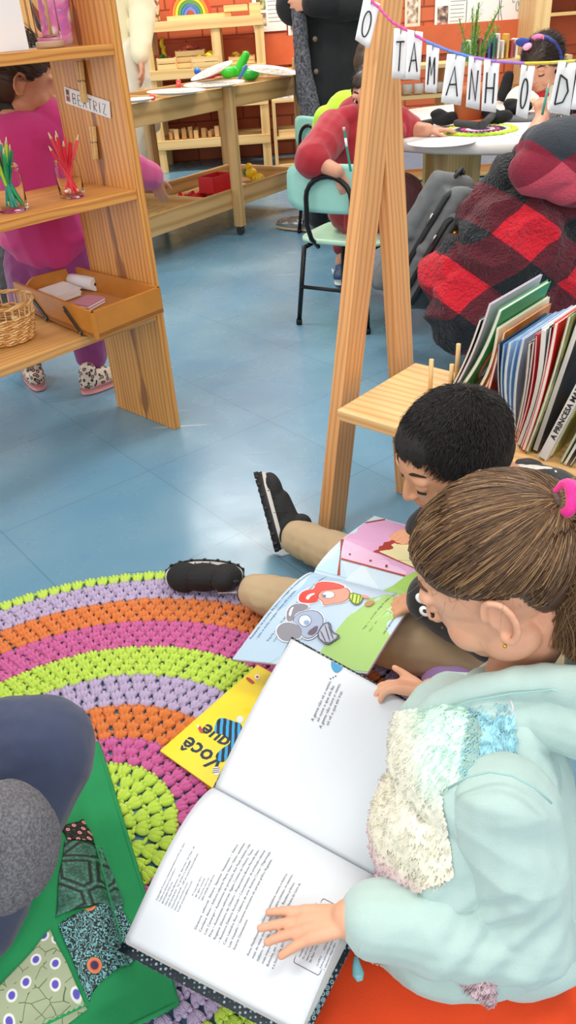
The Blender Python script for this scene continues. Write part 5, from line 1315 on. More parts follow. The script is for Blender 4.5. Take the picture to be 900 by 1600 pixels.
for i, (pb, pt, m_, lab, D_, th, cv) in enumerate(BK):
    res = book(pb, pt, m_, lab, D_, th, curve=cv)
    if 'charcoal' in lab:
        t_, B_, h_, n_ = res; mb = MB()
        xx = -BV; yy = h_.normalized()
        for ln, (s_, u) in enumerate((('HISTÓRIAS', .22), ('ESCURAS', .12))):
            add_text(mb, s_, .020, lambda x, y: B_+h_*u+BV*.02+BV*x*1.0+yy*y-n_*.0006)
        mb.build('cover_title', flat('#d8d8da', .5), t_)
        mb = MB(); mb.ball(B_+h_*.75+BV*.10-n_*.001, (.035, .035, .035), 16, 10, 0, Matrix((BV*1.0, yy*1.5, n_*.02)).transposed()); mb.build('cover_picture', flat('#c9cdd2', .5), t_)
    if 'tall green' in lab:
        t_, B_, h_, n_ = res; mb = MB(); yy = h_.normalized()
        mb.tube([B_+h_*.40+BV*(.06+.03*math.cos(a)*(1+.3*math.sin(2*a)))+yy*(.055*math.sin(a))+n_*(.0095-.0+.008*math.sin(math.pi*.4)) for a in [k*.35 for k in range(18)]], .0022, 5, closed=True); mb.build('cover_drawing', flat('#c05a22', .5), t_)
res = book((841, 707), (925, 545), C_('#f0eae4'), 'white spined hardback titled A PRINCESA MARIBEL', .18, .014)
t_, B_, h_, n_ = res; mb = MB(); yy = h_.normalized()
sx_ = n_*.0022
add_text(mb, 'A PRINCESA MARIBEL', .0125, lambda x, y: B_+yy*(.045+x*1.05)-BV*.0008+n_*(.0115-y*.95), bold=.0004)
mb.build('spine_title', flat('#1c1c22', .5), t_)
book((858, 703), (933, 556), art_mat(['#b8b04a', '#8a8a3a', '#d8d08a'], 16, 5), 'olive yellow picture book right of the white spined hardback', .17, .006)
book((876, 712), (945, 585), C_('#a8b890'), 'pale green thin booklet near the right edge of the rack', .17, .004)
book((882, 715), (955, 590), C_('#e8e6e0'), 'white thin booklet near the right edge of the rack', .17, .004)
book((890, 718), (965, 600), C_('#3c4038'), 'dark thin booklet, rightmost seen on the rack', .17, .004)

# ================================================================= letter banner O TAMANHO D...
def Yb(x): return 1.60-(x-560)/340*.42
strp = [(540, -40), (566, -12), (592, 12), (612, 34), (637, 48), (665, 64), (700, 79), (735, 89), (775, 96), (820, 99), (860, 98), (900, 95), (960, 85)]
sp = [aty(x, y, Yb(x)-.035) for x, y in strp]
t = empty('banner_string', sp[4], 'multicoloured yarn string with paper letters tied across the A-frame', 'string')
cols = ['#e85aa0', '#e85aa0', '#e85aa0', '#e85aa0', '#e05aa8', '#6a8cd8', '#6a8cd8', '#b07ad0', '#b07ad0', '#ead24a', '#e8d86a', '#5ab0d0']
for i in range(len(sp)-1):
    mb = MB(); seg = [sp[i].lerp(sp[i+1], k/10) for k in range(11)]
    mb.tube([p+V((.0008*math.cos(k*2), .0008*math.sin(k*2), 0)) for k, p in enumerate(seg)], .0022, 6); mb.build('yarn_segment', flat(cols[i], .9, bump=.5, bscale=600), t)
GL_ = {'O': [[(.5+.42*math.cos(a), .5+.48*math.sin(a)) for a in [2*math.pi*k/20 for k in range(21)]]], 'T': [[(.0, .96), (1, 1)], [(.55, 1), (.5, 0)]], 'A': [[(0, 0), (.5, 1), (1, .02)], [(.2, .38), (.85, .42)]],
       'M': [[(0, 0), (.15, 1), (.5, .35), (.85, 1), (1, .05)]], 'N': [[(0, 0), (.1, 1), (.85, .02), (1, 1)]], 'H': [[(.05, 0), (.05, 1)], [(.95, .02), (.95, 1)], [(.05, .5), (.95, .52)]], 'D': [[(.1, .98), (.05, 0)], [(.1, .98), (.75, .85), (1, .5), (.7, .12), (.05, 0)]]}
def spl(pts):
    return pts
LC = [('O', (569, -6), (594, 6), (577, 76), (555, 62), 'first letter card O, left of the frame leg'), ('T', (616, 44), (638, 46), (634, 125), (612, 122), 'letter card T hanging right beside the frame leg'), ('A', (637, 46), (661, 50), (656, 125), (634, 124), 'letter card A overlapping the T card'),
      ('M', (667, 70), (687, 72), (682, 146), (664, 143), 'narrow letter card M'), ('A', (699, 84), (728, 86), (720, 165), (689, 160), 'wide letter card A between the M and N cards'), ('N', (733, 88), (753, 91), (749, 172), (728, 167), 'letter card N left of the H card'),
      ('H', (757, 93), (781, 95), (775, 176), (752, 173), 'letter card H in front of the flower pot'), ('O', (815, 101), (836, 104), (824, 186), (806, 180), 'tilted letter card O by the hand of the girl with the headband'), ('D', (873, 96), (901, 98), (890, 181), (857, 174), 'large letter card D near the right edge'), ('', (905, 98), (940, 99), (935, 174), (892, 171), 'letter card cut off at the right edge')]
LW = flat('#f3f4f6', .7)
for k, (ch_, a, b, c, d, lab) in enumerate(LC):
    Y = Yb((a[0]+b[0])/2)-.04-(.0015 if k == 2 else 0)
    A_, B_, Cc, Dd = [aty(p[0], p[1], Y+(.004 if j in (1, 2) else 0)) for j, p in enumerate((a, b, c, d))]
    t = empty('letter_card', A_, lab, 'letter card', 'white paper letter cards on the banner')
    n_ = (B_-A_).cross(Dd-A_).normalized(); n_ = n_ if n_.y < 0 else -n_
    S = lambda u, v: A_.lerp(B_, u).lerp(Dd.lerp(Cc, u), 1-v)-n_*.003*math.sin(math.pi*u)
    mb = MB(); mb.grid(lambda u, v: S(u, v), 6, 6); mb.build('paper_card', LW, t, solid=.0004)
    if ch_:
        mb = MB()
        for st in GL_[ch_]:
            mb.tube([S(.22+.56*x, .16+.60*y)+n_*.0008 for x, y in st], .0012, 5)
        mb.build('ink_letter', flat('#26262a', .6), t)
        tp_ = S(.5, .9)+n_*.0008; mb = MB(); mb.tube([tp_, S(.5, 1.0)+n_*.001, S(.53, 1.0)+UP*.004+n_*.002], .0005, 5); mb.build('paper_clip', flat('#6a6a70', .3, .9), t)
# ================================================================= grey backpack hanging by the chair
GB = flat('#6f7374', .8, bump=.4, bscale=500, var=.10, vscale=30); BL = flat('#1c1d20', .6)
A0, A1 = aty(628, 462, 2.46), aty(728, 288, 2.40)
bp = empty('backpack', A0, 'grey school backpack with black zips leaning beside the plaid coat', 'backpack')
la = (A1-A0); al = la.normalized(); wv = V((.62, .55, -.25)); wv = (wv-al*wv.dot(al)).normalized(); dv = al.cross(wv).normalized(); dv = dv if dv.y < 0 else -dv
def bq(a, w_, d): return A0+la*a+wv*w_+dv*d
def rbox(a0, a1, w0, d0, d1, r, taper=.8):
    P = []
    for a in (a0, (a0+a1)/2, a1):
        tw = 1-(1-taper)*max(0, (a-a0)/(a1-a0)-.5)*2
        for d in (d0, d1): P.append(cap(bq(a, -w0*tw, d), r, bq(a, w0*tw, d), r))
    for s_ in (-1, 1):
        for d in (d0, d1): P.append(cap(bq(a0, s_*w0, d), r, bq(a1, s_*w0*taper, d), r))
    P.append(('b', (bq(a0, 0, d0)+bq(a1, 0, d1))/2, la*(a1-a0), wv*w0*2*((1+taper)/2), dv*(abs(d1-d0)+r*1.6)))
    return P
blob('pack_body', rbox(.06, .94, .085, -.045, .040, .028), .0055, GB, bp, 4, wrinkle(.005, 16))
blob('front_pocket', rbox(.08, .50, .075, .055, .085, .018, .9), .005, GB, bp, 4, wrinkle(.003, 20))
blob('middle_compartment', rbox(.06, .80, .082, .045, .062, .022, .85), .005, GB, bp, 4, wrinkle(.003, 20))
for z1, dd, ww in ((.53, .100, .085), (.83, .070, .098), (.97, .030, .108)):
    mb = MB(); mb.tube([bq(.10, -ww, dd), bq(z1*.5, -ww, dd), bq(z1-.06, -ww*.96, dd), bq(z1+.01, -ww*.70, dd), bq(z1+.03, 0, dd), bq(z1+.01, ww*.70, dd), bq(z1-.06, ww*.96, dd), bq(z1*.5, ww, dd), bq(.10, ww, dd)], .009, 8); zp = mb.build('zip_band', BL, bp)
    mb = MB(); mb.tube([bq(z1*.8, -ww-.012, dd), bq(z1*.70, -ww-.014, dd)], .004, 6); mb.build('zip_pull', STEEL, zp)
mb = MB(); mb.tube([bq(1.03, .03, -.06), bq(.9, .10, -.095), bq(.45, .12, -.10), bq(.0, .11, -.07), bq(-.22, .06, -.03)], .016, 8, ell=.35); mb.build('shoulder_strap', BL, bp)
mb = MB(); mb.tube([bq(.98, -.03, -.03), bq(1.07, 0, -.04), bq(.98, .03, -.05)], .006, 8); mb.build('top_handle', BL, bp)
mb = MB()
for k in range(7): mb.ball(bq(.72-.03*k, -.060+.004*math.sin(k*2), .092), (.011, .008, .009), 8, 5)
mb.build('gold_charm', flat('#c9a23a', .3, .8), bp)
# ================================================================= child in the plaid sherpa coat
def plaid(bscale=125, knit=False):
    m, nt, b = newmat('m_plaid'); L = nt.links.new
    tc = N(nt, 'ShaderNodeTexCoord'); sx = N(nt, 'ShaderNodeSeparateXYZ'); L(tc.outputs['Object'], sx.inputs[0])
    def math_(op, a, b_=None, c=None):
        n = N(nt, 'ShaderNodeMath', operation=op)
        for i, q in enumerate((a, b_, c)):
            if q is None: continue
            if isinstance(q, (int, float)): n.inputs[i].default_value = q
            else: L(q, n.inputs[i])
        return n.outputs[0]
    xy = math_('MULTIPLY_ADD', sx.outputs['Y'], .25, sx.outputs['X'])
    def stripe(sgn, ph):
        s_ = math_('ADD', math_('MULTIPLY', xy, .62*sgn), math_('MULTIPLY', sx.outputs['Z'], .78))
        f = math_('FRACT', math_('ADD', math_('MULTIPLY', s_, 1/.215), ph)); return math_('LESS_THAN', f, .5)
    a = stripe(1, .62 if not knit else .1); c = stripe(-1, .62 if not knit else .35)
    tot = math_('MULTIPLY', math_('ADD', a, c), .5)
    if knit: r = ramp(nt, [(0, '#c4485c'), (.4, '#8a2038'), (.8, '#3a4048')], 'CONSTANT')
    else: r = ramp(nt, [(0, '#d3152c'), (.4, '#5e1826'), (.8, '#141a20')], 'CONSTANT')
    L(tot, r.inputs['Fac'])
    vo = N(nt, 'ShaderNodeTexVoronoi', Scale=bscale, feature='SMOOTH_F1') ; 
    n2 = N(nt, 'ShaderNodeTexNoise', Scale=60.0, Detail=2.0); L(tc.outputs['Object'], n2.inputs['Vector'])
    mv = N(nt, 'ShaderNodeMix', data_type='VECTOR'); mv.inputs[0].default_value = .03; L(tc.outputs['Object'], mv.inputs['A']); L(n2.outputs['Color'], mv.inputs['B']); L(mv.outputs['Result'], vo.inputs['Vector'])
    bp_ = N(nt, 'ShaderNodeBump', Strength=1.0, Distance=.008 if not knit else .002); bp_.invert = True; L(vo.outputs['Distance'], bp_.inputs['Height']); L(bp_.outputs['Normal'], b.inputs['Normal'])
    L(r.outputs['Color'], b.inputs['Base Color']); b.inputs['Roughness'].default_value = .95; b.inputs['Sheen Weight'].default_value = .15
    return m
PLD, PLK = plaid(), plaid(220, True)
pc_ = empty('person', V((.95, 2.35, 0)), 'child in a red and black plaid sherpa coat, seated with back to us', 'person')
hP, cP = V((.88, 2.28, .36)), V((.95, 2.30, .60)); dP = aty(935, 170, 2.22); MP = frame((-.1, 1, -.3), UP)
eP, wP = V((.80, 2.50, .60)), aty(846, 188, 2.62); eQ, wQ = V((1.16, 2.45, .60)), V((1.1, 2.65, .60))
P_ = head_prims(dP, MP, .195)+chain([dP, cP], [.045, .05])+[cap(hP, .09, cP, .085)]+chain([cP+V((-.1, 0, 0)), eP, wP], [.04, .034, .024])+hand_prims(wP, V((.0, .35, .6)), V((0, -1, 0)), .10, (.6, .7, .8, .8), side=1)+chain([cP+V((.12, 0, 0)), eQ, wQ], [.04, .034, .024])+hand_prims(wQ, V((-.2, 1, 0)), UP, .10)
P_ += chain([hP, V((.84, 2.6, .36)), V((.85, 2.6, .08))], [.08, .05, .035])+chain([hP, V((1.0, 2.6, .36)), V((1.0, 2.6, .08))], [.08, .05, .035])
blob('body', P_, .005, SK2, pc_, 3)
def E_(px, py, Y, rx, ry, rz): return ell(aty(px, py, Y), (rx, ry, rz))
P_ = [E_(815, 400, 2.22, .19, .15, .20), E_(745, 480, 2.20, .14, .12, .135), E_(720, 430, 2.26, .11, .10, .11), E_(870, 300, 2.25, .16, .14, .15), E_(900, 430, 2.22, .20, .15, .20), E_(800, 300, 2.27, .085, .09, .09), E_(770, 345, 2.28, .09, .09, .1), E_(870, 520, 2.22, .18, .13, .12), E_(950, 330, 2.25, .17, .14, .2)]
def coatw(co, n):
    q = co*6.0; a = noise.noise(V((q.x*1.6-q.z, q.y, q.z*1.8+q.x))); b = noise.noise(co*15)
    c = noise.noise(co*95)
    return .020*(1-2*abs(a))+.006*b+.0016*c
blob('sherpa_coat', P_, .0055, PLD, pc_, 5, coatw)
P_ = [E_(872, 262, 2.12, .125, .07, .075), E_(900, 220, 2.12, .13, .08, .06), E_(838, 245, 2.16, .055, .05, .075), E_(905, 290, 2.10, .10, .05, .05)]
blob('hood', P_, .005, PLK, pc_, 5, wrinkle(.008, 9))
hair_cap(pc_, dP, MP, .195, flat('#120e10', .6), low=-.5, thick=1.1, vox=.005)
short_strands(pc_, dP, MP, .195, hairmat('#120e10', '#2a2022'), 1500, .07, .001, 22, lambda l: (l.x, -.6, -1), zmin=-.45)
for s_, q in ((-1, V((.85, 2.6, .08))), (1, V((1.0, 2.6, .08)))): shoe(pc_, q+V((0, -.03, -.06)), q+V((0, .12, -.06)), w=.036, h=.055, vox=.005)
dress(pc_, 'trousers', chain([hP, V((.84, 2.6, .36)), V((.85, 2.6, .09))], [.09, .07, .05])+chain([hP, V((1.0, 2.6, .36)), V((1.0, 2.6, .09))], [.09, .07, .05]), '#22242c', .006, .004, 16)
school_chair(V((.92, 2.16, 0)), R(-5), 'school chair hidden under the plaid sherpa coat')
pa_, pb_ = aty(846, 185, 2.60), aty(856, 138, 2.62); mb = MB(); mb.tube([pa_, pb_], .004, 6); t = empty('pencil', pa_, 'green pencil held upright behind the letter card O at the right', 'pencil'); mb.build('barrel', flat('#3a9a8a', .4), t)
mb = MB(); mb.tube([pb_, pb_+(pb_-pa_).normalized()*.014], [.004, .0008], 6); mb.build('sharpened_tip', flat('#ecd3a8', .7), t)
# ================================================================= crochet rug: rings of clustered stitches with open holes
def yarn(col):
    m, nt, b = newmat('m_yarn'); L = nt.links.new
    tc = N(nt, 'ShaderNodeTexCoord'); n = N(nt, 'ShaderNodeTexNoise', Scale=420.0, Detail=2.0); L(tc.outputs['Object'], n.inputs['Vector'])
    c = hx(col); r = ramp(nt, [(.3, tuple(x*.90 for x in c[:3])+(1,)), (.65, c)]); L(n.outputs['Fac'], r.inputs['Fac']); L(r.outputs['Color'], b.inputs['Base Color'])
    b.inputs['Roughness'].default_value = .9; b.inputs['Sheen Weight'].default_value = .3
    w_ = N(nt, 'ShaderNodeTexWave', Scale=260.0, Distortion=3.0); w_.bands_direction = 'DIAGONAL'; L(tc.outputs['Object'], w_.inputs['Vector'])
    bp_ = N(nt, 'ShaderNodeBump', Strength=.8, Distance=.0012); L(w_.outputs['Fac'], bp_.inputs['Height']); L(bp_.outputs['Normal'], b.inputs['Normal'])
    return m
YL, YV, YO, YP = yarn('#dcff52'), yarn('#d6c2ea'), yarn('#ff8a2c'), yarn('#ec68b2')
rc = np.array([-.3126, .6884])
rows = []
def band(r1, r0, n, mi):
    for k in range(n): rows.append((r1-(r1-r0)*(k+1)/n, (r1-r0)/n, mi))
band(.608, .585, 1, 0); band(.585, .523, 4, 1); band(.523, .456, 4, 2); band(.456, .384, 5, 3); band(.384, .311, 5, 0); band(.311, .240, 4, 1); band(.240, .170, 4, 2); band(.170, .120, 3, 3); band(.120, .0, 6, 0)
nu_, nv_ = 8, 5
sph = []
for i in range(nv_+1):
    th = math.pi*i/nv_
    for k in range(nu_):
        a = 2*math.pi*k/nu_; sph.append((math.cos(th), math.sin(th)*math.cos(a), math.sin(th)*math.sin(a)))
sph = np.array(sph); sf = []
for i in range(nv_):
    for k in range(nu_): sf.append((i*nu_+k, i*nu_+(k+1) % nu_, (i+1)*nu_+(k+1) % nu_, (i+1)*nu_+k))
sf = np.array(sf)
VV = []; FF = []; MI = []; cnt = 0
rng = np.random.RandomState(7)
def stitch(p0, p1, w, h, mi):
    global cnt
    p0, p1 = np.array(p0), np.array(p1); d = p1-p0; L = np.linalg.norm(d); d = d/L
    s_ = np.cross([0, 0, 1], d); s_ /= np.linalg.norm(s_); u = np.cross(d, s_)
    c = (p0+p1)/2
    w_ = w*(1+.25*sph[:, 0:1])
    v = c+sph[:, 0:1]*d*L*.56+sph[:, 1:2]*s_*w_+sph[:, 2:3]*u*h
    VV.append(v); FF.append(sf+cnt); MI.extend([mi]*len(sf)); cnt += len(v)
for ri, (r, dr, mi) in enumerate(rows):
    n = max(5, int(round(2*math.pi*(r+dr*.6)/.0245)))
    ph = rng.rand()*6.28 if ri % 2 else 0
    for k in range(n):
        a0 = 2*math.pi*(k+.5*(ri % 2))/n+rng.normal()*.05/n*6
        wa = 2*math.pi/n
        pol = lambda a, q, z: np.array([rc[0]+q*math.cos(a), rc[1]+q*math.sin(a), z])
        ro = r+dr*1.06+(.003 if r > .58 else 0); rin = max(r+dr*.02, .001)
        zj = .0065+rng.normal()*.0006
        for j in (-1, 0, 1):
            stitch(pol(a0+j*wa*.13, rin, zj-.001), pol(a0+j*wa*.30, ro-abs(j)*dr*.10, zj+.0012*(1-abs(j))), .0052, .0056, mi)
            stitch(pol(a0+j*wa*.30-wa*.10, ro-abs(j)*dr*.1, zj+.002), pol(a0+j*wa*.30+wa*.12, ro-abs(j)*dr*.1-.001, zj+.002), .0034, .0038, mi)
        stitch(pol(a0+wa*.28, ro-dr*.12, zj-.002), pol(a0+wa*.74, ro-dr*.12, zj-.002), .0032, .0032, mi)
VV = np.concatenate(VV); FF = np.concatenate(FF)
me = bpy.data.meshes.new('crochet_rug'); me.from_pydata(VV.tolist(), [], FF.tolist())
for m_ in (YL, YV, YO, YP): me.materials.append(m_)
me.polygons.foreach_set('material_index', MI); me.polygons.foreach_set('use_smooth', [True]*len(FF)); me.update()
tag(link('crochet_rug', me), 'round crochet rug in lime, lilac, orange and pink rings on the blue floor', 'rug')

# ================================================================= cushions
def cushion(name, cs, h, fl, mat, label, hem=None, z0=.012):
    """cs four corners (x,y) in order"""
    c4 = [V((c[0], c[1], 0)) for c in cs]
    t = empty(name, (c4[0]+c4[1]+c4[2]+c4[3])/4, label, 'cushion')
    def S(u, v, top):
        p = c4[0].lerp(c4[1], u).lerp(c4[3].lerp(c4[2], u), v)
        a = max(0, min(1, min(u, 1-u)/fl-1)) if fl else min(u, 1-u)*3; b_ = max(0, min(1, min(v, 1-v)/fl-1)) if fl else min(v, 1-v)*3
        x, y = abs(2*u-1), abs(2*v-1); e = 1-fl*2*.9
        px_ = max(0, 1-(x/e)**3) if x < e else 0; py_ = max(0, 1-(y/e)**3) if y < e else 0
        f = (px_*py_)**.45 if px_*py_ > 0 else 0
        w_ = .004*noise.noise(V((u*6, v*6, 1)))*(1 if f > 0 else .6)+.003*math.sin(u*22)*(.3 if f > 0 else 1)*(.5)
        return p+UP*(z0+.006+(h*f if top else -.004)+w_*(1 if top else 0)+(.0 if top else -.002))
    mb = MB(); mb.grid(lambda u, v: S(u, v, True), 44, 44); mb.grid(lambda u, v: S(u, v, False), 44, 44, flip=True)
    mb.build('cover', mat, t)
    mb = MB(); rim = [S(k/20, 0, True) for k in range(20)]+[S(1, k/20, True) for k in range(20)]+[S(1-k/20, 1, True) for k in range(20)]+[S(0, 1-k/20, True) for k in range(20)]
    mb.tube([p-UP*.002 for p in rim], .0034, 6, closed=True); mb.build('edge_hem', hem or mat, t)
    return t, S
GC = flat('#1f9256', .85, bump=.3, bscale=700, var=.08, vscale=12)
e1 = V((.375, -.927, 0)).normalized(); k1 = at(152, 1158, .02); k2 = k1+e1*.43; e2 = V((-.927, -.375, 0)).normalized()
gcs, GS = cushion('green_cushion', [k1, k2, k2+e2*.43, k1+e2*.43], .055, .11, GC, 'green cushion with a flanged edge and four patterned fabric patches')
def snake():
    m, nt, b = newmat('m_snake'); L = nt.links.new; tc = N(nt, 'ShaderNodeTexCoord')
    vo = N(nt, 'ShaderNodeTexVoronoi', Scale=24.0, feature='DISTANCE_TO_EDGE', voronoi_dimensions='2D'); L(tc.outputs['Object'], vo.inputs['Vector'])
    ch = N(nt, 'ShaderNodeTexVoronoi', Scale=260.0); L(tc.outputs['Object'], ch.inputs['Vector'])
    r = ramp(nt, [(0, '#5f9a84'), (.05, '#3a7a68'), (.08, '#12282a'), (.14, '#16302e'), (.17, '#4f8f7a'), (.4, '#2f6a5a')]); L(vo.outputs['Distance'], r.inputs['Fac'])
    r2 = ramp(nt, [(.3, '#ffffff'), (.7, '#8a9a92')]); L(ch.outputs['Distance'], r2.inputs['Fac'])
    mu = N(nt, 'ShaderNodeMix', data_type='RGBA', blend_type='MULTIPLY'); mu.inputs['Factor'].default_value = .8; L(r.outputs['Color'], mu.inputs['A']); L(r2.outputs['Color'], mu.inputs['B']); L(mu.outputs['Result'], b.inputs['Base Color']); b.inputs['Roughness'].default_value = .6; return m
def peacock():
    m, nt, b = newmat('m_peacock'); L = nt.links.new; tc = N(nt, 'ShaderNodeTexCoord')
    w_ = N(nt, 'ShaderNodeTexWave', Scale=40.0, Distortion=30.0, Detail=4.0); w_.inputs['Detail Scale'].default_value = 2.2; L(tc.outputs['Object'], w_.inputs['Vector'])
    r = ramp(nt, [(.35, '#0c1418'), (.62, '#1f4a4e'), (.85, '#7fc0c4')]); L(w_.outputs['Fac'], r.inputs['Fac'])
    vo = N(nt, 'ShaderNodeTexVoronoi', Scale=17.0, voronoi_dimensions='2D'); vo.inputs['Randomness'].default_value = .7; L(tc.outputs['Object'], vo.inputs['Vector'])
    r2 = ramp(nt, [(0, '#2a1248'), (.07, '#3a1a50'), (.08, '#e0603a'), (.13, '#f08a5a'), (.14, '#3a6a4a'), (.15, '#1a3a3a')], 'LINEAR')
    L(vo.outputs['Distance'], r2.inputs['Fac'])
    lt = N(nt, 'ShaderNodeMath', operation='LESS_THAN'); lt.inputs[1].default_value = .15; L(vo.outputs['Distance'], lt.inputs[0])
    mx = N(nt, 'ShaderNodeMix', data_type='RGBA'); L(lt.outputs[0], mx.inputs['Factor']); L(r.outputs['Color'], mx.inputs['A']); L(r2.outputs['Color'], mx.inputs['B']); L(mx.outputs['Result'], b.inputs['Base Color']); b.inputs['Roughness'].default_value = .5; return m
def floral(bg, f1, f2, vine, sc=38):
    m, nt, b = newmat('m_floral'); L = nt.links.new; tc = N(nt, 'ShaderNodeTexCoord')
    vo = N(nt, 'ShaderNodeTexVoronoi', Scale=sc, voronoi_dimensions='2D'); vo.inputs['Randomness'].default_value = .55; L(tc.outputs['Object'], vo.inputs['Vector'])
    r = ramp(nt, [(0, '#8a4a5a'), (.06, f1), (.13, f1), (.16, f2), (.22, f2), (.25, bg)], 'LINEAR'); L(vo.outputs['Distance'], r.inputs['Fac'])
    v2 = N(nt, 'ShaderNodeTexVoronoi', Scale=sc*1.6, feature='DISTANCE_TO_EDGE'); L(tc.outputs['Object'], v2.inputs['Vector'])
    lt = N(nt, 'ShaderNodeMath', operation='LESS_THAN'); lt.inputs[1].default_value = .022; L(v2.outputs['Distance'], lt.inputs[0])
    gt = N(nt, 'ShaderNodeMath', operation='GREATER_THAN'); gt.inputs[1].default_value = .40; L(vo.outputs['Distance'], gt.inputs[0])
    an = N(nt, 'ShaderNodeMath', operation='MULTIPLY'); L(lt.outputs[0], an.inputs[0]); L(gt.outputs[0], an.inputs[1])
    mx = N(nt, 'ShaderNodeMix', data_type='RGBA'); L(an.outputs[0], mx.inputs['Factor']); L(r.outputs['Color'], mx.inputs['A']); mx.inputs['B'].default_value = hx(vine); L(mx.outputs['Result'], b.inputs['Base Color']); b.inputs['Roughness'].default_value = .85; return m
def uvof(p):
    d = p-k1; return max(.0, min(1, d.dot(e1)/.43)), max(0, min(1, d.dot(e2)/.43))
def patch(cs, m_, lab):
    pts = [uvof(at(x, y, .065)) for x, y in cs]
    def f(u, v):
        a = [pts[0][i]*(1-u)*(1-v)+pts[1][i]*u*(1-v)+pts[2][i]*u*v+pts[3][i]*(1-u)*v for i in (0, 1)]
        a[0] += .006*math.sin(v*9); a[1] += .006*math.sin(u*8)
        return GS(a[0], a[1], True)+UP*.0034
    mb = MB(); mb.grid(f, 44, 44); o = mb.build('fabric_patch', m_, gcs, solid=-.0008); o['label'] = lab
patch([(100, 1310), (152, 1293), (188, 1380), (88, 1432)], snake(), 'green snakeskin print patch')
patch([(92, 1445), (180, 1378), (215, 1452), (128, 1538)], peacock(), 'dark peacock feather print patch')
patch([(-20, 1560), (82, 1452), (128, 1545), (10, 1625)], floral('#aab594', '#5a5ac8', '#ecebe4', '#5a6a4a'), 'sage patch with small blue and white flowers')
patch([(95, 1290), (128, 1262), (146, 1290), (105, 1306)], floral('#1c1a1c', '#e86a8a', '#e8b0a0', '#5a6a3a', 90), 'black patch with tiny pink flowers')
OC = flat('#e2450f', .85, bump=.3, bscale=700, var=.06, vscale=10)
oc = [at(490, 1585, .02), at(905, 1640, .02), at(885, 1430, .02), at(560, 1500, .02)]
ocs, OS = cushion('orange_cushion', [V((-.035, .385, 0)), V((.300, .335, 0)), V((.335, .68, 0)), V((.015, .72, 0))], .050, .09, OC, 'orange cushion under the girl in the mint jacket')
# ================================================================= open books on the laps and the yellow one on the rug
def bil(a, b, c, d, u, v): return a.lerp(b, u).lerp(d.lerp(c, u), v)
PGW = flat('#d3d8df', .55)
A_, B_ = at(335, 1230, .165), at(590, 1370, .165)          # spine ends
Cc, Dd = at(658, 1108, .235), at(455, 998, .235)           # top edge
E1, F1 = at(195, 1468, .155), at(470, 1612, .155)          # lower edge
UPG = (B_-A_).cross(Dd-A_).normalized()
def pageU(u, v):   # u along spine, v from spine to the top edge
    p = bil(A_, B_, Cc, Dd, u, v)
    return p+UPG*(.010*math.sin(math.pi*min(1, v*1.0))*(1-.4*v)-.0012*math.exp(-v*28))
def pageL(u, v):
    p = bil(A_, B_, F1, E1, u, v)
    return p+UP*(.026*math.sin(math.pi*max(0, min(1, v))**.75)-.0012*math.exp(-v*28))
ob = empty('open_book', (A_+B_)/2, 'large open white-paged picture book on the lap of the girl in mint', 'book')
CPAT = None
def pat_mat():
    m, nt, b = newmat('m_pattern'); L = nt.links.new; tc = N(nt, 'ShaderNodeTexCoord')
    vo = N(nt, 'ShaderNodeTexVoronoi', Scale=190.0); vo.inputs['Randomness'].default_value = .15; L(tc.outputs['Object'], vo.inputs['Vector'])
    r = ramp(nt, [(0, '#cfe0e4'), (.14, '#5a9ab0'), (.24, '#16222c'), (.38, '#9ab8c0'), (.48, '#14202a')]); L(vo.outputs['Distance'], r.inputs['Fac']); L(r.outputs['Color'], b.inputs['Base Color']); b.inputs['Roughness'].default_value = .35; return m
CPAT = pat_mat()
dS = (B_-A_).normalized()
def under(fn, off, du, dv, dz):
    return lambda u, v: fn(u, v)-UP*dz
for nm, fn, sgn in (('right_cover', pageU, 1), ('left_cover', pageL, -1)):
    top_ = (lambda u, v, fn=fn: (fn((u-.5)*1.045+.5, v*1.035)) ) 
    flatc = (lambda u, v, a=A_, b=B_, c=(Cc if sgn > 0 else F1), d=(Dd if sgn > 0 else E1): bil(a, b, c, d, (u-.5)*1.05+.5, v*1.045)-UP*.012)
    mb = MB(); mb.grid(flatc, 12, 12, flip=(sgn > 0)); mb.build(nm, CPAT, ob, solid=.0028)
    # page block: stacked sheet edges between cover and top leaf
    mb = MB(); K = 24
    ring = [(u/K, 1) for u in range(K+1)]
    def edge(pts):
        for i in range(len(pts)-1):
            a, b = pts[i], pts[i+1]; ta, tb = fn(*a), fn(*b); ca = bil(A_, B_, (Cc if sgn > 0 else F1), (Dd if sgn > 0 else E1), a[0], a[1])-UP*.0115; cb = bil(A_, B_, (Cc if sgn > 0 else F1), (Dd if sgn > 0 else E1), b[0], b[1])-UP*.0115
            n = len(mb.v); mb.v += [ta, tb, cb, ca]; mb.face((n, n+1, n+2, n+3), [(0, 0)]*4)
    edge([(k/K, 1) for k in range(K+1)]); edge([(0, k/K) for k in range(K+1)]); edge([(1, k/K) for k in range(K+1)])
    mb.build('page_block', flat('#dedcd8', .7), ob)
mb = MB(); mb.grid(pageU, 24, 40); mb.build('right_page', PGW, ob, solid=.0003)
mb = MB(); mb.grid(pageL, 24, 40); mb.build('left_page', PGW, ob, solid=.0003)
INKD = flat('#4c4c50', .6)
def ptext(fn, u0, v0, vdir, lines, size, lead, W_=.235, H_=.235, align='LEFT', par=ob, mat=INKD, name='printed_text', bold=0.0, lift=.0008, shear=0.0, nrm=UP):
    """reading along v (vdir +1/-1), next line along +u"""
    mb = MB()
    for i, ln in enumerate(lines):
        if not ln: continue
        add_text(mb, ln, size, lambda x, y: fn(u0+(i*lead-y)/W_, v0+vdir*x/H_)+nrm*lift, align, 0, shear, bold)
    return mb.build(name, mat, par)
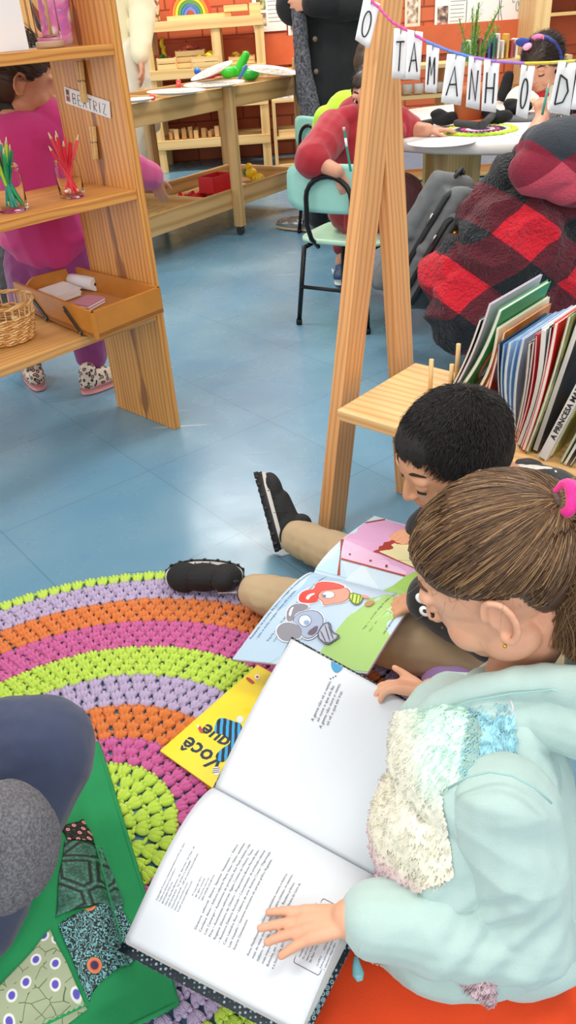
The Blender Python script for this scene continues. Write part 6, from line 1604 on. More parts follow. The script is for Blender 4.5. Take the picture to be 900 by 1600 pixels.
ptext(pageU, .398, .730, 1, ['A gente não vê o vento,', 'só ouve o que ele faz.', 'A gente não ouve o vento,', 'só vê o que ele traz.'], .0066, .0076, align='CENTER', W_=.235, H_=.225)
mb = MB()
for k in range(3):
    c_ = pageU(.385+.022*0+.012*k, .885+.018*k*.9)+UP*.0008; mb.ball(c_, (.0012, .0012, .0003), 8, 4)
mb.build('printed_dots', INKD, ob)
mb = MB(); n = 14
fp = [pageU(.40+.042*math.cos(math.pi*(1+k/n)) if False else .385+.045*math.cos(math.pi*k/n), .995-.055*math.sin(math.pi*k/n)*(1+.2*math.cos(math.pi*k/n)))+UP*.0009 for k in range(n+1)]
mb.poly(fp); mb.build('blue_drop', flat('#3f90bc', .5), ob)
ptext(pageL, .075, .78, -1, ['Copyright © texto e ilustrações Editora FTD S.A., 2012', 'Todos os direitos reservados à', 'EDITORA FTD S.A.', 'Matriz: Rua Rui Barbosa, 156 - Bela Vista - São Paulo - SP', 'CEP 01326-010 - Tel. (0-XX-11) 3598-6000', 'Caixa Postal 65149 - CEP da Caixa Postal 01390-970', 'Internet: www.ftd.com.br', 'E-mail: projetos@ftd.com.br'], .0030, .0045, W_=.235, H_=.21, align='LEFT')
ptext(pageL, .245, .68, -1, ['© Copyright 2012', 'All rights reserved', 'De acordo com a lei', 'ISBN 978-85-322-8015-8'], .0030, .0045, H_=.21)
ptext(pageL, .335, .815, -1, ['Diretora  editorial  Silmara  Sapiense  Vespasiano  •  Editora', 'Ceciliany Alves • Editora adjunta Maria Viana • Editor assistente', 'Luís Camargo • Assistentes de produção Ana Paula Iazzetto, Lilia', 'Pires • Assistentes editoriais Ágata Cristina de Oliveira, Tássia', 'Regiane Silvestre de Oliveira • Preparadora Bruna Perrella Brito', '• Revisora Débora Andrade • Coordenador de produção editorial', 'Caio Leandro Rios • Editora de arte Andréia Crema • Diagramação', 'Luís Vassallo • Gerente executivo do parque gráfico Reginaldo', 'Soares Damasceno'], .0043, .0066, H_=.21)
ptext(pageL, .635, .81, -1, ['Anna Flamboyant, escritora e ilustradora, nasceu e ilustrou', 'mais de vinte títulos, muitos deles para crianças, no exterior,', 'italiano, holandês, alemão e espanhol. Recebeu prêmios', 'mais importantes como o Prêmio da Câmara do Livro de', 'Bolonha, em 1989 e em 2010.', 'e a Sorocaba 2011'], .0042, .0064, H_=.21)
ptext(pageL, .83, .70, -1, ['Dados Internacionais de Catalogação na Publicação', '', 'Flamboyant, Anna', 'De que cor é o vento? / Anna', 'texto e ilustrações • tradução', 'São Paulo : FTD, 2012', '', '12-07913        CDD-028.5', 'Índices para catálogo sistemático:', '1. Literatura infantil 028.5'], .0030, .0043, H_=.21)
mb = MB(); bx_ = [(.843, .74), (.843, .36), (.985, .36), (.985, .74)]
rr_ = []
for i, (u, v) in enumerate([(.85, .735), (.845, .725), (.845, .37), (.85, .36), (.975, .36), (.98, .37), (.98, .725), (.975, .735)]): rr_.append(pageL(u, v)+UP*.0008)
pp = []
for i in range(len(rr_)):
    for k in range(6): pp.append(rr_[i].lerp(rr_[(i+1) % len(rr_)], k/6))
mb.tube(pp, .00028, 4, closed=True); mb.build('text_frame', INKD, ob)

# ---- the boy's picture book
P1, P4 = at(363, 1030, .085), at(574, 1052, .135)
P2, P3 = at(490, 893, .160), at(662, 938, .165)
P5, P6 = at(585, 806, .130), at(742, 850, .130)
bb = empty('picture_book', (P2+P3)/2, 'open picture book with two drawn children on the lap of the boy in khaki', 'book')
def pN(u, v):   # u along spine from left end, v 0 at spine to 1 near edge
    p = bil(P2, P3, P4, P1, u, v); return p+UP*(.022*math.sin(math.pi*max(0, min(1, v))**.7)-.003*math.exp(-v*25))
def pF(u, v):
    p = bil(P2, P3, P6, P5, u, v); return p+UP*(.014*math.sin(math.pi*max(0, min(1, v))**.7)-.003*math.exp(-v*25))
def art(fn, base, shapes, name, outline=True):
    """shapes: (points uv, material index); painted areas belong to the page mesh"""
    mats = [flat(base, .35)]; idx = {}
    mb = MB(); mb.grid(fn, 30, 30)
    nrm = lambda u, v: UP
    for i, (pts, col) in enumerate(shapes):
        if col not in idx: idx[col] = len(mats); mats.append(flat(col, .4))
        P = [fn(u, v)+UP*(.0005+.00012*i) for u, v in pts]
        # fan with subdivision so that it follows the curved page
        cu = sum(p[0] for p in pts)/len(pts); cv = sum(p[1] for p in pts)/len(pts)
        R_ = 4; n = len(pts); base_ = len(mb.v)
        for r in range(1, R_+1):
            for u, v in pts: mb.v.append(fn(cu+(u-cu)*r/R_, cv+(v-cv)*r/R_)+UP*(.0005+.00012*i))
        mb.v.append(fn(cu, cv)+UP*(.0005+.00012*i)); ctr = len(mb.v)-1
        for k in range(n):
            k2 = (k+1) % n; mb.face((ctr, base_+k, base_+k2), None, idx[col])
            for r in range(R_-1): mb.face((base_+r*n+k, base_+(r+1)*n+k, base_+(r+1)*n+k2, base_+r*n+k2), None, idx[col])
    return mb.build(name, mats, bb)
def circ(u, v, ru, rv, n=18, a0=0): return [(u+ru*math.cos(2*math.pi*k/n+a0), v+rv*math.sin(2*math.pi*k/n+a0)) for k in range(n)]
def seg(u0, v0, u1, v1, w): 
    d = math.hypot(u1-u0, v1-v0); nx, ny = -(v1-v0)/d*w, (u1-u0)/d*w
    K = 6; a = [(u0+(u1-u0)*k/K+nx, v0+(v1-v0)*k/K+ny) for k in range(K+1)]; b = [(u0+(u1-u0)*k/K-nx, v0+(v1-v0)*k/K-ny) for k in range(K, -1, -1)]
    return a+b
def tr(fn, ox, oy, k, pts): return [inv(fn, ox+x/k, oy+y/k) for x, y in pts]
def oval(cx, cy, rx, ry, n=16): return [(cx+rx*math.cos(2*math.pi*i/n), cy+ry*math.sin(2*math.pi*i/n)) for i in range(n)]
def grow(pts, f):
    cx = sum(p[0] for p in pts)/len(pts); cy = sum(p[1] for p in pts)/len(pts); return [(cx+(x-cx)*f, cy+(y-cy)*f) for x, y in pts]
def smooth(pts, it=2):
    for _ in range(it):
        q = []
        for i in range(len(pts)):
            a, b = pts[i], pts[(i+1) % len(pts)]; q += [(a[0]*.75+b[0]*.25, a[1]*.75+b[1]*.25), (a[0]*.25+b[0]*.75, a[1]*.25+b[1]*.75)]
        pts = q
    return pts
N_ = lambda pts, sm=1: tr(pN, 360, 890, 3.0, smooth(pts, sm) if sm else pts)
figs = [([(.0, .0), (.35, 0), (.1, .5), (0, .55)], '#a9cbe8'), ([(0, .6), (.25, .35), (.45, .75), (.3, 1), (0, 1)], '#bcd6ec')]
figs += [(N_([(650, 155), (600, 185), (560, 230), (530, 290), (510, 350), (490, 412), (520, 440), (560, 330), (640, 230), (720, 185)], 1), '#a8cf78')]
figs += [([(.72, .02), (.66, .25), (.62, .5), (.60, .75), (.60, .99), (1, .99), (1, .66), (1, .33), (1, .02)], '#a8cf78'), ([(.80, .05), (1, .05), (1, .4), (.85, .35)], '#bcdc92')]
rh = [(318, 140), (328, 112), (358, 97), (392, 95), (400, 64), (440, 57), (500, 65), (545, 84), (500, 97), (430, 102), (410, 120), (412, 150), (390, 160), (350, 160), (325, 155)]
rf = [(408, 120), (430, 100), (500, 95), (545, 85), (566, 110), (560, 135), (530, 158), (470, 165), (436, 174), (430, 150), (410, 140)]
for pts, col in ((grow(rh, 1.07), '#f4f6fa'), (grow(rf, 1.08), '#f4f6fa'), (rh, '#dc4a3e'), (rf, '#8a3a34'), (grow(rf, .95), '#f0a08c'), ([(352, 140), (362, 122), (392, 112), (398, 118), (376, 128), (366, 146)], '#f4f6fa'),
                 (oval(460, 122, 31, 18), '#8a4a44'), (oval(460, 122, 28, 16), '#fbfcfd'), (oval(440, 128, 10, 7), '#5a88b0'), ([(558, 108), (628, 126), (612, 166), (580, 172), (552, 142)], '#6a7a3a'), ([(564, 114), (620, 129), (608, 160), (582, 165), (560, 140)], '#d2e24e'),
                 ([(574, 112), (580, 114), (572, 160), (566, 152)], '#5a8a3a'), ([(592, 118), (598, 120), (590, 166), (584, 166)], '#5a8a3a'), ([(608, 124), (613, 126), (606, 160), (601, 162)], '#5a8a3a'), ([(615, 122), (655, 132), (648, 142), (612, 136)], '#f0a08c'), ([(622, 168), (650, 150), (684, 154), (650, 182)], '#c08a5a')):
    figs.append((N_(pts), col))
g1 = [(262, 235), (266, 195), (295, 168), (340, 165), (372, 178), (350, 200), (312, 207), (300, 225), (290, 250), (268, 250)]
g2 = [(214, 300), (226, 270), (260, 252), (310, 262), (336, 290), (330, 330), (300, 332), (270, 346), (235, 335)]
gf = [(298, 228), (330, 205), (400, 194), (438, 228), (436, 270), (410, 310), (370, 336), (332, 322), (335, 290), (310, 262), (290, 250)]
for pts, col in ((grow(g1, 1.10), '#f4f6fa'), (grow(g2, 1.10), '#f4f6fa'), (grow(gf, 1.06), '#f4f6fa'), (g1, '#8f8d9a'), (g2, '#918f9c'), (gf, '#5c6074'), (grow(gf, .95), '#a8b6d2'), ([(272, 222), (282, 190), (300, 180), (290, 200), (284, 228)], '#f4f6fa'),
                 (oval(350, 248, 31, 29), '#5c6074'), (oval(350, 248, 28, 26), '#dfe8f4'), (oval(358, 258, 14, 12), '#8fa8cc'), ([(355, 306), (412, 264), (408, 300), (380, 320)], '#6a5a6c'), ([(430, 262), (470, 252), (476, 300), (522, 320), (486, 345), (450, 366), (400, 322)], '#5c6074'), ([(434, 268), (464, 260), (470, 306), (510, 322), (452, 358), (408, 322)], '#b4b6c8'),
                 ([(440, 270), (446, 268), (470, 345), (464, 350)], '#5c6074'), ([(455, 266), (461, 264), (486, 336), (480, 340)], '#5c6074'), ([(420, 300), (426, 296), (452, 352), (447, 355)], '#5c6074')):
    figs.append((N_(pts), col))
art(pN, '#c3d8ee', figs, 'near_page')
G_ = lambda pts, sm=0: tr(pF, 480, 790, 4.5, smooth(pts, sm) if sm else pts)
far = [([(0, .02), (.30, 0.02), (.12, .35), (0, .42)], '#bfe0f2'), ([(.1, .35), (.42, .12), (.30, .0), (.62, 0), (.35, .4)], '#dcecf6')]
for pts, col in (([(405, 125), (545, 100), (650, 130), (750, 160), (830, 190), (830, 470), (750, 470), (690, 498), (460, 436), (240, 378), (250, 300), (262, 230)], '#e3aed8'), ([(250, 300), (262, 240), (470, 330), (700, 470), (690, 490), (460, 430), (245, 372)], '#efc4e4'),
                 ([(236, 242), (258, 236), (232, 494), (210, 494)], '#ad3f36'), ([(240, 370), (692, 492), (690, 503), (238, 382)], '#ad3f36'), ([(405, 120), (545, 95), (550, 104), (412, 127)], '#ad3f36'),
                 ([(460, 330), (478, 318), (500, 320), (505, 290), (530, 285), (540, 262), (580, 255), (600, 240), (640, 235), (655, 212), (700, 205), (740, 230), (830, 250), (830, 470), (745, 442), (500, 336)], '#ad3f36'), ([(506, 328), (600, 275), (700, 226), (745, 240), (825, 262), (825, 460), (745, 436), (620, 380)], '#efe6b4'),
                 ([(520, 650), (600, 570), (690, 500), (760, 470), (840, 460), (900, 560), (900, 700), (700, 720)], '#9fc95c'), (oval(300, 346, 8, 6, 8), '#8a3a34'), (oval(445, 392, 10, 6, 8), '#8a3a34'), (oval(557, 430, 10, 10, 8), '#8a3a34')):
    far.append((G_(pts), col))
art(pF, '#cfe4f4', far, 'far_page')
IB = flat('#3a3f58', .6); IR = flat('#6a3048', .6)
LU, LV = (P3-P2).length, (P1-P2).length
ptext(pN, .035, .82, -1, ['Passeando na pracinha do bairro, a imagem da cuquinha assustou...', '– João é muita simples. Vamos até o jardim.', '', 'Rápida como um raio, o brinquinho saltou de canto da jardineira e', 'conduziu para o portal da casa.'], .0058, .0095, LU, LV, par=bb, mat=IB)
ptext(pN, .80, .62, -1, ['– Veja – disse o vovô amigo do ratinho, – surpresa,', 'uma cavalo.', '', 'Eles os apresentaram.'], .0058, .0105, LU, LV, par=bb, mat=flat('#3a5038', .6))
ptext(pF, .40, .42, 1, ['Vamos Quetzel. Todos todos. Paciência menos', 'e nossas histórias e fogosa forma jamais', 'João – João pipopa a mão, desde o caminho.', 'Pedrinho atrás, lindo cachorro', 'e a tinha.'], .0058, .0100, LU, (P5-P2).length, par=bb, mat=IR)
mb = MB(); mb.grid(lambda u, v: pN((u-.5)*1.01+.5, v*1.0)-UP*.004, 16, 16); mb.grid(lambda u, v: pF((u-.5)*1.01+.5, v)-UP*.004, 16, 16); mb.build('back_cover', flat('#b88aa8', .4), bb, solid=.001)
mb = MB(); mb.grid(lambda u, v: pN(u, v)-UP*.002, 16, 16); mb.grid(lambda u, v: pF(u, v)-UP*.002, 16, 16); mb.build('inner_pages', flat('#eceae6', .6), bb, solid=.001)

# ---- the yellow book lying on the rug
ya, yb, yd = at(250, 1173, .018), at(333, 1232, .018), at(404, 1040, .018)
yu = (yb-ya); yw = (yd-ya)
yu.z = yw.z = 0
yn = yu.normalized(); yw = (yw-yn*yw.dot(yn)); yu = yn*.185; ywl = yw.length; ywn = yw.normalized()
ybk = empty('yellow_book', ya, 'yellow paperback reading Você que lying face up on the rug', 'book')
mb = MB(); mb.box(ya+yu/2+yw/2-UP*.001, yu, yw, UP*.003); mb.build('cover', flat('#f7dc10', .3), ybk)
mb = MB(); mb.box(ya+yu/2+yw/2-UP*.0035, yu*.985, yw*.985, UP*.0022); mb.build('page_block', PAGES, ybk)
Y = lambda a, b, l=.0008: ya+yn*a+ywn*b+UP*l
# title reads upside down from here: reading direction is -yn, letter tops point along -ywn
def ytxt(s_, a, b, size, mat, name, bold=.0): 
    mb = MB(); add_text(mb, s_, size, lambda x, y: Y(a-x, b-y*1.0), 'LEFT', 0, 0, bold); mb.build(name, mat, ybk)
NV = flat('#1e3350', .5)
ytxt('Você', .100, .048, .040, NV, 'cover_title', .0008); ytxt('que', .078, .084, .038, NV, 'cover_title', .0008)
ytxt('FÁBIO', .100, .196, .010, flat('#6a5a20', .6), 'author_name'); ytxt('VALZANO', .104, .180, .010, flat('#6a5a20', .6), 'author_name')
ytxt('KELLY', .105, .222, .010, flat('#6a5a20', .6), 'author_name')
def yp(name, pts, col, l=.0009, m=None):
    mb = MB(); mb.poly([Y(a, b, l) for a, b in pts]); return mb.build(name, m or flat(col, .4), ybk)
def stripes_m():
    m, nt, b = newmat('m_stripes'); L = nt.links.new; tc = N(nt, 'ShaderNodeTexCoord')
    w_ = N(nt, 'ShaderNodeTexWave', Scale=32.0, Distortion=1.5); L(tc.outputs['Object'], w_.inputs['Vector'])
    r = ramp(nt, [(.5, '#15202c'), (.52, '#2fa8e8')], 'CONSTANT'); L(w_.outputs['Fac'], r.inputs['Fac']); L(r.outputs['Color'], b.inputs['Base Color']); return m
SM = stripes_m()
def yt(pts, sm=2, l=.0009):
    q = []
    for x, y in (smooth(pts, sm) if sm else pts):
        p = at(240+x/4.737, 1030+y/4.737, .0182); q.append(p+UP*l)
    return q
def yq(name, pts, m, sm=2, l=.0009):
    mb = MB(); mb.poly(yt(pts, sm, l)); return mb.build(name, m, ybk)
body_ = [(448, 520), (470, 445), (520, 435), (600, 465), (652, 480), (655, 530), (610, 610), (585, 680), (520, 772), (470, 750), (453, 715), (510, 660), (572, 625), (560, 585), (520, 562), (455, 552)]
yq('striped_figure', body_, SM)
yq('figure_head', oval(640, 448, 26, 26), flat('#dfe9f2', .4), 0, .0010); yq('figure_foot', oval(465, 830, 28, 32), flat('#f2f0ea', .4), 0, .0010)
for k in range(3): yq('foot_stripe', [(440, 812+14*k), (490, 806+14*k), (490, 811+14*k), (440, 818+14*k)], flat('#2a2a30', .5), 0, .0011)
yq('red_shoe', [(322, 490), (340, 488), (362, 520), (368, 548), (350, 552), (334, 530)], flat('#c8443a', .4), 1, .0010)
yq('shoe_toe', [(318, 488), (340, 486), (338, 505), (326, 510)], flat('#f2efe8', .4), 1, .0011)
for k in range(4): yq('white_stripe', [(372+13*k, 528-3*k), (379+13*k, 527-3*k), (381+13*k, 545-3*k), (375+13*k, 547-3*k)], flat('#2a2a30', .5), 0, .0010)
yq('red_shoe', [(682, 140), (700, 134), (742, 165), (748, 182), (725, 184), (692, 158)], flat('#c8302a', .4), 1, .0010)
yq('publisher_mark', oval(768, 134, 20, 20), flat('#f6f2ea', .4), 0, .0010); yq('mark_face', oval(768, 134, 10, 9), flat('#c8302a', .4), 0, .0011)
# ================================================================= girl in the mint jacket (nearest person)
SKG = skin('#e0a98a')
gl = empty('person', V((.19, .45, .0)), 'girl with brown ponytail in a mint fleece jacket reading the large white book', 'person')
S1 = .195
HD = at(778, 892, .475)
MG1 = frame((-.80, .30, -.50), (.10, .02, 1))
hq = lambda x, y, z: HD+MG1 @ V((x, y, z))*S1
neck, chest, hipg = at(815, 1022, .372), V((.195, .545, .30)), V((.195, .485, .13))
shL, elL, wrL = at(778, 1235, .325), at(815, 1458, .175), at(548, 1436, .206)
shR, elR, wrR = V((.20, .585, .295)), V((.235, .675, .215)), at(676, 1083, .243)
handL = hand_prims(wrL, V((-1, -.02, -.08)), V((0, .12, 1)), .100, (.10, .08, .10, .12), (.20, .03, -.10, -.34), side=1, thumb=.5, thumb_curl=.2, thumbdrop=.7)
tipdir = (at(575, 1062, .240)-wrR).normalized()
handR = hand_prims(wrR, tipdir, V((.15, .5, .85)), .098, (.45, .5, .55, .6), (.06, .0, -.05, -.12), side=1, thumb=.42, thumb_curl=.30, thumbdrop=-.42, lens=(.42, .45, .42, .34))
kL, aL = V((.01, .55, .075)), V((.08, .64, .06)); kR, aR = V((.02, .69, .095)), V((.10, .52, .06))
P_ = head_prims(HD, MG1, S1)+[cap(HD+MG1 @ V((0, -.16, -.28))*S1, .038, neck+V((0, 0, -.0)), .034), cap(neck, .030, chest, .040), cap(hipg, .07, chest, .055)]
P_ += chain([shL, elL, wrL], [.034, .028, .0205])+chain([shR, elR, wrR], [.034, .026, .0195])
P_ += chain([hipg+V((-.02, -.02, -.03)), kL, aL], [.045, .04, .028])+chain([hipg+V((-.02, .04, -.03)), kR, aR], [.045, .04, .028])
bodyG = blob('body', P_+handL+handR, .0022, SKG, gl, 4)
head_details(gl, HD, MG1, S1, closed=True, skin=SKG, brow='#5a3c28', eye='#2c1c14')
mb = MB(); mb.ball(hq(-.405, .0, -.20), (.0022, .0022, .0022), 10, 7); mb.build('ear_stud', flat('#e0b040', .2, 1.0), gl)
mb = MB(); mb.ball(hq(-.20, .36, -.13), (.0012, .0012, .0012), 8, 5); mb.build('cheek_mole', flat('#8a5a44', .6), gl)
# finger nail on the thumb and fingers
# ---- jacket
MINTJ = flat('#b4cdc8', .9, bump=.35, bscale=900, var=.035, vscale=9, sheen=.3)
def foldw(co, n):
    q = V((co.x*7-co.z*3, co.y*9, co.z*10+co.x*4)); a = noise.noise(q); b = noise.noise(co*30)
    f = .006*(1-2*abs(a))+.0018*b+.003*(1-2*abs(noise.noise(q*2.1)))
    # creases gathering at the inside of the near elbow
    d = (co-(elL+V((-.03, .0, .03)))).length
    f += .0045*math.exp(-(d/.055)**2)*math.sin((co-elL).dot(V((-.75, .2, .65)))*210+3*noise.noise(co*14))
    return f
J = [ell((.170, .470, .125), (.120, .088, .065)), ell(at(800, 1112, .338), (.060, .055, .032)), ell((.170, .505, .22), (.098, .095, .10)), ell((.180, .54, .295), (.082, .105, .062)), cap(hipg+V((.03, 0.01, .0)), .088, chest+V((.015, .01, -.02)), .070), ell((.225, .455, .095), (.075, .06, .04))]
J += [cap(shR, .044, elR, .040), cap(elR, .040, elR.lerp(wrR, .75), .028)]
blob('jacket', J, .0030, MINTJ, gl, 3, foldw)
SLV = [cap(at(788, 1262, .312), .050, shL.lerp(elL, .5)+V((.0, 0, 0)), .052), cap(shL.lerp(elL, .5), .052, elL, .048), cap(elL, .049, elL.lerp(wrL, .55), .040), cap(elL.lerp(wrL, .55), .040, elL.lerp(wrL, .86), .0335)]
blob('near_sleeve', SLV, .0030, MINTJ, gl, 3, foldw)
# cuffs
for e_, w__, r_ in ((elL, wrL, .0315), (elR, wrR, .0270)):
    dd = (w__-e_).normalized(); mb = MB(); L_ = (w__-e_).length
    c0 = e_+dd*(L_*.80) if e_ is elL else e_+dd*(L_*.70)
    c1 = w__-dd*.006 if e_ is elL else w__-dd*.004
    mb.tube([c0, c0+dd*.004, c0.lerp(c1, .5), c1-dd*.003, c1, c1-dd*.002], [r_*1.04, r_*1.10, r_*1.05, r_*1.06, r_*1.0, r_*.86], 28, 0, False); mb.build('cuff', MINTJ, gl)
# hood: rolled edge round the neck and the bag hanging behind
Hp = [at(662, 1118, .335), at(684, 1098, .352), at(725, 1082, .370), at(790, 1070, .385), at(850, 1064, .395), at(915, 1078, .40), at(985, 1035, .39), at(960, 975, .40)]
P_ = chain(Hp, [.009, .012, .0145, .016, .018, .023, .032, .028])+[ell(at(800, 1100, .352), (.058, .040, .026)), cap(at(790, 1092, .350), .022, at(870, 1098, .36), .030), cap(at(730, 1112, .335), .016, at(830, 1108, .350), .022), cap(at(830, 1112, .352), .028, at(900, 1130, .355), .036), ell(at(925, 1120, .335), (.05, .05, .045)), ell(at(960, 1050, .36), (.05, .06, .04))]
P_ += chain([at(655, 1040, .33), at(700, 1040, .35)], [.012, .012]) if False else []
blob('hood', P_, .003, MINTJ, gl, 4, wrinkle(.003, 22))
mb = MB(); mb.tube([p+UP*.004+V((0, -.02, .004)) for p in Hp[1:6]], .0009, 5); mb.build('hood_seam', flat('#9cc9c4', .8), gl)
mb = MB(); mb.tube([at(796, 1090, .385), at(802, 1105, .383), at(798, 1118, .375)], .0008, 5); mb.build('loose_thread', flat('#dcd6e2', .8), gl)
# zip along the front edge
mb = MB(); zp = [at(660, 1124, .330), at(640, 1143, .318), at(626, 1165, .305), at(619, 1220, .285), at(613, 1290, .26)]; mb.tube(zp, .0032, 8); mb.build('zip_tape', flat('#7fd4cc', .5), gl)
# ---- long fleece panels (cream to pink, a blue patch on the shoulder): tufts rooted on the jacket front
def fur_mat():
    m, nt, b = newmat('m_fur'); L = nt.links.new
    tc = N(nt, 'ShaderNodeTexCoord'); n = N(nt, 'ShaderNodeTexNoise', Scale=9.0, Detail=2.0); L(tc.outputs['Object'], n.inputs['Vector'])
    sx = N(nt, 'ShaderNodeSeparateXYZ'); L(tc.outputs['Object'], sx.inputs[0])
    ad = N(nt, 'ShaderNodeMath', operation='MULTIPLY_ADD'); L(n.outputs['Fac'], ad.inputs[0]); ad.inputs[1].default_value = .10; L(sx.outputs['Z'], ad.inputs[2])
    mr = N(nt, 'ShaderNodeMapRange'); mr.inputs['From Min'].default_value = .22; mr.inputs['From Max'].default_value = .42; L(ad.outputs[0], mr.inputs['Value'])
    r = ramp(nt, [(.05, '#f0c4d2'), (.30, '#f3ced8'), (.48, '#f2ecd6'), (.80, '#f0f0e0'), (.95, '#cdeee0')]); L(mr.outputs[0], r.inputs['Fac']); L(r.outputs['Color'], b.inputs['Base Color']); b.inputs['Roughness'].default_value = .9; b.inputs['Sheen Weight'].default_value = .4
    return m
FUR = fur_mat(); FURB = flat('#a3dcea', .9, sheen=.4); FURP = flat('#eccdd4', .9, sheen=.4)
jk = [o for o in C.objects if o.name.startswith('jacket') and o.parent == gl][0].data
def inpoly(x, y, P):
    c = False; j = len(P)-1
    for i in range(len(P)):
        if (P[i][1] > y) != (P[j][1] > y) and x < (P[j][0]-P[i][0])*(y-P[i][1])/(P[j][1]-P[i][1])+P[i][0]: c = not c
        j = i
    return c
front = [(560, 1120), (650, 1110), (700, 1100), (742, 1098), (752, 1150), (745, 1212), (690, 1235), (700, 1290), (708, 1370), (640, 1400), (540, 1410)]
blue = [(735, 1096), (803, 1104), (806, 1204), (765, 1208), (722, 1218), (728, 1150)]
pinkp = [(700, 1512), (782, 1495), (770, 1570), (735, 1552)]
axm = (hipg+chest)/2
def tufts(name, poly, m_, n, L, seed, guard):
    rnd = random.Random(seed); vs = [v.co for v in jk.vertices]; polys = jk.polygons; cand = []
    for p in polys:
        c = p.center
        x, y = toscreen(c)
        if not inpoly(x, y, poly): continue
        nn = p.normal
        if nn.dot(V((0, 0, CAM_H))-c) < 0: continue
        if guard(c): cand.append((c.copy(), nn.copy()))
    paths = []
    for _ in range(n if cand else 0):
        c, nn = rnd.choice(cand); c = c+V((rnd.uniform(-.002, .002), rnd.uniform(-.002, .002), rnd.uniform(-.002, .002)))
        g_ = V((-.25, -.1, -1)); g_ = (g_-nn*g_.dot(nn)).normalized()
        cl = noise.noise(c*60)
        s_ = nn.cross(g_)*cl*1.2
        d = (nn*.55+g_*.8+s_+V((rnd.gauss(0, .15), rnd.gauss(0, .15), rnd.gauss(0, .15)))).normalized(); l = L*rnd.uniform(.6, 1.1)
        paths.append([c+nn*.001, c+nn*.0025+d*l*.4, c+nn*.001+(d*.5+g_*.9).normalized()*l])
    # pile base following the jacket plus the tufts
    idx = [p for p in polys if inpoly(*toscreen(p.center), poly) and p.normal.dot(V((0, 0, CAM_H))-p.center) > 0 and guard(p.center)]
    mb = MB(); mp_ = {}
    for p in idx:
        f = []
        for vi in p.vertices:
            if vi not in mp_:
                v = jk.vertices[vi]; mp_[vi] = len(mb.v); mb.v.append(v.co+v.normal*(.0026+.0016*noise.noise(v.co*75)+.0010*noise.noise(v.co*190)))
            f.append(mp_[vi])
        mb.face(f, None, 0, True)
    if idx: base_o = mb.build(name, m_, gl)
    if paths: strands('fleece_pile', paths, .0006, m_, base_o, seed)
arm_far = lambda c: (c-(shL+(elL-shL)*max(0, min(1, (c-shL).dot(elL-shL)/(elL-shL).length_squared)))).length > .0
tufts('fleece_panel', front, FUR, 2600, .008, 1, lambda c: c.z > .1)
tufts('blue_fleece_patch', blue, FURB, 1300, .007, 2, lambda c: True)
tufts('pink_fleece_patch', pinkp, FURP, 600, .007, 3, lambda c: True)
mb = MB(); mb.tube([at(x, y, z) for x, y, z in ((700, 1232, .355), (730, 1214, .372), (765, 1206, .382), (800, 1212, .384), (835, 1230, .376), (862, 1255, .362))], .0012, 6); mb.build('shoulder_seam', flat('#9fc6c2', .8), gl)
zt_ = at(556, 1494, .125); mb = MB(); mb.tube([zt_, zt_+V((.0, -.006, -.006)), zt_+V((.001, -.014, -.010)), zt_+V((.002, -.020, -.012))], [.002, .0045, .0065, .003], 10, ell=.5); mb.build('zip_pull', flat('#7fc0c8', .3), gl)
mb = MB()
for k in range(16):
    p = at(578+7*k, 1502+2.2*k, .100); mb.tube([p, p+V((.003, -.004, .002)), p+V((.005, 0, 0))], .0008, 5)
mb.build('lace_hem', flat('#e8b8b0', .8), gl)
# white beaded collar trim under the hood
mb = MB(); bp0 = [at(733, 1062, .345), at(745, 1052, .352), at(762, 1040, .36), at(785, 1030, .365)]
for i in range(3):
    for k in range(7):
        p = bp0[i].lerp(bp0[i+1], k/7); mb.ball(p+UP*.004, .0024, 8, 5)
mb.build('bead_trim', flat('#efe6da', .5), gl)
0 and dress(gl, 'undershirt', [ell(chest+V((-.035, .035, .035)), (.035, .04, .02))], '#efe9e6', .003, .002, 25)
dress(gl, 'leggings', chain([hipg+V((-.02, -.02, -.03)), kL, aL], [.055, .048, .036])+chain([hipg+V((-.02, .04, -.03)), kR, aR], [.055, .048, .036]), '#5a4a78', .004, .003, 20)
for a_, d_ in ((aL, V((-.08, .06, 0))), (aR, V((-.1, -.03, 0)))): shoe(gl, a_+V((.02, 0, -.03)), a_+d_+V((0, 0, -.03)), w=.028, h=.045, upper='#e8e4ea', vox=.004)
# ---- hair: a cap under long strands gathered in a pink scrunchie
HG = hairmat('#4a3220', '#8a6644'); HG2 = hairmat('#7a583a', '#c09a6c', .4); HG3 = hairmat('#38261a', '#5a4030')
Ct = V((0, -.06, .145)); Rt = V((.385, .452, .372))
def hp_(d, k): return HD+MG1 @ (Ct+V((d.x*Rt.x, d.y*Rt.y, d.z*Rt.z))*k)*S1
tiep = hp_(V((-.18, -.87, .42)).normalized(), 1.03)
td = V((-.18, -.87, .42)).normalized()
def hairline(d):
    l = Ct+V((d.x*Rt.x, d.y*Rt.y, d.z*Rt.z))
    if l.y > .02: return l.z > .235-(max(0, abs(l.x)-.22))*1.0
    if l.y > -.17: return l.z > .075-(.02-l.y)*.3
    return l.z > -.16-(abs(l.x) < .2)*.10
def hairshell():
    import bmesh
    me = blob('hair', [ell(hq(*Ct), tuple(Rt*1.035*S1), MG1), ell(hq(0, -.21, .0), (.30*S1, .25*S1, .27*S1), MG1)], .003, HG3, None, 4, wrinkle(.0012, 60), True)
    bm = bmesh.new(); bm.from_mesh(me); Mi = MG1.inverted(); k = []
    for v in bm.verts:
        l = Mi @ (v.co-HD)/S1-Ct; d = V((l.x/Rt.x, l.y/Rt.y, l.z/Rt.z)).normalized()
        if not hairline(d): k.append(v)
    bmesh.ops.delete(bm, geom=k, context='VERTS'); bm.to_mesh(me); bm.free(); return link('hair', me, gl)
hairshell()
rnd = random.Random(77); groups = ([], [], [])
